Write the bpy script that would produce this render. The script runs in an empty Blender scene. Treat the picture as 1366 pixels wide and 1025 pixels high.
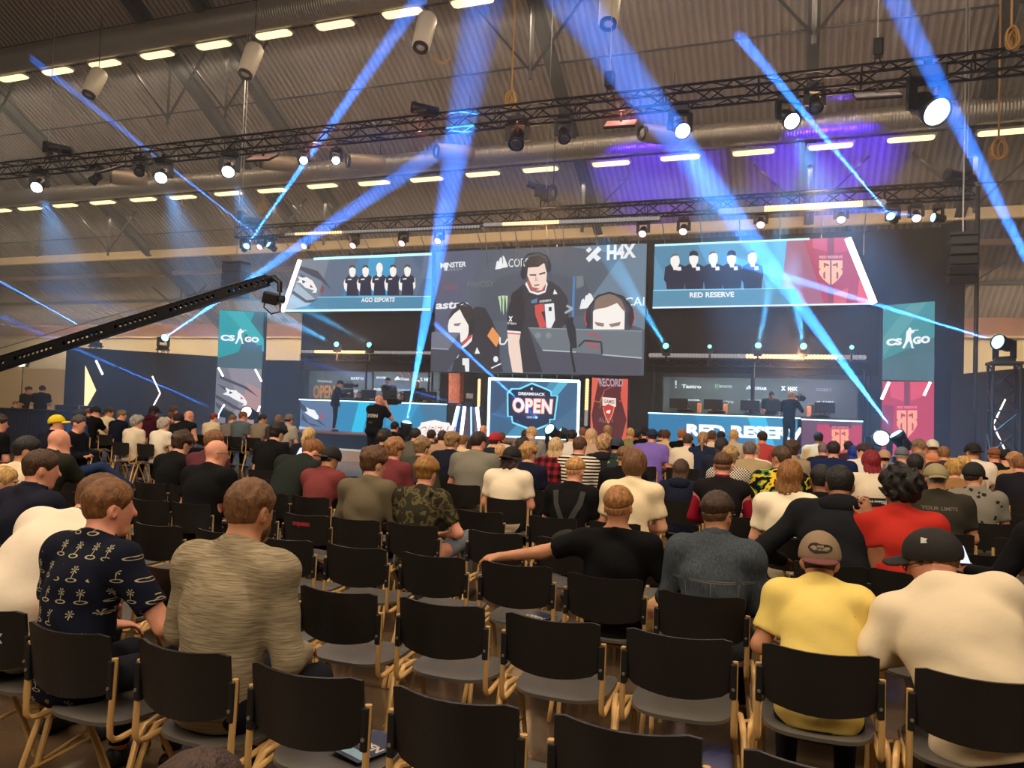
import bpy, bmesh, math, random
import numpy as np
from mathutils import Vector, Matrix, Euler
SC = bpy.context.scene
COL = SC.collection
# ------------------------------------------------------------------ camera
FPX = 1030.0; PW, PH = 1366, 1025
def _basis(yaw, pitch, roll):
    fw = np.array([-math.sin(yaw)*math.cos(pitch), math.cos(yaw)*math.cos(pitch), math.sin(pitch)])
    r = np.array([math.cos(yaw), math.sin(yaw), 0.0]); u = np.cross(r, fw)
    return r*math.cos(roll)+u*math.sin(roll), -r*math.sin(roll)+u*math.cos(roll), fw
CR, CU, CF = _basis(math.radians(20.6), math.radians(1.9), math.radians(2.0))
CAM = np.array([0.0, 0.0, 1.62])
_cd = bpy.data.cameras.new('camera'); _co = bpy.data.objects.new('camera', _cd); COL.objects.link(_co)
_cd.sensor_width = 36.0; _cd.lens = FPX/PW*36.0; _cd.clip_start = 0.05; _cd.clip_end = 300
_co.matrix_world = Matrix(((CR[0], CU[0], -CF[0], CAM[0]), (CR[1], CU[1], -CF[1], CAM[1]), (CR[2], CU[2], -CF[2], CAM[2]), (0, 0, 0, 1)))
SC.camera = _co
# a point of the hall measured from the photograph: where the sight line of a pixel meets a known plane
def ray(px, py): return CR*(px-PW/2)/FPX - CU*(py-PH/2)/FPX + CF
def onY(px, py, Y): d = ray(px, py); return CAM + d*((Y-CAM[1])/d[1])
def onZ(px, py, z): d = ray(px, py); return CAM + d*((z-CAM[2])/d[2])
# ------------------------------------------------------------------ view, world
SC.view_settings.view_transform = 'Standard'; SC.view_settings.look = 'None'
SC.view_settings.exposure = 0.0; SC.view_settings.gamma = 1.0; SC.view_settings.use_curve_mapping = False
SC.cycles.max_bounces = 4; SC.cycles.diffuse_bounces = 3; SC.cycles.glossy_bounces = 2; SC.cycles.transparent_max_bounces = 8
SC.cycles.volume_bounces = 0; SC.cycles.caustics_reflective = False; SC.cycles.caustics_refractive = False
SC.cycles.use_denoising = True; SC.cycles.sample_clamp_indirect = 4.0
W_ = bpy.data.worlds.new('world'); SC.world = W_; W_.use_nodes = True
W_.node_tree.nodes['Background'].inputs[0].default_value = (1.0, .80, .58, 1); W_.node_tree.nodes['Background'].inputs[1].default_value = 0.07
# ------------------------------------------------------------------ the hall's long rows of tube lights beyond the frame, and two added fill lights
def area(name, loc, sx, sy, power, col, aim):
    l = bpy.data.lights.new(name, 'AREA'); l.shape = 'RECTANGLE'; l.size = sx; l.size_y = sy; l.energy = power; l.color = col
    o = bpy.data.objects.new(name, l); o.location = loc
    o.rotation_euler = (Vector(aim)-Vector(loc)).to_track_quat('-Z', 'Y').to_euler(); COL.objects.link(o); return o
WARM = (1.0, .79, .57)
area('tube_light_row_rear', (-3, -6.0, 8.5), 26, .5, 1250, WARM, (-3, 3.5, .5))
area('tube_light_row_above', (-6, 4.0, 12.5), 34, .5, 2500, WARM, (-6, 5.0, 0))
area('tube_light_row_upper', (-16, 22.7, 14.2), 44, .3, 1500, (1.0, .80, .58), (-16, 22.0, 0))
area('tube_light_row_lower', (-18, 28.9, 10.5), 54, .3, 900, (1.0, .83, .64), (-18, 30, 0))
area('added_back_wall_light', (-18, 33.4, 6.6), 60, .3, 2300, (1.0, .85, .66), (-18, 38, 1.5))  # added unseen light, placed low to brighten the back wall
area('added_roof_uplight', (-4, 1.0, 7.0), 44, 2.0, 1000, (1.0, .82, .66), (-8, 24, 16))  # added upward fill that brightens the roof, stands for no fixture
SEED = random.Random(7)
# ------------------------------------------------------------------ materials
def lin(c):
    c = c/255.0
    return c/12.92 if c <= .04045 else ((c+.055)/1.055)**2.4
def rgb(r, g, b): return (lin(r), lin(g), lin(b))
MATS = {}
def mat(name, col, rough=.6, metal=0.0, bump=0.0, bscale=40, var=0.0, vscale=8, spec=.5, sheen=0.0, stretch=None):
    if name in MATS: return MATS[name]
    m = bpy.data.materials.new(name); m.use_nodes = True; nt = m.node_tree; b = nt.nodes['Principled BSDF']
    b.inputs['Base Color'].default_value = (*col, 1); b.inputs['Roughness'].default_value = rough
    b.inputs['Metallic'].default_value = metal; b.inputs['Specular IOR Level'].default_value = spec
    if sheen: b.inputs['Sheen Weight'].default_value = sheen
    tc = nt.nodes.new('ShaderNodeTexCoord'); co = tc.outputs['Object']
    if stretch:
        mp = nt.nodes.new('ShaderNodeMapping'); mp.inputs['Scale'].default_value = stretch; nt.links.new(co, mp.inputs[0]); co = mp.outputs[0]
    if var:
        n = nt.nodes.new('ShaderNodeTexNoise'); n.inputs['Scale'].default_value = vscale; n.inputs['Detail'].default_value = 4
        nt.links.new(co, n.inputs['Vector'])
        r = nt.nodes.new('ShaderNodeValToRGB'); r.color_ramp.elements[0].position = .3; r.color_ramp.elements[1].position = .7
        r.color_ramp.elements[0].color = (*[c*(1-var) for c in col], 1); r.color_ramp.elements[1].color = (*[min(1, c*(1+var)) for c in col], 1)
        nt.links.new(n.outputs['Fac'], r.inputs[0]); nt.links.new(r.outputs[0], b.inputs['Base Color'])
    if bump:
        n = nt.nodes.new('ShaderNodeTexNoise'); n.inputs['Scale'].default_value = bscale; n.inputs['Detail'].default_value = 3
        nt.links.new(co, n.inputs['Vector'])
        p = nt.nodes.new('ShaderNodeBump'); p.inputs['Strength'].default_value = bump; p.inputs['Distance'].default_value = .01
        nt.links.new(n.outputs['Fac'], p.inputs['Height']); nt.links.new(p.outputs[0], b.inputs['Normal'])
    MATS[name] = m; return m
def em(name, col, s=1.0):
    if name in MATS: return MATS[name]
    m = bpy.data.materials.new(name); m.use_nodes = True; nt = m.node_tree; b = nt.nodes['Principled BSDF']
    b.inputs['Base Color'].default_value = (.01, .01, .01, 1); b.inputs['Roughness'].default_value = .5; b.inputs['Specular IOR Level'].default_value = .1
    b.inputs['Emission Color'].default_value = (*col, 1); b.inputs['Emission Strength'].default_value = s
    MATS[name] = m; return m
def scr(r, g, b, s=1.0): return em('screen_%d_%d_%d_%d' % (r, g, b, int(s*100)), rgb(r, g, b), s)
BLACK = mat('matt black paint', (.012, .012, .014), .55, bump=.1)
BLKMET = mat('black coated metal', (.014, .014, .016), .38, .3)
DARKCLOTH = mat('black stage cloth', (.010, .011, .018), .9, bump=.2, bscale=30)
STEEL = mat('galvanised steel', (.42, .41, .39), .35, .8, var=.15)
GREYSTEEL = mat('grey painted steel', (.032, .028, .025), .5, .1, var=.15, vscale=2)
# ------------------------------------------------------------------ objects
def link(o): COL.objects.link(o); return o
def props(o, label=None, cat=None, group=None, kind=None):
    if label: o['label'] = label
    if cat: o['category'] = cat
    if group: o['group'] = group
    if kind: o['kind'] = kind
    return o
def empty(name, loc=(0, 0, 0), rz=0.0, label=None, cat=None, group=None, kind=None):
    o = bpy.data.objects.new(name, None); o.location = [float(v) for v in loc]; o.rotation_euler = (0, 0, rz); o.empty_display_size = .1
    link(o); return props(o, label, cat, group, kind)
def mesh_obj(name, me, m, parent=None, smooth=False):
    for x in (m if isinstance(m, (list, tuple)) else [m]): me.materials.append(x)
    if smooth and len(me.polygons): me.polygons.foreach_set('use_smooth', [True]*len(me.polygons))
    o = bpy.data.objects.new(name, me); link(o)
    if parent: o.parent = parent
    return o
class MB:
    """collects shapes; build() links them as ONE mesh object"""
    def __init__(s): s.v = []; s.f = []; s.mi = []
    def add(s, vs, fs, mi=0):
        b = len(s.v); s.v += [tuple(map(float, p)) for p in vs]; s.f += [tuple(b+i for i in f) for f in fs]; s.mi += [mi]*len(fs); return s
    def box(s, c, d, R=None, mi=0, bev=0.0):
        h = [x/2 for x in d]
        if bev:
            bm = bmesh.new(); bmesh.ops.create_cube(bm, size=1)
            for v in bm.verts: v.co = Vector((v.co.x*d[0], v.co.y*d[1], v.co.z*d[2]))
            bmesh.ops.bevel(bm, geom=bm.edges[:], offset=bev, segments=2, affect='EDGES', profile=.5)
            vs = [v.co.copy() for v in bm.verts]; fs = [[v.index for v in f.verts] for f in bm.faces]; bm.free()
        else:
            vs = [Vector((x, y, z)) for x in (-h[0], h[0]) for y in (-h[1], h[1]) for z in (-h[2], h[2])]
            fs = [(0, 1, 3, 2), (4, 6, 7, 5), (0, 4, 5, 1), (2, 3, 7, 6), (0, 2, 6, 4), (1, 5, 7, 3)]
        if R is not None: vs = [R @ v for v in vs]
        c = Vector(c); return s.add([v+c for v in vs], fs, mi)
    def tube(s, pts, r, n=8, mi=0, cap=True, closed=False):
        pts = [Vector(p) for p in pts]; N = len(pts); rs = r if isinstance(r, (list, tuple)) else [r]*N
        vs = []; fs = []; up = None
        for i, p in enumerate(pts):
            a = pts[(i-1) % N] if (closed or i > 0) else p; b = pts[(i+1) % N] if (closed or i < N-1) else p
            t = (b-a).normalized()
            if up is None:
                up = Vector((0, 0, 1)) if abs(t.z) < .9 else Vector((1, 0, 0))
            x = t.cross(up)
            if x.length < 1e-5: x = t.orthogonal()
            x.normalize(); y = x.cross(t); up = y
            for k in range(n):
                q = 2*math.pi*k/n; vs.append(p+(x*math.cos(q)+y*math.sin(q))*rs[i])
        for i in range(N if closed else N-1):
            j = (i+1) % N
            for k in range(n): fs.append((i*n+k, i*n+(k+1) % n, j*n+(k+1) % n, j*n+k))
        if cap and not closed: fs.append(tuple(range(n-1, -1, -1))); fs.append(tuple((N-1)*n+k for k in range(n)))
        return s.add(vs, fs, mi)
    def bar(s, a, b, w, h, mi=0, up=(0, 0, 1)):
        a = Vector(a); b = Vector(b); t = (b-a); L = t.length; t.normalize(); up = Vector(up)
        x = t.cross(up)
        if x.length < 1e-4: x = t.orthogonal()
        x.normalize(); z = x.cross(t)
        R = Matrix((x, t, z)).transposed(); return s.box((a+b)/2, (w, L, h), R, mi)
    def lathe(s, prof, c, axis=(0, 0, 1), n=16, mi=0, cap=True):
        ax = Vector(axis).normalized(); x = ax.orthogonal().normalized(); y = ax.cross(x); c = Vector(c); vs = []; fs = []
        for r, h in prof:
            for k in range(n):
                q = 2*math.pi*k/n; vs.append(c+ax*h+(x*math.cos(q)+y*math.sin(q))*r)
        for i in range(len(prof)-1):
            for k in range(n): fs.append((i*n+k, i*n+(k+1) % n, (i+1)*n+(k+1) % n, (i+1)*n+k))
        if cap: fs.append(tuple(range(n-1, -1, -1))); fs.append(tuple((len(prof)-1)*n+k for k in range(n)))
        return s.add(vs, fs, mi)
    def slab(s, poly, off, mi=0):
        """a flat polygon (3-D points) given thickness along the vector off"""
        n = len(poly); P = [Vector(p) for p in poly]; o = Vector(off)
        fs = [tuple(range(n)), tuple(range(2*n-1, n-1, -1))]+[(i, n+i, n+(i+1) % n, (i+1) % n) for i in range(n)]
        return s.add(P+[p+o for p in P], fs, mi)
    def poly(s, pts, mi=0): return s.add(pts, [tuple(range(len(pts)))], mi)
    def build(s, name, m, parent=None, smooth=False, local=False, auto=None):
        me = bpy.data.meshes.new(name); v = s.v
        if parent is not None and not local:
            L = Vector((0, 0, 0)); p = parent
            while p: L += p.location; p = p.parent
            v = [(a[0]-L.x, a[1]-L.y, a[2]-L.z) for a in v]
        me.from_pydata(v, [], s.f); 
        if any(s.mi): me.polygons.foreach_set('material_index', s.mi)
        me.update()
        bm = bmesh.new(); bm.from_mesh(me); bmesh.ops.recalc_face_normals(bm, faces=bm.faces[:]); bmesh.ops.triangulate(bm, faces=[f for f in bm.faces if len(f.verts) > 4]); bm.to_mesh(me); bm.free()
        o = mesh_obj(name, me, m, parent, smooth)
        return o
def copy_tree(o, parent=None):
    c = o.copy(); link(c); c.parent = parent
    for ch in list(o.children): copy_tree(ch, c)
    return c
# ------------------------------------------------------------------ lettering
_TX = {}
def glyphs(s, bold=.02, shear=0.0, space=1.0):
    k = (s, bold, shear, space)
    if k not in _TX:
        c = bpy.data.curves.new('lettering', 'FONT'); c.body = s; c.size = 1; c.offset = bold; c.shear = shear; c.space_character = space; c.resolution_u = 3
        o = bpy.data.objects.new('lettering', c); me = bpy.data.meshes.new_from_object(o)
        vs = [(v.co.x, v.co.y) for v in me.vertices]; fs = [tuple(p.vertices) for p in me.polygons]
        bpy.data.objects.remove(o); bpy.data.curves.remove(c); bpy.data.meshes.remove(me)
        xs = [v[0] for v in vs]; ys = [v[1] for v in vs]; x0, x1, y0, y1 = min(xs), max(xs), min(ys), max(ys)
        _TX[k] = ([((x-x0)/(x1-x0), (y-y0)/(y1-y0)) for x, y in vs], fs)
    return _TX[k]
def text_on(mb, s, fn, mi=0, **kw):
    """lettering stretched over the unit square of fn(u, v) -> 3-D point"""
    vs, fs = glyphs(s, **kw); return mb.add([fn(u, v) for u, v in vs], fs, mi)
def quad_fn(tl, tr, br, bl):
    tl, tr, br, bl = map(np.array, (tl, tr, br, bl))
    return lambda u, v: (bl*(1-u)+br*u)*(1-v)+(tl*(1-u)+tr*u)*v
class Art:
    """flat artwork of one screen or sign in the plane y=Y; each call lays a further film on top"""
    def __init__(s, Y, step=.004): s.Y = Y; s.k = 0; s.step = step; s.mb = MB(); s.mats = []; s.idx = {}
    def mi(s, m):
        if m.name not in s.idx: s.idx[m.name] = len(s.mats); s.mats.append(m)
        return s.idx[m.name]
    def pt(s, p): q = onY(p[0], p[1], s.Y); return (q[0], s.Y-s.k*s.step, q[2])
    def poly(s, pts, m): s.k += 1; s.mb.poly([s.pt(p) for p in pts], s.mi(m)); return s
    def polys(s, L, m):
        s.k += 1
        for pts in L: s.mb.poly([s.pt(p) for p in pts], s.mi(m))
        return s
    def disc(s, c, rx, ry, m, n=18, a=0.0):
        ca, sa = math.cos(a), math.sin(a)
        return s.poly([(c[0]+rx*math.cos(t)*ca-ry*math.sin(t)*sa, c[1]+rx*math.cos(t)*sa+ry*math.sin(t)*ca) for t in [2*math.pi*i/n for i in range(n)]], m)
    def line(s, pts, w, m):
        s.k += 1
        for (x0, y0), (x1, y1) in zip(pts, pts[1:]):
            L = math.hypot(x1-x0, y1-y0) or 1; nx, ny = -(y1-y0)/L*w/2, (x1-x0)/L*w/2
            s.mb.poly([s.pt(q) for q in ((x0+nx, y0+ny), (x1+nx, y1+ny), (x1-nx, y1-ny), (x0-nx, y0-ny))], s.mi(m))
        return s
    def text(s, t, tl, tr, br, bl, m, **kw):
        s.k += 1; q = quad_fn(s.pt(tl), s.pt(tr), s.pt(br), s.pt(bl)); text_on(s.mb, t, q, s.mi(m), **kw); return s
    def build(s, name, parent, printed=False):
        if printed:
            ms = []
            for m in s.mats: c = m.node_tree.nodes['Principled BSDF'].inputs['Emission Color'].default_value; ms.append(mat('printed_'+m.name, tuple(c[:3]), .7))
            return s.mb.build(name, ms, parent)
        return s.mb.build(name, s.mats, parent)
# ------------------------------------------------------------------ the hall
YW, ZE, TANR = 38.0, 6.15, math.tan(math.radians(30))
def roof_z(Y): return ZE+(YW-Y)*TANR
NROOF = np.array([0, TANR, 1.0])
def onroof(px, py, drop=0.0):
    d = ray(px, py); t = (ZE-drop+YW*TANR-CAM@NROOF)/(d@NROOF); return CAM+d*t
def tex_floor():
    m = mat('polished brown concrete', (.088, .057, .034), .17, var=.45, vscale=1.3, bump=.06, bscale=9); return m
MB().box((-14, 17, -.1), (90, 60, .2)).build('floor', tex_floor())['kind'] = 'structure'
def tex_roof():
    m = bpy.data.materials.new('corrugated roof lining'); m.use_nodes = True; nt = m.node_tree; b = nt.nodes['Principled BSDF']
    tc = nt.nodes.new('ShaderNodeTexCoord'); sp = nt.nodes.new('ShaderNodeSeparateXYZ'); nt.links.new(tc.outputs['Object'], sp.inputs[0])
    mu = nt.nodes.new('ShaderNodeMath'); mu.operation = 'MULTIPLY'; mu.inputs[1].default_value = 2*math.pi/.24; nt.links.new(sp.outputs['X'], mu.inputs[0])
    si = nt.nodes.new('ShaderNodeMath'); si.operation = 'SINE'; nt.links.new(mu.outputs[0], si.inputs[0])
    bp = nt.nodes.new('ShaderNodeBump'); bp.inputs['Strength'].default_value = .8; bp.inputs['Distance'].default_value = .05
    nt.links.new(si.outputs[0], bp.inputs['Height']); nt.links.new(bp.outputs[0], b.inputs['Normal'])
    n = nt.nodes.new('ShaderNodeTexNoise'); n.inputs['Scale'].default_value = .35; n.inputs['Detail'].default_value = 5; nt.links.new(tc.outputs['Object'], n.inputs['Vector'])
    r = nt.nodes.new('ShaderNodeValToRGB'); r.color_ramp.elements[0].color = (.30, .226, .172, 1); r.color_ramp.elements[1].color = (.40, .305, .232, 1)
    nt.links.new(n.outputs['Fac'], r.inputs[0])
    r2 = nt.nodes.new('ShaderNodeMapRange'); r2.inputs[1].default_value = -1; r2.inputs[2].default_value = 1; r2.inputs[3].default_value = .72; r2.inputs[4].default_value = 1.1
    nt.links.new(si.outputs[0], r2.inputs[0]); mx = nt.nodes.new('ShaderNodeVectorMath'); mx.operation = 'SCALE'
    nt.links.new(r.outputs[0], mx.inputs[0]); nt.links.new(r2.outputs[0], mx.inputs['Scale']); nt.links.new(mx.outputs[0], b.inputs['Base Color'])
    b.inputs['Roughness'].default_value = .55
    return m
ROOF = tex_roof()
rf = MB(); X0, X1 = -66, 26; YB = -8
rf.slab([(X0, YW+.3, roof_z(YW+.3)), (X1, YW+.3, roof_z(YW+.3)), (X1, YB, roof_z(YB)), (X0, YB, roof_z(YB))], (0, 0, .25))
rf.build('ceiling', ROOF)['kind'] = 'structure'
MB().box(((X0+X1)/2, YW+.15, 2.7), (X1-X0, .3, 5.4)).build('wall_back', mat('cream painted wall panels', rgb(226, 200, 150), .7, var=.06, vscale=.7))['kind'] = 'structure'
MB().box(((X0+X1)/2, YW-.02, 5.82), (X1-X0, .3, .84)).build('trim_1', mat('rust brown fascia board', rgb(150, 98, 66), .7, var=.12, vscale=1.2))['kind'] = 'structure'
MB().box(((X0+X1)/2, YW-.05, 5.42), (X1-X0, .4, .10)).build('trim_2', mat('pale wall capping', rgb(205, 170, 120), .6))['kind'] = 'structure'
# a light cream edge beam that runs the length of the roof, with a thinner one below
CREAM = mat('cream painted beam', rgb(238, 205, 150), .55, var=.05, vscale=2)
def beam(px, py, h, name, m, x0=X0, x1=X1, drop=.5):
    p = onroof(px, py, drop); MB().box(((x0+x1)/2, p[1], p[2]), (x1-x0, .25, h)).build(name, m)['kind'] = 'structure'; return p
beam(683, 316, .42, 'trim_3', CREAM)
beam(300, 362, .22, 'trim_4', mat('dull tan beam', rgb(190, 150, 105), .6), X0, X1, .3)
beam(300, 400, .16, 'trim_5', GREYSTEEL, X0, X1, .3)
# sloping steel rafters with a hanger and two struts each
def rafter(px, py, label, k):
    X = onroof(px, py)[0]; t = empty('roof_rafter', (X, 24, roof_z(24)-.35), 0, label, 'rafter', 'steel rafters under the roof')
    Ya, Yb = 6.0, 37.6; b = MB(); o = .18
    for dz, w, h in ((0, .36, .04), (-.50, .36, .04), (-.25, .07, .50)):
        b.bar((X, Ya, roof_z(Ya)-o+dz), (X, Yb, roof_z(Yb)-o+dz), w, h)
    b.build('beam', GREYSTEEL, t)
    for Y, L in ((14, 2.2), (22.5, 2.4), (29, 2.0), (34, 1.4)):
        s = MB(); z = roof_z(Y)-o-.5
        s.bar((X, Y, z), (X, Y, z-L), .10, .10)
        s.build('hanger', GREYSTEEL, t)
        for sg in (-1, 1):
            s = MB(); s.bar((X, Y, z-L*.9), (X+sg*1.9, Y-.2, z+.1), .07, .07); s.build('strut', GREYSTEEL, t)
for k, (px, py, lab) in enumerate([(50, 170, 'grey steel rafter at the far left of the roof'), (250, 90, 'grey steel rafter running down past the first hanging tube lamp'),
        (385, 170, 'grey steel rafter ending above the suspended flat lamp panel'), (735, 60, 'dark steel rafter above the middle of the lighting truss'),
        (1085, 60, 'dark steel rafter crossing behind the bright beam over the red team screen'), (1330, 60, 'grey steel rafter at the far right with a hook hanging beside it')]):
    rafter(px, py, lab, k)
# purlin cables along the roof
for i, (px, py) in enumerate([(240, 150), (240, 20), (240, 310)]):
    p = onroof(px, py, .12); o = MB().tube([(X0, p[1], p[2]), (X1, p[1], p[2])], .035, 6).build('roof_tie_rod', GREYSTEEL)
    props(o, ['thin roof tie rod between the two rows of tube lamps', 'thin roof tie rod above the upper row of tube lamps', 'thin roof tie rod below the lower row of tube lamps'][i], 'rod')
# ventilation ducts
DUCT = bpy.data.materials.new('spiral duct metal'); DUCT.use_nodes = True
_b = DUCT.node_tree.nodes['Principled BSDF']; _b.inputs['Base Color'].default_value = (.36, .32, .27, 1); _b.inputs['Metallic'].default_value = .75; _b.inputs['Roughness'].default_value = .38
_w = DUCT.node_tree.nodes.new('ShaderNodeTexWave'); _w.inputs['Scale'].default_value = 3.2; _w.bands_direction = 'X'
_t = DUCT.node_tree.nodes.new('ShaderNodeTexCoord'); DUCT.node_tree.links.new(_t.outputs['Object'], _w.inputs[0])
_p = DUCT.node_tree.nodes.new('ShaderNodeBump'); _p.inputs['Strength'].default_value = .35; _p.inputs['Distance'].default_value = .03
DUCT.node_tree.links.new(_w.outputs['Fac'], _p.inputs['Height']); DUCT.node_tree.links.new(_p.outputs[0], _b.inputs['Normal'])
for px, py, r, lab in ((683, 205, .40, 'grey spiral ventilation duct above the lower row of tube lamps'), (300, 30, .48, 'grey spiral ventilation duct above the upper row of tube lamps')):
    p = onroof(px, py, .75); o = MB().tube([(X0+2+i*4, p[1], p[2]) for i in range(23)], r, 24).build('ventilation_duct', DUCT, None, True); props(o, lab, 'duct')
# rows of tube lamps on a cable tray
TUBE = em('warm tube lamp', (1.0, .78, .40), 2.0)
def tube_lamp(p, L, label, grp):
    t = empty('tube_lamp', p, 0, label, 'lamp', grp); x, y, z = p
    MB().box((x, y, z+.05), (L, .40, .08), bev=.02).build('housing', mat('white lamp housing', (.5, .45, .36), .4), t)
    d = MB(); d.lathe([(.03, 0), (.17, .03), (.21, .12), (.21, L-.22), (.17, L-.13), (.03, L-.10)], (x-L/2+.05, y, z), (1, 0, 0), 10)
    for i, v in enumerate(d.v): d.v[i] = (v[0], v[1], z-.01+(v[2]-z)*.35)
    d.build('diffuser', TUBE, t, True)
    h = MB(); h.tube([(x-L*.3, y, z+.09), (x-L*.3, y, z+.24)], .012, 5); h.tube([(x+L*.3, y, z+.09), (x+L*.3, y, z+.24)], .012, 5); h.build('hanger', GREYSTEEL, t)
R1 = [(18, 104), (77, 95), (140, 85), (210, 73), (285, 60), (365, 46), (447, 33), (537, 17), (630, 2)]
R2 = [(0, 281), (40, 278), (87, 274), (137, 270), (191, 266), (244, 263), (305, 258), (363, 254), (430, 248), (499, 244), (569, 239), (644, 232), (721, 226), (815, 218), (907, 210), (1005, 203), (1108, 195), (1215, 185), (1338, 176)]
ORD = ['first', 'second', 'third', 'fourth', 'fifth', 'sixth', 'seventh', 'eighth', 'ninth', 'tenth', 'eleventh', 'twelfth', 'thirteenth', 'fourteenth', 'fifteenth', 'sixteenth', 'seventeenth', 'eighteenth', 'nineteenth', 'twentieth']
p1 = onroof(300, 60, .98); p2 = onroof(680, 229, .98)
for i, (px, py) in enumerate(R1): tube_lamp(onY(px, py, p1[1]), 1.5, 'lit tube lamp in the upper roof row, %s from its low end' % ORD[i], 'upper row of tube lamps')
for i, (px, py) in enumerate(R2): tube_lamp(onY(px, py, p2[1]), 1.5, 'lit tube lamp in the lower roof row, %s from its low end' % ORD[i], 'lower row of tube lamps')
for p, nm in ((p1, 'upper'), (p2, 'lower')):
    b = MB(); y, z = p[1], p[2]+.26
    for dy in (-.13, .13): b.bar((X0, y+dy, z), (X1, y+dy, z), .03, .06)
    for i in range(0, 91): b.bar((X0+i, y-.13, z), (X0+i, y+.13, z), .03, .02, up=(0, 0, 1))
    props(b.build('cable_tray', GREYSTEEL), 'grey metal cable tray carrying the %s row of tube lamps' % nm, 'cable tray')
# cylindrical lamps hanging at a tilt
def hanging_cylinder(px, py, Y, L, r, tilt, m, label, face):
    p = Vector(onY(px, py, Y)); t = empty('hanging_cylinder_lamp', p, 0, label, 'lamp', 'cylindrical lamps under the roof')
    ax = Vector(tilt).normalized(); a = p-ax*L/2
    MB().lathe([(.02, 0), (r*.75, .02), (r*.95, .1), (r, .2), (r*.92, L-.12), (r*.8, L-.1)], a, ax, 18).build('housing', m, t, True)
    MB().lathe([(r*.78, L-.11), (r*.78, L), (r*.62, L), (r*.60, L-.07), (.01, L-.07)], a, ax, 18).build('front_ring', BLKMET, t, True)
    MB().lathe([(r*.45, L-.06), (r*.4, L-.04), (.01, L-.03)], a, ax, 14).build('lens', mat('clear lens', (.6, .55, .45), .15), t, True)
    q = a+ax*.2; MB().tube([q+Vector((0, 0, r*.8)), q+Vector((0, 0, 2.2))], .015, 5).build('suspension', GREYSTEEL, t)
GOLD = mat('warm white cylinder lacquer', rgb(255, 244, 214), .35, .0); DULL = mat('grey cylinder lacquer', rgb(150, 128, 104), .4, .3)
for px, py, L, r, tl, m, lab in ((126, 111, 1.15, .30, (-.1, -.35, -1), GOLD, 'pale tilted cylinder lamp, first from the lower end of its row'), (334, 81, 1.25, .30, (-.05, -.35, -1), GOLD, 'pale tilted cylinder lamp hanging under the fifth upper tube lamp'),
        (566, 43, 1.3, .30, (.0, -.35, -1), GOLD, 'pale tilted cylinder lamp beside the coiled cables'), (813, 10, 1.3, .30, (.05, -.35, -1), GOLD, 'pale tilted cylinder lamp at the top edge above the stage screen')):
    hanging_cylinder(px, py, p1[1]-1.6, L, r, tl, m, lab, 0)
for px, py, lab in ((172, 238, 'grey cylinder lamp between two unlit moving heads'), (372, 218, 'grey cylinder lamp beside the left flat lamp panel'), (488, 217, 'grey cylinder lamp left of the broad blue beam'), (606, 204, 'grey cylinder lamp inside the broad blue beam'),
        (880, 180, 'grey cylinder lamp beside the white wash light')):
    hanging_cylinder(px, py, p2[1]-2.6, 1.5, .32, (-.75, -.8, -.1), DULL, lab, 0)
# ropes and cables that hang with a coil at the end
def coil(px, ytop, ycoil, Y, r, m, label, oval=1.0):
    a = Vector(onY(px, ycoil, Y)); top = Vector(onY(px, ytop, Y)); t = empty('hanging_cable', a, 0, label, 'cable', 'cables hanging from the roof')
    MB().tube([a+Vector((0, 0, r)), a+Vector((0, 0, max(.6, top.z-a.z)))], .022, 6).build('drop', m, t)
    b = MB(); rn = random.Random(int(px))
    for k in range(5):
        rr = r*(1-.08*k); ph = rn.random()*6; ang = rn.uniform(-.3, .3)
        b.tube([a+Vector((math.cos(q)*rr*oval+.03*k*math.cos(ph), .05*k-.1+.02*math.sin(3*q+ph), math.sin(q)*rr*(1+.1*math.sin(ph)))) for q in [2*math.pi*i/20 for i in range(20)]], .02, 5, closed=True)
    b.build('coil', m, t, True)
ROPE = mat('tan rope', rgb(170, 128, 70), .7); DKC = mat('black cable rubber', (.02, .018, .016), .6); YC = mat('yellow cable sheath', rgb(200, 150, 50), .5)
for px, yt, yc, Y, r, m, lab, ov in ((597, 0, 30, 24, .33, DKC, 'black cable coil hanging at the top beside the tilted cylinder', .8), (592, 0, 74, 24.2, .33, ROPE, 'tan rope coil hanging below the black cable coil', 1.0),
        (682, 0, 136, 18.5, .26, YC, 'yellow cable coil hanging down onto the truss', .5), (242, 80, 280, 28, .27, ROPE, 'tan rope coil under the lower lamp row, nearer the left wall', .9),
        (351, 215, 278, 28, .30, ROPE, 'tan rope coil hanging beside the left end of the rear truss', .7), (738, 170, 258, 25, .30, GREYSTEEL, 'grey cable coil next to the hanging camera box', .6),
        (1349, 0, 53, 16, .20, ROPE, 'pale rope loop hanging at the top right', .5), (1332, 0, 200, 19, .22, ROPE, 'tan rope loop under the last lower tube lamp', .6), (52, 300, 335, 30, .33, DKC, 'black cable coil near the left end of the cream beam', .6)):
    coil(px, yt, yc, Y, r, m, lab, ov)
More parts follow.
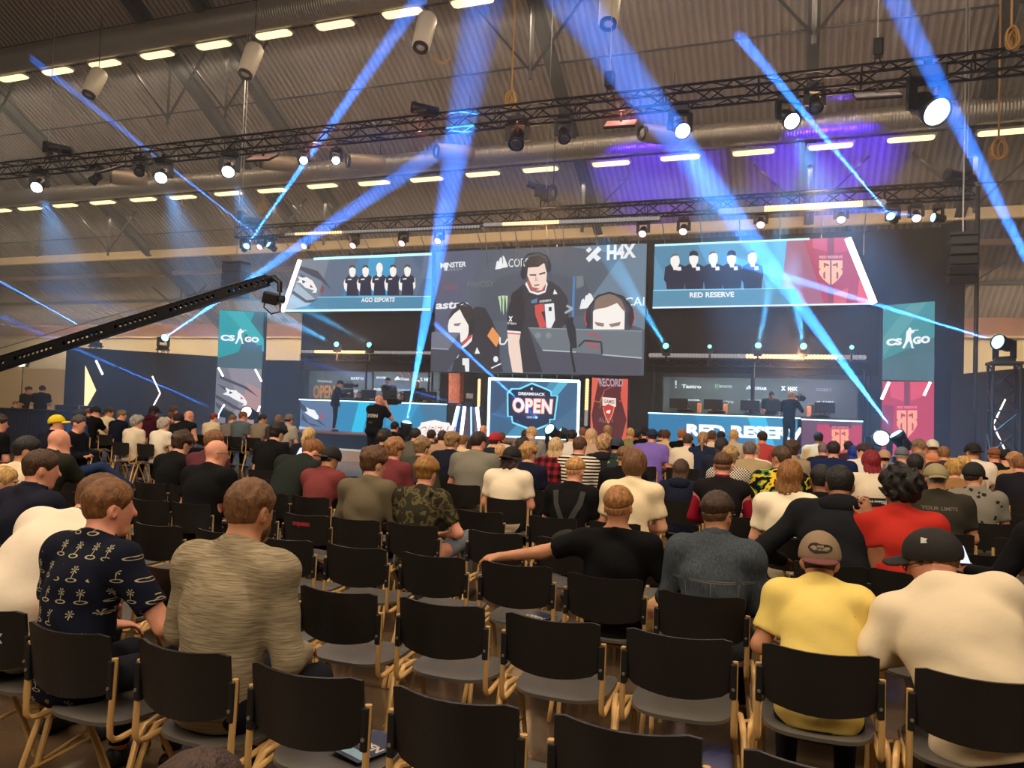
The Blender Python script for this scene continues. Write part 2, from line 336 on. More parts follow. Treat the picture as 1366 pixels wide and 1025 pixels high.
# ------------------------------------------------------------------ trusses and lighting rig
def truss(A, B, w, h, bay, label, name='lighting_truss', r=.03, m=None, side=None):
    """box truss from A to B: four chords and zigzag lacing"""
    A = Vector(A); B = Vector(B); t = (B-A).normalized(); L = (B-A).length
    up = Vector((0, 0, 1)) if abs(t.z) < .9 else Vector((0, 1, 0)); x = t.cross(up).normalized(); z = x.cross(t)
    b = MB(); c = [x*(sx*w/2)+z*(sz*h/2) for sx, sz in ((-1, -1), (1, -1), (1, 1), (-1, 1))]
    for q in c: b.tube([A+q, B+q], r, 6)
    n = max(1, round(L/bay))
    for i in range(n):
        p = A+t*(L*i/n); q = A+t*(L*(i+1)/n)
        for k in range(4):
            u, v = c[k], c[(k+1) % 4]
            if i % 2: u, v = v, u
            b.tube([p+u, q+v], r*.6, 4, cap=False)
            if i % 4 == 0: b.tube([p+u, p+v], r*.5, 4, cap=False)
    o = b.build(name, m or BLKMET); props(o, label, 'truss'); return o
YF, ZF = 17.0, 8.64; YR, ZR = 21.2, 7.32
truss((-27, YF, ZF), (7, YF, ZF), .38, .38, .5, 'long black box truss hanging above the audience in front of the stage')
truss((onY(318, 305, YR)[0], YR, ZR), (onY(1302, 262, YR)[0], YR, ZR), .34, .36, .5, 'black box truss hanging above the stage screens')
# chain hoists that carry them
def hoist(X, Y, z, label):
    t = empty('chain_hoist', (X, Y, z), 0, label, 'hoist', 'chain hoists above the trusses')
    MB().box((X, Y, z+.38), (.20, .26, .36), bev=.03).build('motor', BLKMET, t)
    MB().tube([(X, Y, z+.55), (X, Y, roof_z(Y)-.05)], .012, 5).build('chain', STEEL, t)
    s = MB(); s.tube([(X-.16, Y, z-.12), (X, Y, z+.24), (X+.16, Y, z-.12)], .02, 6); s.build('sling', mat('black sling', (.02, .02, .02), .8), t)
for px, yy, Y, z, lab in ((64, 200, YF, ZF+.2, 'chain hoist at the left part of the front truss'), (812, 150, YF, ZF+.2, 'chain hoist in the middle of the front truss above the pale flat panel'), (1170, 110, YF, ZF+.2, 'orange hooked chain hoist at the right part of the front truss'),
        (322, 290, YR, ZR+.2, 'chain hoist at the left end of the rear truss'), (728, 280, YR, ZR+.2, 'chain hoist in the middle of the rear truss under the camera box'), (1290, 250, YR, ZR+.2, 'chain hoist at the right end of the rear truss')):
    hoist(onY(px, yy, Y)[0], Y, z, lab)
LENSW = em('white wash lens', (.80, .95, 1.0), 14); LENSB = em('blue beam lens', (.22, .66, 1.0), 5); LENSP = em('pink white lens', (1.0, .62, .58), 2.2); LENST = em('teal lens', (.20, 1.0, .95), 3)
LENSO = mat('unlit lens', (.05, .05, .06), .1); LENSWARM = em('warm white lens', (1.0, .80, .58), 3)
def moving_head(p, aim, lens, label, grp, s=1.0, hang=True):
    """yoke lamp: p is the head's pivot; hangs from a clamp or stands on its base"""
    p = Vector(p); ax = (Vector(aim)-p).normalized(); sg = 1 if hang else -1
    t = empty('moving_head_lamp', p, 0, label, 'stage lamp', grp)
    side = ax.cross(Vector((0, 0, 1)))
    if side.length < .1: side = Vector((1, 0, 0))
    side.normalize()
    b = MB(); b.box(p+Vector((0, 0, sg*.34*s)), (.34*s, .26*s, .13*s), bev=.02*s)
    if hang: b.box(p+Vector((0, 0, .44*s)), (.08*s, .05*s, .12*s))
    b.build('base', BLKMET, t)
    y = MB()
    for q in (-1, 1): y.bar(p+side*(q*.185*s)+Vector((0, 0, sg*.30*s)), p+side*(q*.185*s)-Vector((0, 0, sg*.05*s)), .05*s, .10*s, up=side)
    y.bar(p-side*(.2*s)+Vector((0, 0, sg*.27*s)), p+side*(.2*s)+Vector((0, 0, sg*.27*s)), .09*s, .05*s); y.build('yoke', BLKMET, t)
    h = MB(); h.lathe([(.02*s, -.20*s), (.11*s, -.19*s), (.135*s, -.10*s), (.125*s, .02*s), (.15*s, .10*s), (.155*s, .19*s), (.14*s, .19*s), (.135*s, .15*s)], p, ax, 18, cap=False); hd = h.build('lamp_head', BLKMET, t, True)
    MB().lathe([(.135*s, .150*s), (.125*s, .185*s), (.085*s, .212*s), (.01*s, .222*s)], p, ax, 18).build('lens', lens, hd, True)
    return t
BEAMK = 1.0
def spot(p, aim, ang, power, col, r=.012, blend=.3):
    l = bpy.data.lights.new('lamp_beam', 'SPOT'); l.energy = power*1.25e6*(3.4/ang) if power < 20 else power; l.spot_size = math.radians(ang); l.spot_blend = blend; l.color = col; l.shadow_soft_size = r
    p = Vector(p); d = (Vector(aim)-p).normalized(); o = bpy.data.objects.new('lamp_beam', l); o.location = p+d*.27
    o.rotation_euler = d.to_track_quat('-Z', 'Y').to_euler(); link(o)
def aim_at(px, py, Y): return onY(px, py, Y)
G1 = 'moving heads on the front truss'
zh = ZF-.66
BEAM = (.03, .22, 1.0); WASH = (.13, .48, 1.0)
def under(px, py, Y): return onY(px, py, Y)
# wash lights that face the room
for px, py, lab in ((52, 247, 'white glowing wash light nearest the left end of the front truss'), (217, 234, 'white glowing wash light below the blue lit lacing of the front truss'), (306, 226, 'white glowing wash light left of the pink-lit flat panel'),
        (907, 171, 'white glowing wash light right of the pink-lit flat panel'), (1051, 158, 'white glowing wash light under the cyan lit lacing'), (1237, 143, 'largest brightest white wash light on the front truss')):
    big = 1.9 if px == 1237 else 1.2
    p = under(px, py, YF); a = p+np.array([.9, -1.5, -1.3]); moving_head(p, a, LENSW, lab, G1, big); spot(p, p+np.array([.7, .1, -1.6]), 40, (6500 if px < 400 else 13000)*big, WASH, .1, .9)
for px, py, lab in ((405, 213, 'small white spot lamp on the front truss, left one of a close pair'), (448, 213, 'small white spot lamp on the front truss, right one of a close pair')):
    moving_head(under(px, py, YF), under(px+6, py+80, YF-4), LENSW, lab, G1, .72)
for px, py, ax, lab in ((128, 238, -.5, 'unlit moving head beside the first grey cylinder lamp'), (187, 226, .4, 'unlit moving head just left of the second white wash light'), (690, 185, .1, 'large unlit moving head above the main screen'), (752, 180, .3, 'smaller unlit moving head beside the large unlit one'), (1087, 138, .2, 'unlit moving head next to the cyan lit lacing')):
    p = under(px, py, YF); moving_head(p, p+np.array([ax, -.6, -.9]), LENSO, lab, G1, 1.25 if px == 690 else .95)
# follow-spot style fixtures that stand on top of the trusses
def top_fixture(px, py, Y, label, zt):
    p = Vector(onY(px, py, Y)); t = empty('beam_projector', p, 0, label, 'stage lamp', 'projectors standing on the trusses')
    MB().lathe([(.02, -.36), (.12, -.35), (.13, .2), (.15, .24), (.15, .34), (.12, .34)], p, (-1, -.4, .15), 14).build('barrel', BLKMET, t, True)
    s = MB(); s.bar(p, (p.x, p.y, zt), .10, .10); s.bar((p.x, p.y-.2, p.z-.1), (p.x, p.y+.2, p.z-.1), .3, .06); s.build('stand', BLKMET, t)
top_fixture(80, 198, YF, 'black projector standing on the front truss at the left', ZF+.15); top_fixture(567, 146, YF, 'black projector standing on the front truss near its middle', ZF+.15)
top_fixture(1280, 236, YR, 'pale topped projector standing on the right end of the rear truss', ZR+.15); top_fixture(338, 295, YR, 'black projector at the left end of the rear truss', ZR+.15)
# flat panels clamped under the truss
def flat_panel(px, py, w, h, Y, m, label, yaw):
    p = Vector(onY(px, py, Y)); t = empty('flat_panel_lamp', p, 0, label, 'panel lamp', 'flat panels under the front truss')
    R = Euler((math.radians(-58), 0, yaw)).to_matrix()
    MB().box(p, (w, .06, h), R, bev=.015).build('casing', BLKMET, t); MB().box(p+R @ Vector((0, -.035, 0)), (w*.94, .012, h*.92), R).build('face', m, t)
    MB().bar(p+Vector((0, .05, 0)), (p.x, Y, ZF-.2), .04, .04).build('bracket', BLKMET, t)
PK = mat('white panel face with pink light', rgb(235, 185, 165), .5); GP = mat('grey panel face', rgb(150, 140, 140), .45)  # pink light on the white panels is put into the face colour
flat_panel(350, 211, .72, .55, YF, PK, 'pink-lit white flat panel under the front truss, left of the close pair of spots', .1); flat_panel(828, 166, .72, .55, YF, PK, 'pink-lit white flat panel under the middle of the front truss', .1)
flat_panel(1170, 127, .86, .62, YF, GP, 'grey flat panel under the right part of the front truss', .1); flat_panel(148, 226, .85, .6, YF, GP, 'dull grey flat panel under the left part of the front truss', -.2)
# heads on the rear truss
G2 = 'moving heads under the rear truss'
rear = [(327, 331, LENSB, 'blue beam lamp at the left end of the rear truss, beam thrown rightward'), (349, 327, LENSP, 'pinkish lamp between the two crossing blue beams'), (363, 330, LENSB, 'blue beam lamp near the left end of the rear truss, beam thrown leftward'),
        (408, 326, LENSP, 'pink lamp on the rear truss above the wing logo screen'), (473, 325, LENSP, 'dim pink lamp on the rear truss above the five portraits on the left'), (538, 322, LENSP, 'pink lamp on the rear truss left of the broad blue beam'), (586, 319, LENSP, 'pink white lamp on the rear truss inside the broad blue beam'),
        (858, 309, LENSP, 'pink lamp on the rear truss over the gap right of the main screen'), (912, 306, LENSP, 'downward pink lamp over the red team screen, first of three'), (1015, 297, LENSP, 'downward pink lamp over the red team screen, second of three'), (1122, 290, LENSP, 'downward pink lamp over the red team screen, third of three'),
        (1191, 292, LENSB, 'blue beam lamp near the right end of the rear truss'), (1222, 288, LENSP, 'pink lamp between the two blue lamps at the right end'), (1252, 291, LENSB, 'blue lamp last on the right end of the rear truss')]
RP = {}
for px, py, ln, lab in rear:
    p = onY(px, py, YR); RP[px] = p; a = p+np.array([0, -1.0, -.9])
    if px == 327: a = aim_at(470, 126, 17)
    if px == 363: a = aim_at(205, 206, 17.6)
    if px == 1191: a = aim_at(1040, 112, 16)
    if px == 1252: a = p+np.array([-2, -1, .1])
    moving_head(p, a, ln, lab, G2, .8)
spot(RP[327], aim_at(470, 126, 17), 2.0, .9, BEAM); spot(RP[363], aim_at(205, 206, 17.6), 1.6, .7, BEAM); spot(RP[1191], aim_at(1040, 112, 16), 1.8, .9, BEAM); spot(RP[1252], RP[1252]+np.array([-2, -1, .1]), 6, .12, BEAM)
spot(onY(1460, 525, 16.5), aim_at(1195, 0, 14.8), 3.2, 1.2, BEAM)
# lamps on the floor, on the wing walls and on the right tower
G3 = 'floor lamps along the stage front'
floor_l = [(541, 573, 17.6, (640, 30), 16.6, 6.0, 1.5, 'bright blue floor lamp beside the stage that throws the broad beam upwards'), (1203, 590, 16.6, (905, 190), 15.9, 5.4, 1.7, 'bright blue floor lamp in front of the red team banner'),
           (303, 553, 19.2, (130, 478), 17, 1.4, .5, 'blue floor lamp at the foot of the left banner'), (738, 577, 18.4, (600, 450), 15, 1.5, .7, 'blue floor lamp in front of the glowing centre screen'),
           (757, 580, 18.9, (440, 491), 17, 1.0, .3, 'small blue floor lamp right of the one in front of the centre screen')]
for px, py, Y, a, Ya, ang, pw, lab in floor_l:
    p = onY(px, py, Y); aim = aim_at(a[0], a[1], Ya); s = 1.0
    t = moving_head(p, aim, LENSB, lab, G3, s, hang=False); zb = p[2]-.41
    if zb > .02: MB().box((p[0], p[1], zb/2), (.5, .45, zb), bev=.02).build('plinth', BLACK, t)
    spot(p, aim, ang, pw, BEAM)
p = onY(598, 572, 20.7); p[2] = .75+.30; spot(p, aim_at(415, 486, 17), 1.5, .5, BEAM); moving_head(p, aim_at(415, 486, 17), LENSB, 'blue lamp hidden behind the white letters on the stage', G3, .7, hang=False)

# blue wash lamps behind the stage that colour the roof above it
for i, (px, py, lab) in enumerate(((830, 330, 'small blue uplight behind the main screen top'), (1130, 318, 'small blue uplight behind the red team screen top'))):
    q = onY(px, py, 25.0); q = np.array([q[0], 25.0, 7.35]); aim = np.array([q[0]-(.5 if i else -.2), 29.0, 11.0])
    moving_head(q, aim, LENSB, lab, 'blue uplights behind the stage', .6, hang=False); spot(q, aim, 56, 8000 if i else 5500, (.06, .015, 1.0), .1, .5)
def glow(px, py, Y, power, col, r=.25):
    l = bpy.data.lights.new('point_glow', 'POINT'); l.energy = power; l.color = col; l.shadow_soft_size = r; o = bpy.data.objects.new('point_glow', l); o.location = onY(px, py, Y); link(o)
for px, py, Y, pw in ((448, 474, 21.7, 60), (1065, 478, 21.7, 160), (430, 315, YR-.6, 60), (712, 301, YR-.6, 70), (1090, 279, YR-.6, 160)): glow(px, py, Y, pw, (1.0, .55, .26))
for px, py in ((420, 196), (560, 178), (690, 165), (830, 150)): glow(px, py, YF-.05, 14, (1.0, .22, .20), .05)  # pink points added to tint the truss lacing, no bulbs there
# ------------------------------------------------------------------ the stage
YS, ZS = 20.0, .75            # front edge and height of the stage
XL, XRT = onY(395, 573, YS)[0]-.3, 3.6
SB = MB(); SB.box(((XL+XRT)/2, (YS+26)/2, ZS/2-.03), (XRT-XL, 26-YS, ZS-.06)); o = SB.build('stage_platform', DARKCLOTH); props(o, 'low black skirted stage platform below the screens', 'stage', None, 'structure')
props(MB().box(((XL+XRT)/2, (YS+26)/2-.03, ZS-.025), (XRT-XL+.1, 26-YS+.1, .05)).build('stage_deck', mat('brown stage deck', rgb(150, 95, 62), .45, var=.15)), 'brown stage deck with a lit front edge', 'stage', None, 'structure')
a = onY(396, 606, YS-1.2); b = onY(560, 606, YS-1.2)
props(MB().box(((a[0]+b[0])/2, YS-1.0, .16), (abs(b[0]-a[0]), .7, .32), bev=.01).build('stage_step', mat('orange brown step', rgb(200, 140, 95), .5)), 'long orange brown step in front of the left part of the stage', 'step')
# black masking wall behind the screens
YM = 24.6
MB().box(((XL-1.0+XRT+.3)/2, YM, 3.6), (XRT-XL+1.3, .2, 7.2)).build('wall_stage', DARKCLOTH)['kind'] = 'structure'
# -- team boxes below the side screens
def fascia(px0, py0, px1, py1, Y, label):
    A = onY(px0, py0, Y); B = onY(px1, py1, Y); t = empty('masking_border', ((A[0]+B[0])/2, Y, A[2]), 0, label, 'stage cloth', 'black borders above the team boxes')
    MB().box(((A[0]+B[0])/2, Y, (A[2]+B[2])/2), (B[0]-A[0], .12, A[2]-B[2])).build('cloth', DARKCLOTH, t)
    r = MB(); r.tube([(A[0], Y-.02, A[2]), (B[0], Y-.02, A[2])], .03, 6); r.build('top_pipe', BLKMET, t)
    for x in (A[0]+.2, B[0]-.2): MB().tube([(x, Y, ZS), (x, Y, A[2])], .03, 6).build('post', BLKMET, t)
fascia(405, 417, 580, 497, 22.4, 'black cloth border under the left team screen'); fascia(866, 413, 1172, 502, 22.4, 'black cloth border under the red team screen')
# -- wide screens
def led_screen(corners, Y, name, label, art, extra=None):
    P = [onY(x, y, Y) for x, y in corners]; c = sum(P)/len(P); t = empty(name, (c[0], Y, min(p[2] for p in P)), 0, label, 'screen')
    MB().slab([(p[0], Y+.02, p[2]) for p in P], (0, .16, 0)).build('casing', BLACK, t); art.build('picture', t)
    fl = MB()
    x0 = min(p[0] for p in P)+.3; x1 = max(p[0] for p in P)-.3; zt = max(p[2] for p in P); n = 6
    for i in range(n):
        x = x0+(x1-x0)*i/(n-1); h = MB(); h.tube([(x, Y+.1, zt-.5), (x, Y+.1, zt+.05), (x, YR+.14, ZR-.15)], .015, 5); h.build('hanger', STEEL, t)
    return t
WHT = scr(250, 250, 250); NAVY = scr(38, 44, 70); SKIN = scr(255, 250, 244)
# left team screen
A = Art(21.9)
A.poly([(403, 346), (577, 339), (575, 415), (379, 416)], scr(96, 116, 140))
A.poly([(403, 346), (440, 344), (420, 416), (379, 416)], scr(126, 136, 152)); A.poly([(379, 416), (396, 378), (440, 416)], scr(176, 192, 206))
A.poly([(480, 343), (528, 341), (520, 396), (455, 396)], scr(72, 132, 178)); A.poly([(494, 342.5), (528, 341), (517, 396), (480, 396)], scr(58, 160, 210)); A.poly([(548, 340.5), (577, 339), (576, 396), (556, 396), (566, 370)], scr(82, 104, 134)); A.poly([(566, 341), (577, 339.4), (576, 372), (562, 372)], scr(104, 124, 150))
A.poly([(400, 355), (425, 362), (444, 388), (428, 374), (400, 360)], scr(72, 78, 92)); A.poly([(392, 388), (410, 401), (424, 399), (440, 414), (421, 404), (408, 404), (390, 392)], scr(78, 84, 98)); A.poly([(398, 364), (414, 372), (424, 388), (410, 376)], scr(80, 86, 100))
A.poly([(398, 369), (404, 371), (410, 370), (418, 375), (424, 386), (423, 391), (417, 391), (420, 388), (408, 384), (402, 378), (396, 377), (401, 374)], WHT); A.poly([(404, 374), (409, 376), (405, 379)], scr(60, 50, 60)); A.poly([(415, 380), (419, 384), (415, 384)], scr(160, 50, 50)); A.poly([(430, 381), (434, 384), (432, 393), (428, 389)], scr(140, 80, 90))
A.poly([(379, 416), (575, 414.8), (576, 397), (428, 397.5), (412, 408)], scr(78, 142, 178)); A.line([(425, 397), (576, 396)], 1.2, scr(150, 220, 245))
A.line([(420, 346), (577, 339.5)], 3.5, scr(190, 245, 255, 1.3)); A.line([(381, 415), (575, 413.3)], 3.0, scr(215, 245, 255, 1.2))
for cx, sc_ in ((472, 1), (490, 1), (509, 1.1), (527.5, 1), (547, 1)):
    yb = 395; yt = 354.5 if sc_ == 1 else 351
    A.poly([(cx-9*sc_, 370), (cx-12, 378), (cx-11, 386), (cx-8, 390), (cx-7, 378), (cx+7, 378), (cx+8, 388), (cx+10.5, 384), (cx+10, 372)], SKIN)
    A.poly([(cx-5, 368), (cx-9.5, 371), (cx-10, 378), (cx-7, 379), (cx-8, yb), (cx+8, yb), (cx+7, 379), (cx+9.5, 377), (cx+9, 371), (cx+5, 368)], NAVY); A.disc((cx, yt+8), 4.4, 7.5, SKIN); A.poly([(cx-2.6, 362), (cx+2.6, 362), (cx+3.2, 369), (cx, 371), (cx-3.2, 369)], SKIN)
    if cx != 509: A.poly([(cx-4.3, yt+5), (cx-3.4, yt+1.2), (cx, yt-.2), (cx+3.4, yt+1.2), (cx+4.3, yt+5), (cx, yt+2.4)], scr(70, 58, 62))
    A.poly([(cx-6, 373), (cx-1, 372.5), (cx-1, 374.2), (cx-6, 374.6)], WHT)
A.text('AGO ESPORTS', (486, 398.5), (531, 398), (530, 404), (486, 404.5), WHT, bold=.03)
ls = led_screen([(403, 345), (578, 338), (576, 416), (378, 417)], 21.95, 'led_screen', 'wide screen at the left with a white hawk logo and five team portraits', A)
def light_tube(p0, p1, Y, r, name, label, m, parent=None):
    a = onY(*p0, Y); b = onY(*p1, Y); o = MB().tube([a, b], r, 8).build(name, m, parent)
    if not parent: props(o, label, 'light tube')
    return o
PINKT = em('pinkish white light tube', (1.0, .80, .76), 3.0); WTUBE = em('pale warm light tube', (1.0, .84, .80), 2.6); CYT = em('cyan white light tube', (.62, .95, 1.0), 2.6)
light_tube((400, 347), (376.5, 416), 21.8, .07, 'edge_light', None, PINKT, ls)
# red team screen
A = Art(21.9)
A.poly([(873.5, 327), (1130, 317), (1166, 406), (871, 412)], scr(86, 142, 176))
A.poly([(930, 325), (1000, 322), (1036, 386), (960, 388)], scr(96, 166, 206)); A.poly([(998, 322), (1050, 320), (1070, 406), (1040, 409), (1024, 386)], scr(104, 190, 232)); A.poly([(873, 340), (896, 386), (872, 388)], scr(98, 156, 190))
A.poly([(1050, 320), (1130, 317), (1166, 406), (1040, 408.5)], scr(172, 110, 140)); A.poly([(1072, 319.3), (1130, 317), (1166, 406), (1100, 407.4)], scr(186, 70, 104)); A.poly([(1084, 319), (1103, 318.3), (1103, 336), (1084, 331)], scr(212, 84, 122)); A.poly([(1113, 318), (1130, 317), (1137, 334), (1113, 338)], scr(212, 84, 122)); A.poly([(1146, 372), (1164, 404), (1143, 405)], scr(240, 100, 116)); A.poly([(1112, 392), (1132, 384), (1128, 406), (1112, 406.6)], scr(226, 96, 116)); A.poly([(1104, 318), (1112, 318), (1112, 406), (1104, 407)], scr(150, 66, 100))
A.poly([(871, 411), (871.6, 388), (1060, 385), (1072, 407.6)], scr(88, 148, 180)); A.line([(872, 388), (1060, 385)], 1.2, scr(160, 225, 248)); A.line([(874, 328), (1080, 319.5)], 2.6, scr(190, 245, 255, 1.3)); A.line([(871, 411), (1166, 405.6)], 2.2, scr(225, 240, 255, 1.2))
for i, cx in enumerate((901, 926, 952, 976.5, 1004)):
    yh = (346, 343, 343, 343, 342.5)[i]
    A.poly([(cx-6, 353), (cx-13, 357), (cx-15, 374), (cx-12, 378), (cx-11, 386.5), (cx+12, 386), (cx+13, 376), (cx+15, 368), (cx+13, 356), (cx+6, 353)], NAVY); A.disc((cx, yh+3), 6.2, 9.5, SKIN); A.poly([(cx-4.5, yh+6), (cx+4.5, yh+6), (cx+3, yh+15), (cx-2, yh+15)], SKIN)
    if i in (1, 3): A.poly([(cx-6.4, yh), (cx-5, yh-6), (cx, yh-8), (cx+5, yh-6), (cx+6.4, yh), (cx, yh-1.5)], scr(36, 40, 62))
    else: A.poly([(cx-6, yh-1), (cx-4, yh-5.5), (cx+1, yh-7), (cx+5, yh-4), (cx-1, yh-4)], scr(120, 96, 92))
    A.poly([(cx+3, 357), (cx+8, 356.6), (cx+8.5, 361.6), (cx+3, 362)], WHT)
A.text('RED RESERVE', (921, 391.5), (980, 390.5), (980, 397.5), (921, 398.5), WHT, bold=.035)
def crest(A, x0, x1, y0, y1, m, dark):
    """shield of two mirrored letters with a title line above"""
    w = x1-x0; h = y1-y0; X = lambda u: x0+w*u; Y = lambda v: y0+h*v
    def pl(L, mm): A.polys([[(X(u), Y(v)) for u, v in P] for P in L], mm)
    half = [(0, .0), (.47, 0), (.47, 1.0), (.42, .98), (.18, .78), (.0, .55), (.0, .40), (.08, .36), (.0, .32)]
    pl([half, [(1-u, v) for u, v in half][::-1]], m)
    cut = [[(.20, .10), (.42, .17), (.42, .24), (.26, .22), (.26, .30), (.20, .30)], [(.18, .52), (.24, .46), (.26, .46), (.26, .78), (.18, .72)]]
    pl(cut+[[(1-u, v) for u, v in P][::-1] for P in cut], dark)
crest(A, 1092.5, 1123.5, 349, 381.5, scr(250, 200, 165), scr(180, 70, 104)); A.text('RED RESERVE', (1093, 343.2), (1123.5, 342.8), (1123.5, 346.4), (1093, 346.8), scr(250, 190, 190), bold=.03)
rs = led_screen([(872, 326), (1130, 316), (1168, 407), (870, 413)], 21.95, 'led_screen', 'wide screen at the right with five dark dressed portraits and a red crest', A)
light_tube((1131, 318), (1166, 405), 21.8, .085, 'edge_light', None, WTUBE, rs)
# main screen
A = Art(21.75)
BG = scr(88, 98, 112)
A.poly([(582, 336), (863, 325), (858.5, 501.5), (579, 496)], BG); A.poly([(582, 336), (640, 334), (620, 420), (640, 497), (579, 496)], scr(92, 98, 122)); A.poly([(760, 329), (863, 325), (860, 440), (780, 410), (830, 340)], scr(112, 134, 154)); A.poly([(640, 380), (700, 360), (780, 372), (800, 420), (640, 430)], scr(82, 90, 104))
W1 = scr(244, 246, 248); G1_ = scr(110, 118, 128); JER = scr(58, 58, 66); JER2 = scr(46, 46, 54); SK = scr(250, 222, 208); SKW = scr(255, 248, 242); HAIRD = scr(62, 56, 58); RED = scr(214, 84, 80)
# sponsor lettering on the wall behind the players
A.text('M NSTER', (588, 351), (622.5, 349), (622, 356), (588, 358.5), W1, bold=.03); A.poly([(593.5, 351), (598, 350.5), (597, 362), (593, 361)], W1); A.text('ENERGY', (593, 359.4), (617.5, 358), (617, 360.8), (593, 362.3), scr(190, 196, 204), bold=.0, space=1.5)
def sail(A, x, y, w, h, m):
    A.polys([[(x, y+h), (x+w*.12, y+h*.45), (x+w*.25, y+h*.35), (x+w*.45, y+h*.95)], [(x+w*.2, y+h*.9), (x+w*.36, y+h*.2), (x+w*.5, y+h*.12), (x+w*.72, y+h*.85)], [(x+w*.4, y+h*.8), (x+w*.55, y), (x+w*.72, y+h*.1), (x+w, y+h*.75)], [(x, y+h), (x+w*.3, y+h*.75), (x+w, y+h*.7), (x+w, y+h*.82)]], m)
sail(A, 661, 341, 17, 19, W1); A.text('CORSAIR', (679, 346), (722, 344), (722, 354.5), (679, 357), W1, bold=.0)
A.text('astro', (582, 403.5), (626, 401.5), (625, 411.5), (582, 413), W1, bold=.03, shear=.1)
A.polys([[(665, 396), (668.5, 395), (669.5, 402), (669, 418), (667.6, 409), (666.6, 402)], [(669.5, 395), (674, 394.6), (673.6, 400), (672.6, 421), (671.2, 414), (671.2, 400)], [(674.6, 395), (678, 395), (677.6, 404), (676.2, 417), (675.8, 404)]], scr(196, 226, 176)); A.text('M', (681, 401), (687.5, 399), (687, 404), (681, 406.5), W1, bold=.03)
for ox, oy, s_ in ((782, 330, 1.0), (682, 425, .2)):
    A.polys([[(ox, oy+22*s_), (ox+13*s_, oy+2*s_), (ox+19*s_, oy+4*s_), (ox+6*s_, oy+20*s_)]], W1) if s_ < 1 else A.polys([[(782, 345.5), (798.5, 329), (803, 333.5), (786.5, 350.5)], [(790, 342), (794, 338), (802.5, 345), (797, 349.5)], [(782, 334.5), (786.8, 330), (790.5, 333.5), (785.8, 338)]], W1)
A.text('H4X', (810.5, 327.3), (848.5, 325.6), (849, 344), (810, 348), W1, bold=.05)
A.text('CAIR', (834, 397.5), (872, 396), (871, 408), (834, 408.8), W1, bold=.0) if False else A.text('CAI', (834, 397.5), (860.5, 396.5), (860, 408.3), (834, 408.9), W1, bold=.01)
A.text('FW/OSY', (624, 376), (661, 374.5), (660, 383), (624, 384.5), scr(112, 118, 122), bold=.02); A.text('ENERGY', (594, 381), (613, 380.5), (613, 387), (594, 387.5), scr(150, 90, 100), bold=.02); sail(A, 774, 391, 22, 22, W1)
# standing player in the middle
A.poly([(702, 378), (716, 372), (736, 376), (748, 384), (758, 398), (760, 428), (748, 440), (758, 497), (690, 497), (694, 440), (680, 420), (684, 392)], JER); A.poly([(684, 392), (698, 384), (702, 420), (696, 446), (678, 443), (678, 420)], JER2)
A.poly([(678, 443), (696, 444), (694, 456), (699, 498), (685, 497), (680, 470)], SK); A.line([(678, 442.5), (696, 444)], 2.2, W1); A.line([(678, 445), (696, 446.5)], 1.6, RED)
A.poly([(704, 377), (709, 388), (719, 391), (727, 388), (730, 376), (726, 372), (710, 370)], RED); A.poly([(704, 377), (709, 388.5), (719, 391.5), (728, 388.5), (730.5, 376), (732, 380), (729, 391), (719, 394.5), (708, 391), (702, 380)], W1)
A.poly([(706, 354), (727, 350), (731, 366), (730, 379), (724, 388), (716, 388.5), (709, 382), (705, 368)], SK); A.poly([(702, 366), (702, 352), (708, 344), (720, 341), (729, 346), (732, 356), (727, 352), (720, 357), (706, 358), (705, 366)], HAIRD); A.poly([(708, 367), (717, 367), (717, 369), (708, 368.6)], HAIRD); A.poly([(721, 366), (729, 363.6), (729, 366), (721, 368)], HAIRD); A.poly([(716, 368), (719.5, 376), (715, 376)], scr(226, 182, 166)); A.poly([(714, 381), (722, 380), (720, 382.4), (715, 383)], scr(170, 106, 100)); A.poly([(706, 370), (712, 384), (722, 386), (716, 389), (709, 384)], scr(150, 118, 110))
A.line([(700, 364), (699, 350), (706, 341), (720, 338.5), (731, 343), (735, 354), (734, 362)], 2.2, scr(40, 42, 50)); A.disc((700.5, 366), 4.0, 8.5, scr(44, 46, 54)); A.disc((734, 357), 3.4, 8, scr(54, 56, 66))
A.poly([(715.5, 408), (727, 406), (729, 416), (724, 417), (732, 437), (722, 438), (716, 420)], RED); A.poly([(728.5, 407), (741, 405.5), (742.5, 428), (737, 439), (731, 438), (729.5, 420)], W1); A.poly([(734, 411), (738, 410.6), (738, 416), (734, 416)], JER); A.text('SVENSKA', (722, 402), (738, 399.8), (738, 403.2), (722, 405), scr(220, 220, 226), bold=.03); A.polys([[(711, 402), (719, 399), (719, 405), (711, 406)]], scr(96, 132, 172)); A.poly([(742, 387), (746, 393.5), (740, 394)], W1)
A.text('X', (681, 423), (687, 423), (686, 430), (681, 430), W1, bold=.06); A.text('XTRFY', (679, 431), (692, 432), (692, 434.6), (679, 433.6), W1, bold=.02)
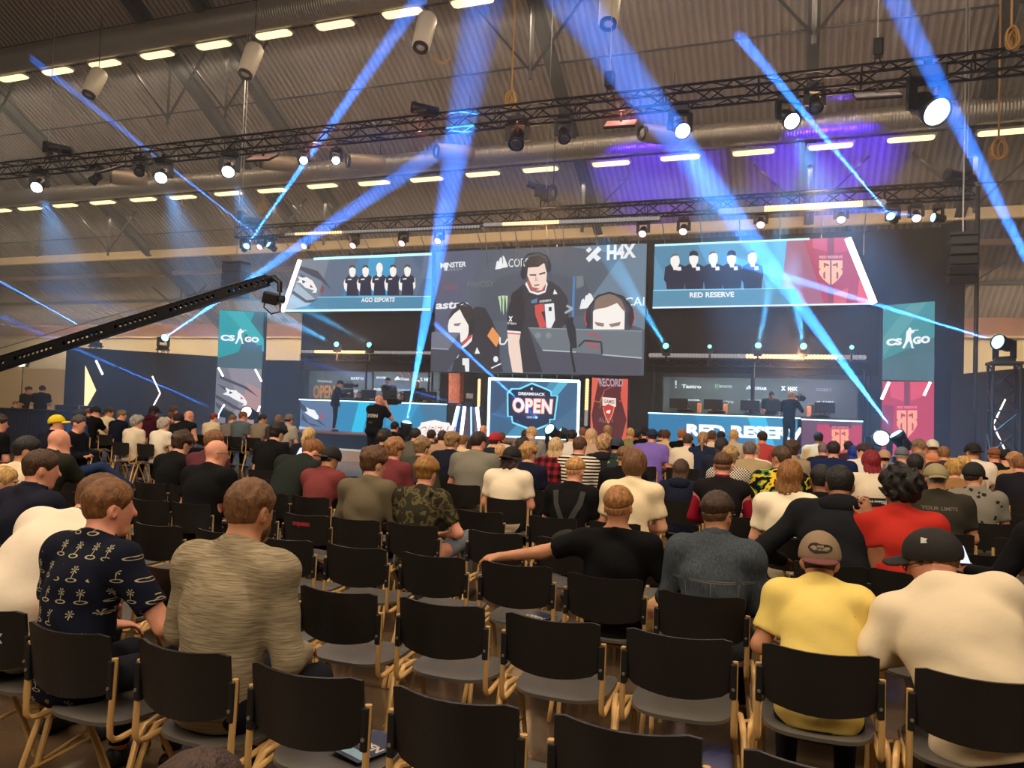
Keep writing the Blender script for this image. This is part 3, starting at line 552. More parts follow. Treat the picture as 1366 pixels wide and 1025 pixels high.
# seated player at the left with an orange and black chair
A.poly([(628, 420), (638, 410), (650, 412), (660, 430), (670, 456), (668, 497), (640, 497)], scr(56, 54, 60)); A.poly([(660, 437), (671, 452), (665, 464), (653, 449)], scr(240, 158, 88)); A.line([(670, 451), (670, 460), (676, 460), (680, 453)], 2, W1)
A.poly([(620, 462), (634, 448), (650, 452), (668, 470), (674, 497), (606, 497), (610, 478)], JER); A.poly([(601, 436), (604, 422), (612, 413), (622, 414), (628, 424), (630, 442), (626, 452), (619, 458), (602, 444)], SKW); A.poly([(601, 430), (606, 416), (616, 408), (630, 410), (637, 422), (636, 446), (628, 452), (629, 436), (622, 424), (617, 414), (609, 420)], HAIRD); A.disc((633, 436), 4.5, 10, scr(44, 44, 52)); A.line([(612, 409), (622, 405), (632, 412), (636, 426)], 2.6, scr(50, 50, 58)); A.poly([(609, 433), (619, 432), (616, 436), (610, 436)], scr(150, 124, 118))
A.poly([(620, 463), (632, 452), (634, 448), (633, 456), (626, 463), (620, 466)], W1); A.poly([(619, 460), (630, 449), (634, 447), (633, 451), (624, 460)], RED); A.poly([(640, 464), (644, 472.5), (637, 473)], W1); A.disc((665, 480), 3.2, 4, W1); A.line([(659, 492), (672, 486)], 1.6, W1)
A.poly([(621, 479), (630, 479), (630, 496.5), (625, 496.5), (624, 488), (621, 488)], W1); A.poly([(604, 477), (617, 474), (615, 479)], scr(200, 202, 206))
A.poly([(580, 444), (618, 445), (619, 470), (600, 497), (579, 496)], scr(76, 78, 92)); A.poly([(580.5, 444), (618, 445), (604, 466), (580, 466)], scr(118, 122, 138)); A.line([(580, 466), (603, 467)], 1.4, scr(170, 176, 190))
# player behind the right monitor
A.disc((817, 424), 32, 30, scr(70, 74, 88)); A.poly([(794, 418), (800, 404), (818, 398), (834, 408), (836, 420), (835.5, 441), (794, 441)], SKW); A.poly([(795, 416), (797, 402), (808, 394), (820, 394), (832, 402), (838, 418), (834, 416), (826, 406), (812, 412), (800, 414)], scr(140, 118, 106)); A.polys([[(796, 431), (809, 433), (808, 437.5), (799, 436)], [(815, 434), (831, 431), (829, 436), (818, 438)]], scr(150, 128, 122))
A.line([(787, 434), (789, 412), (800, 397), (816, 392.5), (834, 398), (845, 414), (847, 432)], 2.6, scr(52, 48, 58)); A.disc((788, 427), 4.5, 13, scr(58, 54, 64)); A.disc((844.5, 426), 4.5, 13, scr(58, 54, 64)); A.line([(784.5, 418), (783.5, 427), (786, 436)], 1.3, RED); A.line([(848, 416), (849.5, 426), (846, 437)], 1.3, RED)
A.poly([(709, 439), (859.5, 443.5), (858.6, 501.5), (728, 499)], scr(84, 86, 100)); A.poly([(709, 438.5), (859.6, 443.5), (859, 479), (806, 474), (728, 468.5)], scr(112, 122, 130)); A.line([(709, 439), (859.6, 443.5)], 1.2, scr(150, 160, 168)); A.line([(728, 468.5), (772, 471)], 1.6, scr(186, 194, 202)); A.line([(807, 474.5), (859, 479)], 1.6, scr(186, 194, 202)); A.disc((722, 449), 4, 4, scr(136, 144, 150)); A.disc((736, 449), 4, 4, scr(136, 144, 150))
A.line([(787, 448), (799, 448), (804, 455)], 1.8, scr(206, 70, 90)); A.line([(788, 458), (790, 464), (804, 465)], 1.8, scr(206, 70, 90)); A.line([(791, 459), (802, 459)], 1.4, scr(206, 70, 90))
A.line([(770, 372), (768, 440)], 3.2, scr(76, 134, 190)); A.line([(768, 425), (766, 470), (771, 498)], 3.0, scr(42, 44, 52)); A.poly([(773, 371), (782, 371), (783, 384), (773, 388)], scr(120, 126, 132)); A.poly([(758, 430), (766, 425), (772, 440), (774, 466), (766, 466), (762, 448)], scr(46, 48, 56)); A.line([(760, 410), (768, 414), (758, 420)], 3, scr(170, 178, 190)); A.line([(776, 464), (784, 456), (806, 458), (807, 474)], 2.4, scr(56, 58, 68))
ms = led_screen([(581.5, 335), (864, 324), (859.5, 502.5), (578, 497)], 21.8, 'led_screen', 'large main screen in the middle showing headset wearing players in close-up', A)
# -- glowing centre doorway screen with the tournament badge
YC_ = 22.8
A = Art(YC_-.05)
A.poly([(652, 505), (772, 509), (771, 585), (650, 584)], scr(62, 104, 142)); A.poly([(652, 505), (700, 506), (652, 560)], scr(58, 88, 124)); A.poly([(735, 507.5), (760, 508.5), (716, 560), (690, 585), (672, 585), (710, 545)], scr(72, 150, 190)); A.poly([(747, 508), (760, 508.5), (738, 535), (732, 528)], scr(92, 190, 226)); A.poly([(772, 540), (772, 585), (718, 585), (745, 560)], scr(70, 116, 152))
gl = [(678.5, 526), (684, 520), (694, 520), (710, 513), (728, 520), (734, 523), (735, 529), (743, 529), (739, 559), (733, 559), (733, 565), (712, 573), (685, 563), (684, 555), (679, 555)]
A.poly([(711+(x-711)*1.07, 542+(y-542)*1.09) for x, y in gl], scr(130, 230, 255, 1.1)); A.poly([(711+(x-711)*1.0, 542+(y-542)*1.0) for x, y in gl], scr(24, 40, 72))
A.poly([(679, 527), (742, 530), (739, 558), (681, 554)], scr(30, 52, 88)); A.text('DREAMHACK', (692, 523), (728, 524.5), (728, 528.5), (692, 527.3), WHT, bold=.05); A.text('2018', (703, 555.3), (717.5, 556), (717, 558.8), (703, 558), scr(210, 225, 240), bold=.03); A.polys([[(708, 519), (711, 516.5), (711, 521.5)]], WHT)
A.text('OPEN', (683.5, 530), (739, 532), (737, 553.5), (684, 551), scr(250, 120, 80), bold=.085, space=1.12); A.text('OPEN', (684.3, 531), (738, 533), (736.4, 552.7), (684.8, 550.2), WHT, bold=.045, space=1.12)
t = led_screen([(651, 503), (774, 508), (772, 586), (649, 585)], YC_, 'doorway_screen', 'glowing blue centre screen with the OPEN badge framed by white light tubes', A)
for p0, p1 in (((653, 506), (651, 584)), ((772.5, 509), (770.5, 586)), ((652, 505.5), (773, 509)), ((652, 583.5), (771, 585))): light_tube(p0, p1, YC_-.12, .045, 'frame_light', None, CYT, t)
# -- rust coloured column and printed banner beside it, light put into its print
def standing_panel(P, Y, name, label, cat, art=None, m=None, d=.12):
    Q = [onY(x, y, Y) for x, y in P]; zb = min(q[2] for q in Q); t = empty(name, (sum(q[0] for q in Q)/4, Y, zb), 0, label, cat)
    MB().slab([(q[0], Y+.02, q[2]) for q in Q], (0, d, 0)).build('panel', m or BLACK, t)
    if art: art.build('print', t, name == 'sponsor_wall')  # banner art emits, light put into its colour; sponsor walls stay matt
    return t
def down(px, py, Y, z): # the pixel row whose point on the plane Y has height z
    for i in range(40):
        q = onY(px, py, Y); py += (q[2]-z)*40
    return py
yb = lambda px, Y, z: down(px, 560, Y, z)
standing_panel([(598.5, 496), (613.5, 496.5), (612, yb(612, 23.4, ZS)), (597, yb(597, 23.4, ZS))], 23.4, 'stage_column', 'rust orange rough column left of the centre screen', 'column', None, mat('rust orange rough panel', rgb(205, 105, 70), .8, bump=.6, bscale=25, var=.3, vscale=14), .3)
Yb = 22.6; A = Art(Yb)
b0, b1 = yb(789, Yb, ZS), yb(836, Yb, ZS)
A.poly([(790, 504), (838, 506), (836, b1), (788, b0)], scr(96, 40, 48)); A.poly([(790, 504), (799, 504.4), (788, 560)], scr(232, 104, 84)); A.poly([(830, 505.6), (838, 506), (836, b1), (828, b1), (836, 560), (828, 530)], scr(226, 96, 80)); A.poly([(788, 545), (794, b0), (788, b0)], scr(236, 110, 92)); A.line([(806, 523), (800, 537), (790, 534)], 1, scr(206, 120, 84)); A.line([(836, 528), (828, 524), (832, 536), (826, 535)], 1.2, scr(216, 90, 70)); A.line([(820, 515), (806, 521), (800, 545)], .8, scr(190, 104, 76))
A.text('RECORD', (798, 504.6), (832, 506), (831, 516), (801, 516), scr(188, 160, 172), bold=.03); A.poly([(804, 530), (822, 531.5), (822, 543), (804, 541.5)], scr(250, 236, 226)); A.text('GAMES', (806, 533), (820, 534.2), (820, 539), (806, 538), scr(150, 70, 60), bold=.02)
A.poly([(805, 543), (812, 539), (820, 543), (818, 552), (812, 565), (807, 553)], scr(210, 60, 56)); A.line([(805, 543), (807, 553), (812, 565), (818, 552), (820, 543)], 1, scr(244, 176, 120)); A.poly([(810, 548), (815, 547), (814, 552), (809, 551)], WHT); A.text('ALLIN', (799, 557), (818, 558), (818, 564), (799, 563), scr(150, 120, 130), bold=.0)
standing_panel([(789.5, 503), (839, 505.5), (836.5, b1), (787.5, b0)], Yb+.03, 'printed_banner', 'dark red printed banner with glowing print right of the centre screen', 'banner', A)
# vertical and horizontal rows of small bulbs
def bulb_bar(p0, p1, Y, n, r, m, label, grp, lit=lambda u: True, moff=None):
    a = Vector(onY(*p0, Y)); b = Vector(onY(*p1, Y)); t = empty('bulb_bar', a, 0, label, 'light bar', grp)
    MB().bar(a+Vector((0, .07, 0)), b+Vector((0, .07, 0)), r*2.6, .08, up=(0, 1, 0)).build('housing', BLKMET, t)
    if abs(a.z-b.z) > 1: MB().tube([(b.x, b.y+.07, b.z+.1), (b.x, b.y+.07, ZS)], .04, 6).build('foot_post', BLKMET, t)
    L = MB(); D = MB()
    for i in range(n):
        u = (i+.5)/n; q = a+(b-a)*u; (L if lit(u) else D).lathe([(r, 0), (r*.8, r*.5), (r*.1, r*.9)], q, (0, -1, 0), 8)
    if L.v: props(L.build('lit_bulb', m, t, True), kind='stuff')
    if D.v: props(D.build('dim_bulb', moff or em('dim bulb', (.9, .8, .75), .35), t, True), kind='stuff')
AMB = em('amber bulb', (1.0, .55, .26), 2.0); 
bulb_bar((639.5, 506), (637.5, 566), 22.6, 18, .055, AMB, 'upright row of amber bulbs left of the centre screen', 'bulb bars on the stage', lambda u: u < .62)
bulb_bar((783.5, 506), (781.5, 568), 22.6, 18, .06, AMB, 'upright row of amber bulbs right of the centre screen', 'bulb bars on the stage', lambda u: u < .66)
AMBH = em('bright amber bulb', (1.0, .56, .27), 2.2)
bulb_bar((402, 469), (578, 471), 22.1, 56, .055, AMBH, 'long row of bulbs under the left team screen, its left half blazing amber', 'bulb bars on the stage', lambda u: .11 < u < .50)
bulb_bar((866, 474), (1155, 477), 22.1, 66, .065, AMBH, 'long row of bulbs under the red team screen, its right half blazing amber', 'bulb bars on the stage', lambda u: .47 < u < .88)
bulb_bar((380, 313), (640, 302), YR-.25, 70, .05, AMBH, 'row of bulbs on the rear truss above the left team screen', 'bulb bars on the rear truss', lambda u: .05 < u < .32)
bulb_bar((645, 300), (880, 291), YR-.25, 60, .06, AMBH, 'row of bulbs on the rear truss above the main screen', 'bulb bars on the rear truss', lambda u: .12 < u < .45)
bulb_bar((960, 282), (1180, 270), YR-.25, 56, .085, AMBH, 'row of bulbs on the rear truss above the red team screen, blazing amber', 'bulb bars on the rear truss', lambda u: .28 < u < .88)
# low trusses with teal lamps under the side screens
for p0, p1, lab in (((402, 478), (580, 480), 'slim black truss under the left team screen'), ((866, 484), (1160, 488), 'slim black truss under the red team screen')):
    a = onY(*p0, 22.2); b = onY(*p1, 22.2); tr_ = truss((a[0], 22.2, a[2]), (b[0], 22.2, a[2]), .18, .2, .4, lab, 'lighting_truss', .018)
    for x in (a[0]+.1, (a[0]+b[0])/2, b[0]-.1): MB().tube([(x, 22.28, ZS), (x, 22.28, a[2])], .03, 6).build('post', BLKMET, tr_)
for px, py, lab in ((450, 460, 'teal glowing lamp under the left team screen, left one'), (494, 461, 'teal glowing lamp under the left team screen, right one'), (889, 463, 'teal glowing lamp under the red team screen, first beside the main screen'), (947, 463, 'small teal lamp under the red team screen, second of five'), (1011, 463, 'brightest teal lamp under the red team screen, third of five'), (1072, 463, 'teal lamp under the red team screen, fourth of five, above the amber bulbs'), (1136, 464, 'small teal lamp under the red team screen, fifth of five')):
    p = onY(px, py, 21.9); aim = {450: aim_at(408, 440, 19), 494: aim_at(440, 430, 19), 889: aim_at(862, 420, 19), 1011: aim_at(1025, 395, 19), 1072: aim_at(1066, 425, 19)}.get(px)
    tl_ = moving_head(p, aim if aim is not None else p+np.array([0, -1, .1]), LENST, lab, 'teal lamps under the side screens', .62 if px not in (947, 1136) else .4, hang=False)
    zq = onY(px, 482, 22.2)[2]; st_ = MB(); st_.tube([(p[0], p[1], p[2]-.2), (p[0], p[1], zq+.02), (p[0], 22.2, zq)], .025, 6); st_.build('post', BLKMET, tl_)
    if aim is not None: spot(p, aim, 4.0, .06, (.08, .55, 1.0), .04)
# -- team desks
def desk(P, Y, art, label, z0=ZS, depth=.8):
    Q = [onY(x, y, Y) for x, y in P]; x0, x1 = Q[0][0], Q[1][0]; zt = (Q[0][2]+Q[1][2])/2; t = empty('player_desk', ((x0+x1)/2, Y, z0), 0, label, 'desk', 'team desks on the stage')
    MB().box(((x0+x1)/2, Y+.05, (zt+z0)/2-.02), (x1-x0, .06, zt-z0-.04)).build('front_panel', BLACK, t); MB().box(((x0+x1)/2, Y+depth/2, zt+.02), (x1-x0+.04, depth, .04), bev=.008).build('desk_top', BLACK, t)
    for x in (x0+.04, x1-.04): MB().box((x, Y+depth/2, (zt+z0)/2), (.05, depth-.1, zt-z0-.02)).build('side_panel', BLACK, t)
    art.build('front_picture', t); MB().box(((x0+x1)/2, Y-.04, zt-.015), (x1-x0, .03, .03)).build('edge_light', CYT, t)
    return zt
YD = 21.0; A = Art(YD-.0)
l0, l1, l2 = yb(401, YD, ZS), yb(470, YD, ZS), yb(596, YD, ZS)
A.poly([(401, 533), (450, 534.6), (449, yb(449, YD, ZS)), (400, l0)], scr(96, 116, 150)); A.poly([(450, 534.6), (596, 539.5), (595, l2), (449, yb(449, YD, ZS))], scr(52, 138, 184)); A.poly([(479, 536), (494, 536.3), (484, yb(484, YD, ZS)), (469, l1)], scr(46, 196, 240)); A.poly([(560, 538), (596, 539.5), (595, l2), (570, yb(570, YD, ZS))], scr(74, 124, 160)); A.poly([(520, 537), (560, 538), (545, 569), (515, 568)], scr(60, 156, 204))
A.poly([(401, 545), (415, 556), (428, 566), (436, 569), (428, 562), (415, 549), (401, 536)], scr(62, 72, 96)); A.poly([(404, 551), (412, 564), (430, 569), (418, 569), (403, 560)], scr(62, 72, 96)); A.poly([(409, 543), (414, 546), (420, 547), (426, 556), (425, 560), (421, 559.5), (412, 554), (407, 550), (411, 549)], WHT); A.poly([(428, 552), (432, 554), (431, 560), (428, 557)], scr(200, 60, 80)); A.poly([(400, l0), (400, l0-4), (420, l0-1)], scr(170, 200, 225))
zd = desk([(400, 532.5), (597, 539.2)], YD, A, 'blue lit desk of the left team with a white hawk logo at its end')
A = Art(YD); r0, r1 = yb(866, YD, ZS), yb(1068, YD, ZS)
A.poly([(865.5, 550), (1064, 558), (1063, r1), (864, r0)], scr(52, 128, 176)); A.poly([(925, 552.6), (998, 555.3), (1010, 580), (940, 582)], scr(58, 142, 190)); A.poly([(997, 555.3), (1021, 556.2), (1035, 600), (1012, 600)], scr(64, 194, 240)); A.poly([(1021, 556.2), (1064, 558), (1063, r1), (1035, 600)], scr(58, 140, 186))
A.text('RED RESERVE', (916, 565.5), (1086, 571), (1086, 588), (915.5, 582), scr(252, 252, 252, 1.1), bold=.06)
desk([(865, 549.5), (1086, 558.9)], YD, A, 'blue lit desk of the right team lettered RED RESERVE')
A = Art(YD-.35); q0, q1 = yb(1072, YD-.35, ZS), yb(1148, YD-.35, ZS)
A.poly([(1070, 559), (1150, 562), (1149, q1), (1069, q0)], scr(110, 74, 96)); A.poly([(1090, 566), (1150, 568), (1149, q1), (1089, q0)], scr(196, 66, 96)); A.poly([(1106, 561), (1136, 561.6), (1136, 572), (1106, 570)], scr(96, 66, 88))
crest(A, 1109.5, 1132, 573, 603, scr(252, 170, 130), scr(196, 66, 96)); A.text('RED RESERVE', (1110, 568.8), (1132, 569.4), (1132, 571.8), (1110, 571.2), scr(250, 130, 140), bold=.03)
desk([(1069, 558.5), (1151, 562)], YD-.35, A, 'red side desk with a pale crest at the right end of the stage', ZS, .7)
# box back walls with sponsor lettering
def box_wall(P, Y, art, label):
    t = standing_panel(P, Y, 'sponsor_wall', label, 'wall panel', art, mat('dark green grey panel', rgb(44, 50, 52), .5)); return t
Yw = 23.6; A = Art(Yw, .006); G = scr(186, 192, 192); GW = scr(238, 240, 240)
A.poly([(412, 493), (587, 495), (586, 540), (411, 536)], scr(66, 72, 78)); A.poly([(412, 493), (432, 493.2), (432, 536), (411, 536)], scr(96, 106, 110))
A.text('OPEN', (418, 514), (447, 514), (446, 532), (418, 532), scr(240, 150, 70), bold=.03); A.text('DREAMHACK', (424, 507), (444, 508), (444, 511), (424, 510), GW, bold=.04); A.text('astro', (468.5, 502.5), (486, 503), (486, 507), (468.5, 506.5), GW, bold=.02)
A.text('MONSTER', (503, 502.5), (516, 503), (516, 506), (503, 505.5), GW, bold=.02); sail(A, 527, 502, 7, 6, GW); A.text('CORSAIR', (534, 504), (547, 504.5), (547, 508), (534, 507.5), GW); A.text('X', (561, 504), (565, 504), (565, 509), (561, 509), GW, bold=.07); A.text('H4X', (567, 504), (576, 504.5), (576, 509.5), (567, 509), GW, bold=.04)
for x, y, w in ((500, 518, 14), (532, 519, 16), (470, 520, 14)): A.text('ENERGY', (x, y), (x+w, y+.4), (x+w, y+4), (x, y+3.6), G, bold=.03)
A.line([(534, 495), (541, 506)], 1.2, scr(200, 80, 80)); A.line([(545, 495), (550, 505)], 1.2, scr(200, 80, 80))
box_wall([(411, 492), (588, 494), (587, yb(587, Yw, ZS)), (410, yb(410, Yw, ZS))], Yw, A, 'dark sponsor wall behind the left team with orange OPEN lettering')
A = Art(Yw, .006); A.poly([(883, 502), (1145, 507), (1144, 561), (882, 553)], scr(60, 68, 68)); A.poly([(883, 502), (894, 502.2), (893, 549), (882, 549)], scr(82, 92, 92)); A.poly([(1060, 505), (1145, 507), (1144, 561), (1060, 558)], scr(72, 70, 80))
A.poly([(900.5, 508), (903, 508), (902.6, 514.5), (901, 514.5)], WHT); A.poly([(900.7, 516), (902.8, 516), (902.8, 518), (900.7, 518)], WHT)
A.text('Tastro', (909.5, 513), (935.5, 513.6), (935.5, 518.6), (909.5, 518), GW, bold=.03); A.polys([[(954, 513), (955.6, 513), (955.2, 519), (954.4, 518)], [(956.4, 513), (958, 513), (957.4, 520), (956.8, 518)], [(958.8, 513), (960.2, 513), (959.6, 519), (959.2, 517)]], scr(150, 180, 130)); A.text('MONSTER', (960.5, 514), (977, 514.6), (977, 518), (960.5, 517.6), G, bold=.03)
sail(A, 995, 514, 8, 6, GW); A.text('CORSAIR', (1004, 516), (1023, 517), (1023, 521), (1004, 520), GW); A.text('X', (1042, 515.5), (1048, 515.5), (1048, 521.5), (1042, 521.5), W1, bold=.08); A.text('H4X', (1051, 516), (1064, 516.6), (1064, 522), (1051, 521.6), GW, bold=.05); A.text('GGBET', (1088, 518), (1110, 518.8), (1110, 522.8), (1088, 522), scr(150, 136, 150), bold=.03)
A.text('GGBET', (913, 533), (933, 533.6), (933, 537.6), (913, 537), GW, bold=.03); A.text('astro', (962, 534), (979, 534.6), (979, 538.6), (962, 538), G, bold=.03); A.text('MONSTER', (998, 533), (1020, 534), (1020, 538), (998, 537), G, bold=.02); sail(A, 1040, 534, 8, 6, G); A.text('X', (1089, 535.5), (1094, 535.5), (1094, 541.5), (1089, 541.5), GW, bold=.08); A.text('H4X', (1098, 535), (1112, 535.6), (1110, 541.6), (1097, 541), GW, bold=.03)
box_wall([(882, 501), (1146, 506), (1145, yb(1145, Yw, ZS)), (881, yb(881, Yw, ZS))], Yw, A, 'dark sponsor wall behind the right team')
# tall side banners, light put into their art as emission
def soldier(A, x, y, s, m):
    P = [(10, 0), (13, 1), (13.6, 3.4), (17, 4), (17.4, 3.4), (24, 3.4), (24, 4.4), (18, 5), (17, 8), (14, 8.4), (13, 12), (13.6, 17), (15, 21), (16, 28), (18.4, 30), (13.6, 30), (12.4, 24), (10, 19), (7.6, 23), (3.6, 30), (0, 30), (4, 22), (5.6, 15), (6, 9), (7, 4.6), (9, 3.4)]
    A.poly([(x+px*s, y+py*s) for px, py in P], m)
Yn = 21.0; A = Art(Yn); TL = scr(40, 150, 156)
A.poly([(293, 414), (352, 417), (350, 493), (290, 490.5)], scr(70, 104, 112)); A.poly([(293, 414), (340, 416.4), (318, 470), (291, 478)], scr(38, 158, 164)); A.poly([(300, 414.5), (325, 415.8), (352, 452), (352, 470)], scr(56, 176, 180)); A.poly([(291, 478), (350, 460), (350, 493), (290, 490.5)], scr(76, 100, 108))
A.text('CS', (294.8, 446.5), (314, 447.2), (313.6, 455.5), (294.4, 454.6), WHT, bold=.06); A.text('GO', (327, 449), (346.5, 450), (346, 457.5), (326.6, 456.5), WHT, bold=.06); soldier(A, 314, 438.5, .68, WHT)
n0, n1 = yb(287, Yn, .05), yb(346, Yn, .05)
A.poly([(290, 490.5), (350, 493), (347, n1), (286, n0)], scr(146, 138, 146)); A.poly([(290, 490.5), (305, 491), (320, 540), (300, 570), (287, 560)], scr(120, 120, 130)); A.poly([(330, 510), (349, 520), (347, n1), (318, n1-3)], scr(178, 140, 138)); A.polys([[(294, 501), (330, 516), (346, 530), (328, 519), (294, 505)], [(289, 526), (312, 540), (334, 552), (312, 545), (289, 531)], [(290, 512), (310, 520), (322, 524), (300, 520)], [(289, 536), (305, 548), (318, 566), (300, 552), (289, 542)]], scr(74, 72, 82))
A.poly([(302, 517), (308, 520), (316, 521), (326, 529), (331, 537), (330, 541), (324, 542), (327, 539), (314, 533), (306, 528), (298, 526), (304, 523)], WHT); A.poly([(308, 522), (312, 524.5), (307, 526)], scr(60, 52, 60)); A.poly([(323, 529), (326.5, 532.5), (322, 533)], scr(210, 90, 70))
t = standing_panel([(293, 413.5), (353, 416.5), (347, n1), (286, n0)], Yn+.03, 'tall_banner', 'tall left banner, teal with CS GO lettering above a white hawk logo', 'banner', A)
light_tube((291.5, 491), (297.5, 502), Yn-.12, .03, 'edge_light', None, PINKT, t); light_tube((340.5, 493), (349, 509), Yn-.12, .03, 'edge_light', None, PINKT, t); light_tube((346.5, 542), (340, 562), Yn-.12, .03, 'edge_light', None, PINKT, t); light_tube((299, 540), (288, 562), Yn-.12, .03, 'edge_light', None, PINKT, t)
A = Art(Yn); n0, n1 = yb(1177, Yn, .05), yb(1246, Yn, .05)
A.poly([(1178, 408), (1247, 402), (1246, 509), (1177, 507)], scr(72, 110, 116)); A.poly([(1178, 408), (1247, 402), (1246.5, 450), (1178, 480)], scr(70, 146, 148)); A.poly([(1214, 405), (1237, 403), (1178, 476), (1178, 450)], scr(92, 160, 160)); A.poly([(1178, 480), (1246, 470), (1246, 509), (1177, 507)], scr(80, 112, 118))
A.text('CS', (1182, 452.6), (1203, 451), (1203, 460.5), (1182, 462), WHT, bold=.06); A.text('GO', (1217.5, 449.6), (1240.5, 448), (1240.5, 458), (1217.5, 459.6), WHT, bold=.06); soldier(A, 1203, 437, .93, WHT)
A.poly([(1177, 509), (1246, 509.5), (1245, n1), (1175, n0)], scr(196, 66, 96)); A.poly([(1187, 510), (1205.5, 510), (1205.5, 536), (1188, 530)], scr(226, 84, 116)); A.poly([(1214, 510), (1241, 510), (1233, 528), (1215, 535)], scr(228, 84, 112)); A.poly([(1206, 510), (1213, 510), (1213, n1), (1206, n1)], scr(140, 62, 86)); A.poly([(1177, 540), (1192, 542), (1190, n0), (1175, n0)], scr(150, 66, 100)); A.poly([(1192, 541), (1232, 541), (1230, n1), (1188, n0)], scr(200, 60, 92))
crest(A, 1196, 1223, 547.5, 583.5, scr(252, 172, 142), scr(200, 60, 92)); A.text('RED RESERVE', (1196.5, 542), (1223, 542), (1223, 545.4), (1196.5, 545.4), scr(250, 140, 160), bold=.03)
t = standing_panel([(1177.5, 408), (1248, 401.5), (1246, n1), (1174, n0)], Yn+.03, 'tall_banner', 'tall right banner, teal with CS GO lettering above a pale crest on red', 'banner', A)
light_tube((1186, 510), (1176, 533), Yn-.12, .035, 'edge_light', None, PINKT, t); light_tube((1241, 510), (1232.5, 528), Yn-.12, .03, 'edge_light', None, PINKT, t)
# warm floods at the foot of the banners
for px, py, lab in ((333, 552, 'warm glaring flood lamp at the foot of the left banner'), (1172, 587, 'warm glaring flood lamp left of the red banner')):
    p = onY(px, py, 18.5); moving_head(p, p+np.array([.2, -1, .25]), LENSWARM, lab, 'warm flood lamps', 1.2, hang=False); q = np.array([p[0], p[1], p[2]]); MB_ = MB().box((p[0], p[1], (p[2]-.49)/2), (.5, .4, max(.1, p[2]-.49))); props(MB_.build('lamp_plinth', BLACK), 'black plinth under the ' + lab[5:], 'plinth')
    spot(q, q+np.array([.2, 1.0, .5]), 70, 30, (1.0, .62, .42), .12, .8)
# trophy stand and white letter prop
Yt = 20.9; c = onY(625, 560, Yt); t = empty('trophy_stand', (c[0], Yt, ZS), 0, 'tapered trophy stand with white and blue light tubes', 'stand')
zt = onY(625, 543, Yt)[2]; MB().lathe([(.46, ZS), (.30, zt-.05), (.30, zt), (.02, zt)], (c[0], Yt, 0), (0, 0, 1), 8).build('body', mat('dark blue gloss', rgb(24, 26, 60), .25), t)
MB().lathe([(.26, zt), (.26, zt+.14), (.22, zt+.16), (.02, zt+.16)], (c[0], Yt, 0), (0, 0, 1), 8).build('cap', BLACK, t)
for k, mm in enumerate((WTUBE, em('blue light tube', (.2, .4, 1.0), 3), WTUBE, em('blue light tube', (.2, .4, 1.0), 3), WTUBE)):
    q = math.radians(-160+35*k); MB().tube([(c[0]+.50*math.cos(q), Yt+.50*math.sin(q), ZS+.02), (c[0]+.32*math.cos(q), Yt+.32*math.sin(q), zt)], .05 if k % 2 == 0 else .025, 6).build('light_tube', em('white light tube', (.9, .92, 1), 3) if k % 2 == 0 else mm, t)
z2 = onY(626, 525, Yt)[2]; tr = empty('trophy', (c[0], Yt, zt+.16), 0, 'silver square trophy standing on the lit tapered stand', 'trophy')
MB().box((c[0], Yt, zt+.2), (.26, .26, .08), bev=.01).build('foot', BLACK, tr); MB().box((c[0], Yt, (zt+.24+z2)/2), (.20, .16, z2-zt-.24), Euler((0, .06, .3)).to_matrix(), bev=.02).build('body', STEEL, tr)
A = Art(20.35, .02); t = empty('letter_prop', (*onY(582, 578, 20.4)[:2], ZS), 0, 'white cut-out letter prop on the stage front', 'sign')
A.poly([(555, 573), (561, 568), (562, 564), (580, 560.5), (584, 562), (600, 564.5), (601, 568.5), (606, 570), (605, 577), (601, 590), (556, 590)], scr(250, 246, 240, 1.1)); A.text('OPEN', (560, 567), (602, 569), (600, 580), (558, 580), scr(200, 110, 70), bold=.06, shear=.25); A.text('OPEN', (561, 566.4), (603, 568.4), (601, 579.6), (559, 579.6), WHT, bold=.03, shear=.25)
A.build('lettering', t); P_ = [onY(x, y, 20.38) for x, y in ((555, 573), (580, 560.5), (606, 570), (601, 588), (556, 588))]; MB().slab([(q[0], 20.38, q[2]) for q in P_], (0, .12, 0)).build('board', mat('white foam board', (.7, .7, .68), .6), t)
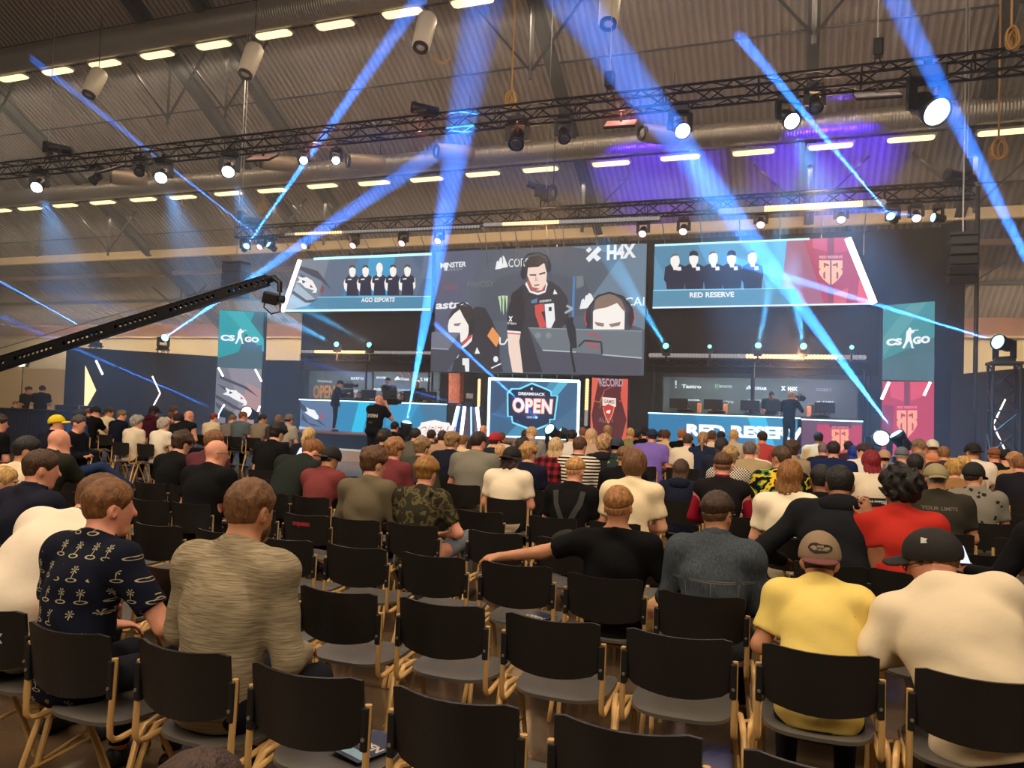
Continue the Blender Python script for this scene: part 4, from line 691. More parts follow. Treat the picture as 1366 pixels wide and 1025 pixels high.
# glass fronts of the team boxes
GLASS = bpy.data.materials.new('clear box glass'); GLASS.use_nodes = True; nt = GLASS.node_tree; nt.nodes.clear()
_o = nt.nodes.new('ShaderNodeOutputMaterial'); _m = nt.nodes.new('ShaderNodeMixShader'); _tr = nt.nodes.new('ShaderNodeBsdfTransparent'); _tr.inputs[0].default_value = (.82, .86, .86, 1); _g = nt.nodes.new('ShaderNodeBsdfGlossy'); _g.inputs['Roughness'].default_value = .03
_f = nt.nodes.new('ShaderNodeFresnel'); nt.links.new(_f.outputs[0], _m.inputs[0]); nt.links.new(_tr.outputs[0], _m.inputs[1]); nt.links.new(_g.outputs[0], _m.inputs[2]); nt.links.new(_m.outputs[0], _o.inputs['Surface'])
for P, lab in (((411.5, 494, 497, 537), 'left glass pane of the left team box'), ((497.4, 495, 588, 541), 'right glass pane of the left team box'), ((883, 502, 1003, 556), 'left glass pane of the right team box'), ((1003.4, 504, 1145, 562), 'right glass pane of the right team box')):
    a = onY(P[0], P[1], 22.0); b = onY(P[2], P[3], 22.0); t = empty('glass_pane', ((a[0]+b[0])/2, 22.0, b[2]), 0, lab, 'glass', 'glass fronts of the team boxes')
    MB().box(((a[0]+b[0])/2, 22.0, (a[2]+b[2])/2), (b[0]-a[0], .012, a[2]-b[2])).build('pane', GLASS, t)
    f = MB(); [f.bar((x, 22.0, ZS), (x, 22.0, a[2]), .035, .035) for x in (a[0]+.02, b[0]-.02)]; f.bar((a[0], 22, a[2]), (b[0], 22, a[2]), .035, .035); f.build('frame', BLACK, t)
# strip lights inside the team boxes
for P in ((412, 494, 587, 495), (883, 503, 1145, 508)):
    a = onY(P[0], P[1], 22.7); b = onY(P[2], P[3], 22.7); area('team_box_light', ((a[0]+b[0])/2, 22.6, a[2]+.25), b[0]-a[0]-.4, .2, 190, (.86, .93, 1.0), ((a[0]+b[0])/2, 22.9, ZS))
# monitors and chairs at the desks
def monitor(px, py, w, label):
    p = onY(px, py, YD+.55); t = empty('monitor', (p[0], p[1], zd+.04), .1, label, 'monitor', 'monitors on the team desks'); h = w*.56
    MB().box((0, 0, .05+h/2), (w, .04, h), bev=.008).build('back_cover', BLKMET, t, local=True); MB().box((0, .022, .05+h/2), (w*.95, .004, h*.9)).build('display', scr(120, 150, 180), t, local=True)
    MB().tube([(0, 0, .07), (0, .02, .01)], .025, 6).build('neck', BLKMET, t, local=True); MB().box((0, .02, .01), (.26, .2, .018)).build('foot', BLKMET, t, local=True)
for i, px in enumerate((462, 492, 520, 548, 572)): monitor(px, 530, .50, 'black monitor on the left team desk, %s from the banner side' % ORD[i])
for i, px in enumerate((905, 951, 1000, 1035, 1100)): monitor(px, 545, .50, 'black monitor on the right team desks, %s from the centre screen' % ORD[i])
ORC = mat('orange chair cover', rgb(236, 130, 70), .6)
def gaming_chair(px, py, Y, label):
    p = onY(px, py, Y); t = empty('gaming_chair', (p[0], Y, ZS), math.pi, label, 'chair', 'gaming chairs of the players')
    MB().lathe([(.02, .12), (.05, .12), (.04, .42), (.02, .42)], (0, 0, 0), (0, 0, 1), 10).build('post', BLKMET, t, local=True)
    for k in range(5): q = k*2*math.pi/5; MB().bar((0, 0, .1), (.3*math.cos(q), .3*math.sin(q), .05), .05, .05).build('leg', BLKMET, t, local=True)
    MB().box((0, 0, .46), (.5, .5, .1), bev=.04).build('seat', BLACK, t, local=True); MB().box((0, -.27, .90), (.5, .1, .85), Euler((.12, 0, 0)).to_matrix(), bev=.04).build('backrest', BLACK, t, local=True)
    for s in (-1, 1): MB().box((s*.20, -.20, 1.0), (.12, .06, .5), Euler((.12, 0, 0)).to_matrix(), bev=.02).build('side_bolster', ORC, t, local=True)
for i, px in enumerate((478, 514, 537, 556)): gaming_chair(px, 530, 22.5, 'orange sided gaming chair in the left team box, %s from the banner side' % ORD[i])
for i, px in enumerate((922, 957, 1010, 1090)): gaming_chair(px, 545, 22.5, 'orange sided gaming chair in the right team box, %s from the centre screen' % ORD[i])
# -- dark wing walls with glowing chevrons, left and right
def wing(A, B, h, name, label):
    A = Vector((*A, 0)); B = Vector((*B, 0)); d = (B-A).normalized(); n = Vector((-d.y, d.x, 0)); o = MB().slab([A, B, B+Vector((0, 0, h)), A+Vector((0, 0, h))], n*.12).build(name, mat('dark brown drape', (.026, .019, .014), .85, bump=.3, bscale=2, stretch=(6, 6, .2)) if name == 'wall_right' else mat('dark navy drape', (.009, .011, .022), .85, bump=.3, bscale=2, stretch=(6, 6, .2))); o['kind'] = 'structure'; return A, B
def on_wall(px, py, A, B):
    d = Vector((B[0]-A[0], B[1]-A[1], 0)).normalized(); n = np.array([d.y, -d.x, 0]); r = ray(px, py); t = (np.array([A[0], A[1], 0])-CAM)@n/(r@n); return Vector(CAM+r*t)
LA, LB = (-24.4, 20.0), (-21.3, 24.4); wing(LA, LB, 3.3, 'wall_left', ''); RA, RB = (3.85, 24.2), (5.2, 19.5); wing(RA, RB, 3.0, 'wall_right', '')
MB().slab([(LB[0], LB[1], 0), (XL-.8, 24.6, 0), (XL-.8, 24.6, 3.2), (LB[0], LB[1], 3.2)], (0, .1, 0)).build('wall_left_return', DARKCLOTH)['kind'] = 'structure'
MB().slab([(XRT, 24.6, 0), (RA[0]+.3, RA[1], 0), (RA[0]+.3, RA[1], 7.3), (XRT, 24.6, 7.3)], (0, .1, 0)).build('wall_right_return', DARKCLOTH)['kind'] = 'structure'
def chevron(pts, A, B, r, label, m=WTUBE, fill=None, off=.1):
    d = Vector((B[0]-A[0], B[1]-A[1], 0)).normalized(); n = Vector((d.y, -d.x, 0)); n = n if n.y < 0 else -n
    P = [on_wall(x, y, A, B)+n*off for x, y in pts]; t = empty('chevron_light', P[0], 0, label, 'light sign', 'chevron lights on the wing walls')
    if fill: MB().slab(P, -n*.06).build('light_face', fill, t)
    else: MB().tube(P, r, 8).build('light_tube', m, t)
chevron([(113.5, 488), (128, 521), (112, 549)], LA, LB, .05, 'glowing orange triangle on the left dark wall', fill=em('amber panel', (1.0, .70, .34), 1.6)); chevron([(127.5, 481), (136.5, 500)], LA, LB, .035, 'short slanted pink light tube above the orange triangle'); chevron([(202.5, 502), (213, 525), (200, 549)], LA, LB, .024, 'thin bent light tube on the left dark wall'); chevron([(1347, 533), (1330.5, 567), (1346, 600)], RA, RB, .018, 'thin bent light tube on the right dark wall')
def wall_lamp(px, py, z, A, B, aim, Ya, lab, pw, ang):
    p = on_wall(px, py, A, B); a = aim_at(*aim, Ya); t = moving_head(p, a, LENSB, lab, 'blue lamps on the wing walls', 1.0, hang=False)
    s = MB(); [s.tube([(p.x+dx, p.y+dy, p.z-.38), (p.x+dx, p.y+dy, z)], .02, 5) for dx in (-.15, .15) for dy in (-.1, .1)]; s.bar((p.x-.2, p.y, p.z-.42), (p.x+.2, p.y, p.z-.42), .3, .05); s.build('bracket', GREYSTEEL, t)
    spot(p, a, ang, pw, BEAM)
wall_lamp(128.5, 447, 3.3, LA, LB, (10, 381), 18, 'blue lamp standing on the left dark wall above the triangle', 1.0, 1.5); wall_lamp(218, 452, 3.3, LA, LB, (440, 300), 17, 'blue lamp standing on the left dark wall beside the tall banner', 1.0, 1.5)
# right lighting tower
p = onY(1340, 459, 19.0); tw = empty('lighting_tower', (p[0], 19.0, 0), 0, 'truss tower with a blue lamp at the right edge', 'tower'); zt = p[2]-.45
o = truss((p[0], 19.0, 0), (p[0], 19.0, zt), .5, .5, .5, None, 'mast', .03, GREYSTEEL); del_ = [k for k in o.keys() if k in ('label', 'category')]; [o.__delitem__(k) for k in del_]; o.parent = tw; o.location = (-p[0], -19.0, 0)
MB().box((p[0], 19.0, zt+.03), (.6, .6, .06), bev=.01).build('top_plate', GREYSTEEL, tw); moving_head(p, aim_at(1100, 385, 16), LENSB, 'blue lamp on top of the right tower', 'blue lamps on the wing walls', 1.1, hang=False); spot(p, aim_at(1100, 385, 16), 1.6, 1.0, BEAM)
# hung line-array loudspeakers
def line_array(x0, y0, x1, y1, Y, n, label, curve, m):
    a = onY(x0, y0, Y); b = onY(x1, y1, Y); w = (b[0]-a[0]); h = a[2]-b[2]; t = empty('line_array_speaker', (a[0]+w/2, Y, b[2]), 0, label, 'loudspeaker')
    for i in range(n):
        z = a[2]-h*(i+.5)/n; R = Euler((curve*(i/n), 0, 0)).to_matrix(); c = Vector((a[0]+w/2, Y+curve*.8*(i/n)**2, z)); e = MB(); e.box(c, (w, .55, h/n*.94), R, bev=.02); e.build('cabinet', m, t)
    MB().bar((a[0], Y, a[2]+.06), (b[0], Y, a[2]+.06), .5, .06).build('flying_frame', BLKMET, t); MB().tube([(a[0]+w/2, Y, a[2]+.05), (a[0]+w/2, Y, roof_z(Y))], .02, 5).build('chain', STEEL, t)
SPK = mat('dark blue grey loudspeaker grille', (.035, .04, .05), .7, bump=.4, bscale=120)
line_array(303, 354, 326, 397, 22.0, 4, 'dark loudspeaker hanging left of the hawk screen', .0, SPK); line_array(1266, 318, 1302, 376, 20.5, 5, 'curved line array loudspeaker hanging at the right end of the rear truss', .35, BLKMET)
# slim pole behind the right loudspeaker
q = onY(1301, 500, 20.9); props(MB().tube([(q[0], 20.9, 0), (q[0], 20.9, ZR)], .05, 8).build('support_pole', GREYSTEEL), 'upright grey pole below the curved loudspeaker', 'pole')
# remote camera box hung over the rear truss
p = Vector(onY(722, 255, 22.5)); t = empty('camera_box', p, 0, 'dark boxed camera hanging over the rear truss', 'camera'); MB().box(p, (.42, .5, .38), Euler((.2, .1, .4)).to_matrix(), bev=.03).build('body', BLKMET, t); MB().lathe([(.10, 0), (.12, .3), (.10, .32)], p+Vector((-.1, -.1, .1)), (-.8, -.5, .3), 12).build('lens', BLACK, t); s = MB(); s.tube([p, (p.x, p.y, ZR+.1)], .03, 6); s.build('stem', BLKMET, t)
# camera crane
Yj = 14.3; A0 = Vector(onY(-40, 498, Yj)); A1 = Vector(onY(357, 374, Yj)); t = empty('camera_crane', (A0.x, Yj, 0), 0, 'long black camera crane arm with round holes at the left', 'camera crane')
d = (A1-A0).normalized(); L = (A1-A0).length; up = Vector((0, 0, 1)); nrm = d.cross(up).normalized(); zz = nrm.cross(d); b = MB(); n = 62
for s in (-.07, .07):
    for i in range(n):
        u0, u1 = L*i/n, L*(i+1)/n; wd = lambda u: (.38-.15*u/L)/2; c = A0+d*((u0+u1)/2); r = .058*(1-.25*i/n)
        out = []; inn = []
        for k in range(12):
            q = 2*math.pi*k/12; inn.append(c+d*(r*math.cos(q))+zz*(r*math.sin(q)))
            cx, cz = math.cos(q), math.sin(q); mx_ = max(abs(cx), abs(cz)); ex = (u1-u0)/2*cx/mx_; ez = wd((u0+u1)/2)*cz/mx_; out.append(c+d*ex+zz*ez)
        V = [p_+nrm*s for p_ in out+inn]
        if i % 11 in (9, 10): b.add(V[:12], [tuple(range(12))])
        else: b.add(V, [(k, (k+1) % 12, 12+(k+1) % 12, 12+k) for k in range(12)])
for s in (-1, 1): b.bar(A0+zz*(s*.185), A1+zz*(s*.11), .16, .02, up=zz)
b.build('arm', BLKMET, t); w = MB(); w.tube([A0+zz*.42, A0+d*(L*.5)+zz*.34, A1+zz*.12], .012, 5); w.build('stay_wire', STEEL, t)
g = MB(); h0 = Vector(onY(366, 371, Yj)); h1 = Vector(onY(373, 390, Yj)); g.tube([A1, h0, (h0+h1)/2+Vector((.08, 0, .05)), h1], [.09, .08, .06, .06], 8); g.build('head_bracket', BLKMET, t)
cb = Vector(onY(362, 398, Yj)); MB().box(cb, (.34, .34, .26), Euler((.2, .2, .5)).to_matrix(), bev=.03).build('camera_body', BLKMET, t); MB().lathe([(.07, 0), (.09, .25), (.07, .26)], cb+Vector((.05, 0, .0)), (.9, .3, -.1), 12).build('camera_lens', BLACK, t)
g = MB(); g.tube([Vector(onY(354, 400, Yj)), Vector(onY(352, 410, Yj)), Vector(onY(362, 419, Yj)), Vector(onY(374, 416, Yj)), h1], .02, 5); g.build('cable', DKC, t)
MB().bar(A0, (A0.x-1.2, Yj, A0.z-.35), .16, .26).build('tail', BLKMET, t); s = MB(); s.lathe([(.5, 0), (.1, .1), (.07, max(.6, A0.z-.1))], (A0.x+.3, Yj, 0), (0, 0, 1), 12); s.build('pedestal', BLKMET, t)
# left: cream partition, work lamp, navy drape barrier
Yp = 27.0; a = onY(-60, 490, Yp); b = onY(97, 495, Yp); MB().box(((a[0]+b[0])/2, Yp, a[2]/2), (b[0]-a[0], .1, a[2])).build('wall_partition', mat('lit cream partition', rgb(250, 215, 150), .7))['kind'] = 'structure'
p = Vector(onY(92, 430, 27.2)); 
p = Vector(onY(31, 483, 24)); wl = Vector(onY(30, 484, 26)); 
q = Vector(onY(31, 484, 25.5)); t = empty('work_lamp', q, 0, 'bright white work lamp above the cream partition', 'lamp'); MB().box(q, (.55, .16, .40), Euler((-.3, 0, .3)).to_matrix(), bev=.03).build('housing', GREYSTEEL, t); MB().box(q+Vector((-.03, -.10, -.03)), (.46, .02, .32), Euler((-.3, 0, .3)).to_matrix()).build('lens', LENSWARM, t); MB().tube([q, (q.x, q.y, 0)], .03, 6).build('stand', BLKMET, t); spot(q+Vector((0, -.35, .1)), (q.x-.4, 27.0, 1.6), 150, 900, (1.0, .86, .62), .1, .6)
NAVYC = mat('navy blue drape', (.014, .020, .055), .9, bump=.6, bscale=1.5, stretch=(9, 9, .15)); Yb = 17.0; a = onY(-30, 543.5, Yb); b = onY(67, 541.5, Yb); c = onY(108, 541, Yb+1.6)
t = empty('drape_barrier', ((a[0]+b[0])/2, Yb, 0), 0, 'navy draped barrier at the far left', 'barrier'); d_ = MB(); NN = 60
row = [(a[0]+(b[0]-a[0])*i/NN, Yb+.05*math.sin(i*1.9)) for i in range(NN+1)]; d_.add([(x, y, 0) for x, y in row]+[(x, y, a[2]) for x, y in row], [(i, i+1, NN+2+i, NN+1+i) for i in range(NN)]); d_.build('drape', NAVYC, t, True); MB().box(((a[0]+b[0])/2, Yb+.12, a[2]/2), (b[0]-a[0], .1, a[2]-.02)).build('panel', BLACK, t); MB().tube([(a[0], Yb, a[2]), (b[0], Yb, a[2])], .03, 6).build('rail', GREYSTEEL, t)
for k, (px, py, w_, lab) in enumerate(((92, 548, 1.5, 'blue flight case behind the draped barrier'), (99, 541, 1.0, 'smaller blue flight case stacked at the end of the barrier'))):
    p = onY(px, py, Yb+1.4+k*1.0); t = empty('flight_case', (p[0], p[1], 0), .1, lab, 'case'); h = p[2]; MB().box((0, 0, h/2), (w_, .6, h), bev=.02).build('body', mat('blue case panel', (.02, .03, .11), .5), t, local=True); e = MB(); [e.bar((sx*w_/2, sy*.3, 0), (sx*w_/2, sy*.3, h), .03, .03) for sx in (-1, 1) for sy in (-1, 1)]; e.build('edge_trim', STEEL, t, local=True)
# ------------------------------------------------------------------ theatrical haze in the stage half of the hall
HZ = bpy.data.materials.new('theatrical haze'); HZ.use_nodes = True; nt = HZ.node_tree; nt.nodes.clear()
_o = nt.nodes.new('ShaderNodeOutputMaterial'); _s = nt.nodes.new('ShaderNodeVolumeScatter'); _s.inputs['Density'].default_value = .014; _s.inputs['Anisotropy'].default_value = .25; _s.inputs['Color'].default_value = (.95, .95, 1, 1)
nt.links.new(_s.outputs[0], _o.inputs['Volume'])
hz = MB(); hz.slab([(-62, 14.6, .02), (14, 14.6, .02), (14, 37.3, .02), (-62, 37.3, .02)], (0, 0, 1))
for i, v in enumerate(hz.v):
    if v[2] > .5: hz.v[i] = (v[0], v[1], roof_z(v[1])-.1)
o = hz.build('stage_haze', HZ); props(o, 'thin theatrical haze hanging in front of and above the stage', 'haze', None, 'stuff')
# ------------------------------------------------------------------ stacking chairs
PLY = mat('black stained plywood', (.013, .011, .010), .42, bump=.15, bscale=60, spec=.45)
SEATM = mat('grey black seat laminate', (.095, .088, .078), .38, bump=.05, bscale=30)
TUBEM = mat('beige lacquered steel tube', rgb(205, 165, 105), .35, .1)
PLAST = mat('black plastic bracket', (.012, .012, .012), .35)
SEATY = .945; ROW0 = 2.10
def row_y(k): return ROW0+SEATY*k
def back_mb():
    b = MB(); nx, nz = 12, 6; th = .012; W = .40; z0, z1 = .575, .79
    def P(i, j, s):
        u = -1+2*i/nx; v = j/nz; x = u*W/2; y = .050*u*u-.050+.012*(v-.5)*-2+s*th
        zt = z1-.010*(1-u*u); zb = z0-.028*(1-u*u); z = zb+(zt-zb)*v
        c = .03
        if abs(u) > .86: # rounded corners
            e = (abs(u)-.86)/.14; z = (z-(z0+z1)/2)*(1-.12*e*e)+(z0+z1)/2
        return (x, y, z)
    F = [[P(i, j, 0) for i in range(nx+1)] for j in range(nz+1)]; B = [[P(i, j, 1) for i in range(nx+1)] for j in range(nz+1)]
    n = (nx+1)*(nz+1); vs = [p for r in F for p in r]+[p for r in B for p in r]; I = lambda i, j, s: s*n+j*(nx+1)+i; fs = []
    for j in range(nz):
        for i in range(nx): fs.append((I(i, j, 0), I(i+1, j, 0), I(i+1, j+1, 0), I(i, j+1, 0))); fs.append((I(i, j+1, 1), I(i+1, j+1, 1), I(i+1, j, 1), I(i, j, 1)))
    for i in range(nx): fs.append((I(i, 0, 1), I(i+1, 0, 1), I(i+1, 0, 0), I(i, 0, 0))); fs.append((I(i, nz, 0), I(i+1, nz, 0), I(i+1, nz, 1), I(i, nz, 1)))
    for j in range(nz): fs.append((I(0, j, 0), I(0, j+1, 0), I(0, j+1, 1), I(0, j, 1))); fs.append((I(nx, j, 1), I(nx, j+1, 1), I(nx, j+1, 0), I(nx, j, 0)))
    return b.add(vs, fs)
def seat_mb():
    b = MB(); out = []; n = 40
    for k in range(n):
        q = 2*math.pi*k/n; c, s = math.cos(q), math.sin(q); e = .55
        out.append((.205*math.copysign(abs(c)**e, c), .235+.205*math.copysign(abs(s)**(e if s > 0 else .8), s)))
    dz = lambda x, y: .452-.012*math.exp(-((x/.14)**2+((y-.2)/.15)**2))-(.02*max(0, (y-.36)/.08)**2)
    vs = [(0, .235, dz(0, .235))]+[(x*.6, .235+(y-.235)*.6, dz(x*.6, y)) for x, y in out]+[(x, y, dz(x, y)) for x, y in out]+[(x, y, dz(x, y)-.014) for x, y in out]+[(0, .235, .43)]
    fs = [(0, 1+k, 1+(k+1) % n) for k in range(n)]
    for r in range(2): fs += [(1+r*n+k, 1+(r+1)*n+k, 1+(r+1)*n+(k+1) % n, 1+r*n+(k+1) % n) for k in range(n)]
    fs += [(len(vs)-1, 1+2*n+(k+1) % n, 1+2*n+k) for k in range(n)]; return b.add(vs, fs)
def side_pts(s): # upright of the back that bends forward under the seat edge
    x = s*.212
    P = [(x, .012, .70), (x, .008, .56), (x, .004, .47), (x, .006, .435), (x, .022, .415), (x, .05, .41), (x*.98, .20, .422), (x*.95, .36, .428)]
    return P
def rear_leg(s): x = s*.232; return [(x*.93, .30, .40), (x*.98, .20, .435), (x*1.03, .13, .43), (x*1.06, .09, .39), (x*1.1, .04, .24), (x*1.16, -.03, .0)]
def front_leg(s): x = s*.20; return [(x, .17, .415), (x*1.02, .24, .36), (x*1.08, .33, .18), (x*1.14, .40, .0)]
def chair_detail():
    t = empty('stacking_chair', label='x', cat='chair')
    bk = mesh_from(back_mb(), 'backrest', PLY, t, True)
    for s in (-1, 1):
        b = MB(); b.box((s*.207, .010, .628), (.026, .034, .135), bev=.006); mesh_from(b, 'bracket', PLAST, bk)
        b = MB(); b.lathe([(.007, 0), (.006, .004), (.001, .005)], (s*.207, -.008, .60), (0, -1, 0), 8); mesh_from(b, 'bolt', STEEL, bk)
    mesh_from(seat_mb(), 'seat', SEATM, t, True)
    for s in (-1, 1):
        b = MB(); b.tube(side_pts(s), .0115, 8); mesh_from(b, 'side_frame', TUBEM, t, True)
        b = MB(); b.tube(rear_leg(s), .0125, 8); mesh_from(b, 'leg', TUBEM, t, True)
        b = MB(); b.tube(front_leg(s), .0115, 8); mesh_from(b, 'leg', TUBEM, t, True)
        b = MB(); b.tube([(s*.244, .02, .20), (s*.216, .30, .24)], .007, 6); mesh_from(b, 'brace', TUBEM, t, True)
    b = MB(); b.tube([(-.19, .19, .418), (.19, .19, .418)], .011, 6); mesh_from(b, 'crossbar', TUBEM, t, True)
    b = MB(); b.tube([(.232, .16, .425), (.262, .17, .43), (.268, .20, .42), (.25, .22, .41)], .007, 6); mesh_from(b, 'row_hook', TUBEM, t, True)
    return t
def mesh_from(mb, name, m, parent, smooth=False):
    o = mb.build(name, m, parent, smooth, local=True)
    if smooth:
        try: o.data.set_sharp_from_angle(angle=math.radians(45))
        except Exception: pass
    return o
def chair_simple():
    t = empty('stacking_chair', label='x', cat='chair')
    mesh_from(back_mb(), 'backrest', PLY, t, True); mesh_from(seat_mb(), 'seat', SEATM, t, True)
    f = MB()
    for s in (-1, 1):
        f.tube(side_pts(s), .0115, 5); f.tube(rear_leg(s), .0125, 5); f.tube(front_leg(s), .0115, 5)
    f.tube([(-.19, .19, .418), (.19, .19, .418)], .011, 5); mesh_from(f, 'frame', TUBEM, t, True)
    return t
CH_D = chair_detail(); CH_S = chair_simple(); _used = {'d': False, 's': False}
CHAIRS = {}   # (row, column) -> object
def colx(k, j): return .08+.505*j
def put_chair(k, j, label, x=None):
    if (k, j) in CHAIRS: return CHAIRS[(k, j)]
    key = 'd' if k <= 4 else 's'; proto = CH_D if key == 'd' else CH_S
    o = proto if not _used[key] else copy_tree(proto); _used[key] = True
    o.location = (colx(k, j) if x is None else x, row_y(k)+SEED.uniform(-.02, .02), 0); o.rotation_euler = (0, 0, SEED.uniform(-.04, .04)); o['label'] = label; o['group'] = 'audience chairs'
    CHAIRS[(k, j)] = o; return o
# ------------------------------------------------------------------ people: smooth surfaces grown from distance fields
def surfnet(f, lo, h):
    s = f < 0
    n = f.shape; c = np.zeros((n[0]-1, n[1]-1, n[2]-1), np.int8)
    offs = [(i, j, k) for i in (0, 1) for j in (0, 1) for k in (0, 1)]
    for i, j, k in offs: c += s[i:n[0]-1+i, j:n[1]-1+j, k:n[2]-1+k]
    act = (c > 0) & (c < 8); ids = np.argwhere(act)
    if len(ids) == 0: return np.zeros((0, 3)), np.zeros((0, 4), int)
    idx = -np.ones(act.shape, np.int64); idx[act] = np.arange(len(ids))
    cv = {o: f[ids[:, 0]+o[0], ids[:, 1]+o[1], ids[:, 2]+o[2]] for o in offs}
    acc = np.zeros((len(ids), 3)); cnt = np.zeros(len(ids))
    for a in offs:
        for ax in range(3):
            if a[ax]: continue
            b = list(a); b[ax] = 1; b = tuple(b); fa, fb = cv[a], cv[b]; cr = (fa < 0) != (fb < 0); t = np.where(cr, fa/np.where(cr, fa-fb, 1), 0)
            p = np.tile(np.array(a, float), (len(ids), 1)); p[:, ax] = t; acc += np.where(cr[:, None], p, 0); cnt += cr
    V = np.asarray(lo)+(ids+acc/cnt[:, None])*h; Q = []
    for ax in range(3):
        u, v = (ax+1) % 3, (ax+2) % 3; sl0 = [slice(None)]*3; sl1 = [slice(None)]*3; sl0[ax] = slice(0, n[ax]-1); sl1[ax] = slice(1, n[ax])
        m = s[tuple(sl0)] != s[tuple(sl1)]; P = np.argwhere(m); P = P[(P[:, u] > 0) & (P[:, v] > 0) & (P[:, u] < n[u]-1) & (P[:, v] < n[v]-1)]
        if not len(P): continue
        ins = s[P[:, 0], P[:, 1], P[:, 2]]
        def g(du, dv): q = P.copy(); q[:, u] -= du; q[:, v] -= dv; return idx[q[:, 0], q[:, 1], q[:, 2]]
        q = np.stack([g(0, 0), g(1, 0), g(1, 1), g(0, 1)], 1); q[~ins] = q[~ins][:, ::-1]; Q.append(q)
    return V, np.concatenate(Q) if Q else np.zeros((0, 4), int)
class Field:
    def __init__(s, lo, hi, h):
        s.lo = np.array(lo, float); s.h = h; s.n = np.maximum(4, np.ceil((np.array(hi)-s.lo)/h).astype(int)+1)
        s.ax = [(s.lo[i]+h*np.arange(s.n[i])).astype(np.float32) for i in range(3)]; s.F = np.full(s.n, .30, np.float32)
    def grid(s): return s.ax[0][:, None, None], s.ax[1][None, :, None], s.ax[2][None, None, :]
    def new(s): o = object.__new__(Field); o.lo, o.h, o.n, o.ax = s.lo, s.h, s.n, s.ax; o.F = np.full(s.n, .30, np.float32); return o
    def _sl(s, lo, hi):
        sl = []
        for i in range(3):
            a = int(np.clip(math.floor((lo[i]-s.lo[i])/s.h), 0, s.n[i]-1)); b = int(np.clip(math.ceil((hi[i]-s.lo[i])/s.h)+1, 1, s.n[i])); sl.append(slice(a, max(b, a+1)))
        return tuple(sl)
    def put(s, lo, hi, fn, k, sub=False):
        m = .09+k; sl = s._sl(np.array(lo)-m, np.array(hi)+m)
        x, y, z = s.ax[0][sl[0]][:, None, None], s.ax[1][sl[1]][None, :, None], s.ax[2][sl[2]][None, None, :]
        d = fn(x, y, z).astype(np.float32); a = s.F[sl]
        if sub: s.F[sl] = np.maximum(a, -d); return s
        if k <= 0: s.F[sl] = np.minimum(a, d)
        else:
            hh = np.clip(.5+.5*(a-d)/k, 0, 1); s.F[sl] = a*(1-hh)+d*hh-k*hh*(1-hh)
        return s
    def cap(s, a, b, ra, rb, k=.02, sub=False):
        a = np.array(a, float); b = np.array(b, float); r = max(ra, rb); ab = b-a; L = max(ab@ab, 1e-9)
        def fn(x, y, z):
            px, py, pz = x-a[0], y-a[1], z-a[2]; t = np.clip((px*ab[0]+py*ab[1]+pz*ab[2])/L, 0, 1)
            return np.sqrt((px-t*ab[0])**2+(py-t*ab[1])**2+(pz-t*ab[2])**2)-(ra+(rb-ra)*t)
        return s.put(np.minimum(a, b)-r, np.maximum(a, b)+r, fn, k, sub)
    def ell(s, c, r, R=None, k=.03, sub=False):
        c = np.array(c, float); r = np.array(r, float); m = r.max(); M = np.eye(3) if R is None else np.array(R)
        def fn(x, y, z):
            px, py, pz = x-c[0], y-c[1], z-c[2]; q = [M[0, i]*px+M[1, i]*py+M[2, i]*pz for i in range(3)]
            k0 = np.sqrt(sum((q[i]/r[i])**2 for i in range(3))); k1 = np.sqrt(sum((q[i]/r[i]**2)**2 for i in range(3))); return k0*(k0-1)/np.maximum(k1, 1e-6)
        return s.put(c-m, c+m, fn, k, sub)
    def mesh(s, name, F, m, parent, sc=1.0):
        if F is None: F = s.F
        V, Q = surfnet(F, s.lo, s.h)
        if len(V) == 0: return None
        V = V*sc; me = bpy.data.meshes.new(name); me.vertices.add(len(V)); me.vertices.foreach_set('co', V.astype(np.float32).ravel())
        nq = len(Q); me.loops.add(nq*4); me.loops.foreach_set('vertex_index', Q.astype(np.int32).ravel()); me.polygons.add(nq)
        me.polygons.foreach_set('loop_start', np.arange(0, nq*4, 4, dtype=np.int32)); me.update(calc_edges=True); me.validate()
        return mesh_obj(name, me, m, parent, True)
def rx(a): c, s = math.cos(a), math.sin(a); return np.array([[1, 0, 0], [0, c, -s], [0, s, c]])
def ry(a): c, s = math.cos(a), math.sin(a); return np.array([[c, 0, s], [0, 1, 0], [-s, 0, c]])
def rz(a): c, s = math.cos(a), math.sin(a); return np.array([[c, -s, 0], [s, c, 0], [0, 0, 1]])
def wob(x, y, z, f, ph, amp):
    return amp*(np.sin(f*(x+.6*y)+ph+2*np.sin(9*z+ph))*np.sin(f*.8*(z-.4*x)+1.7*ph)+.6*np.sin(f*1.9*(z+.3*x+.2*y)+2.3*ph+1.5*np.sin(11*x)))
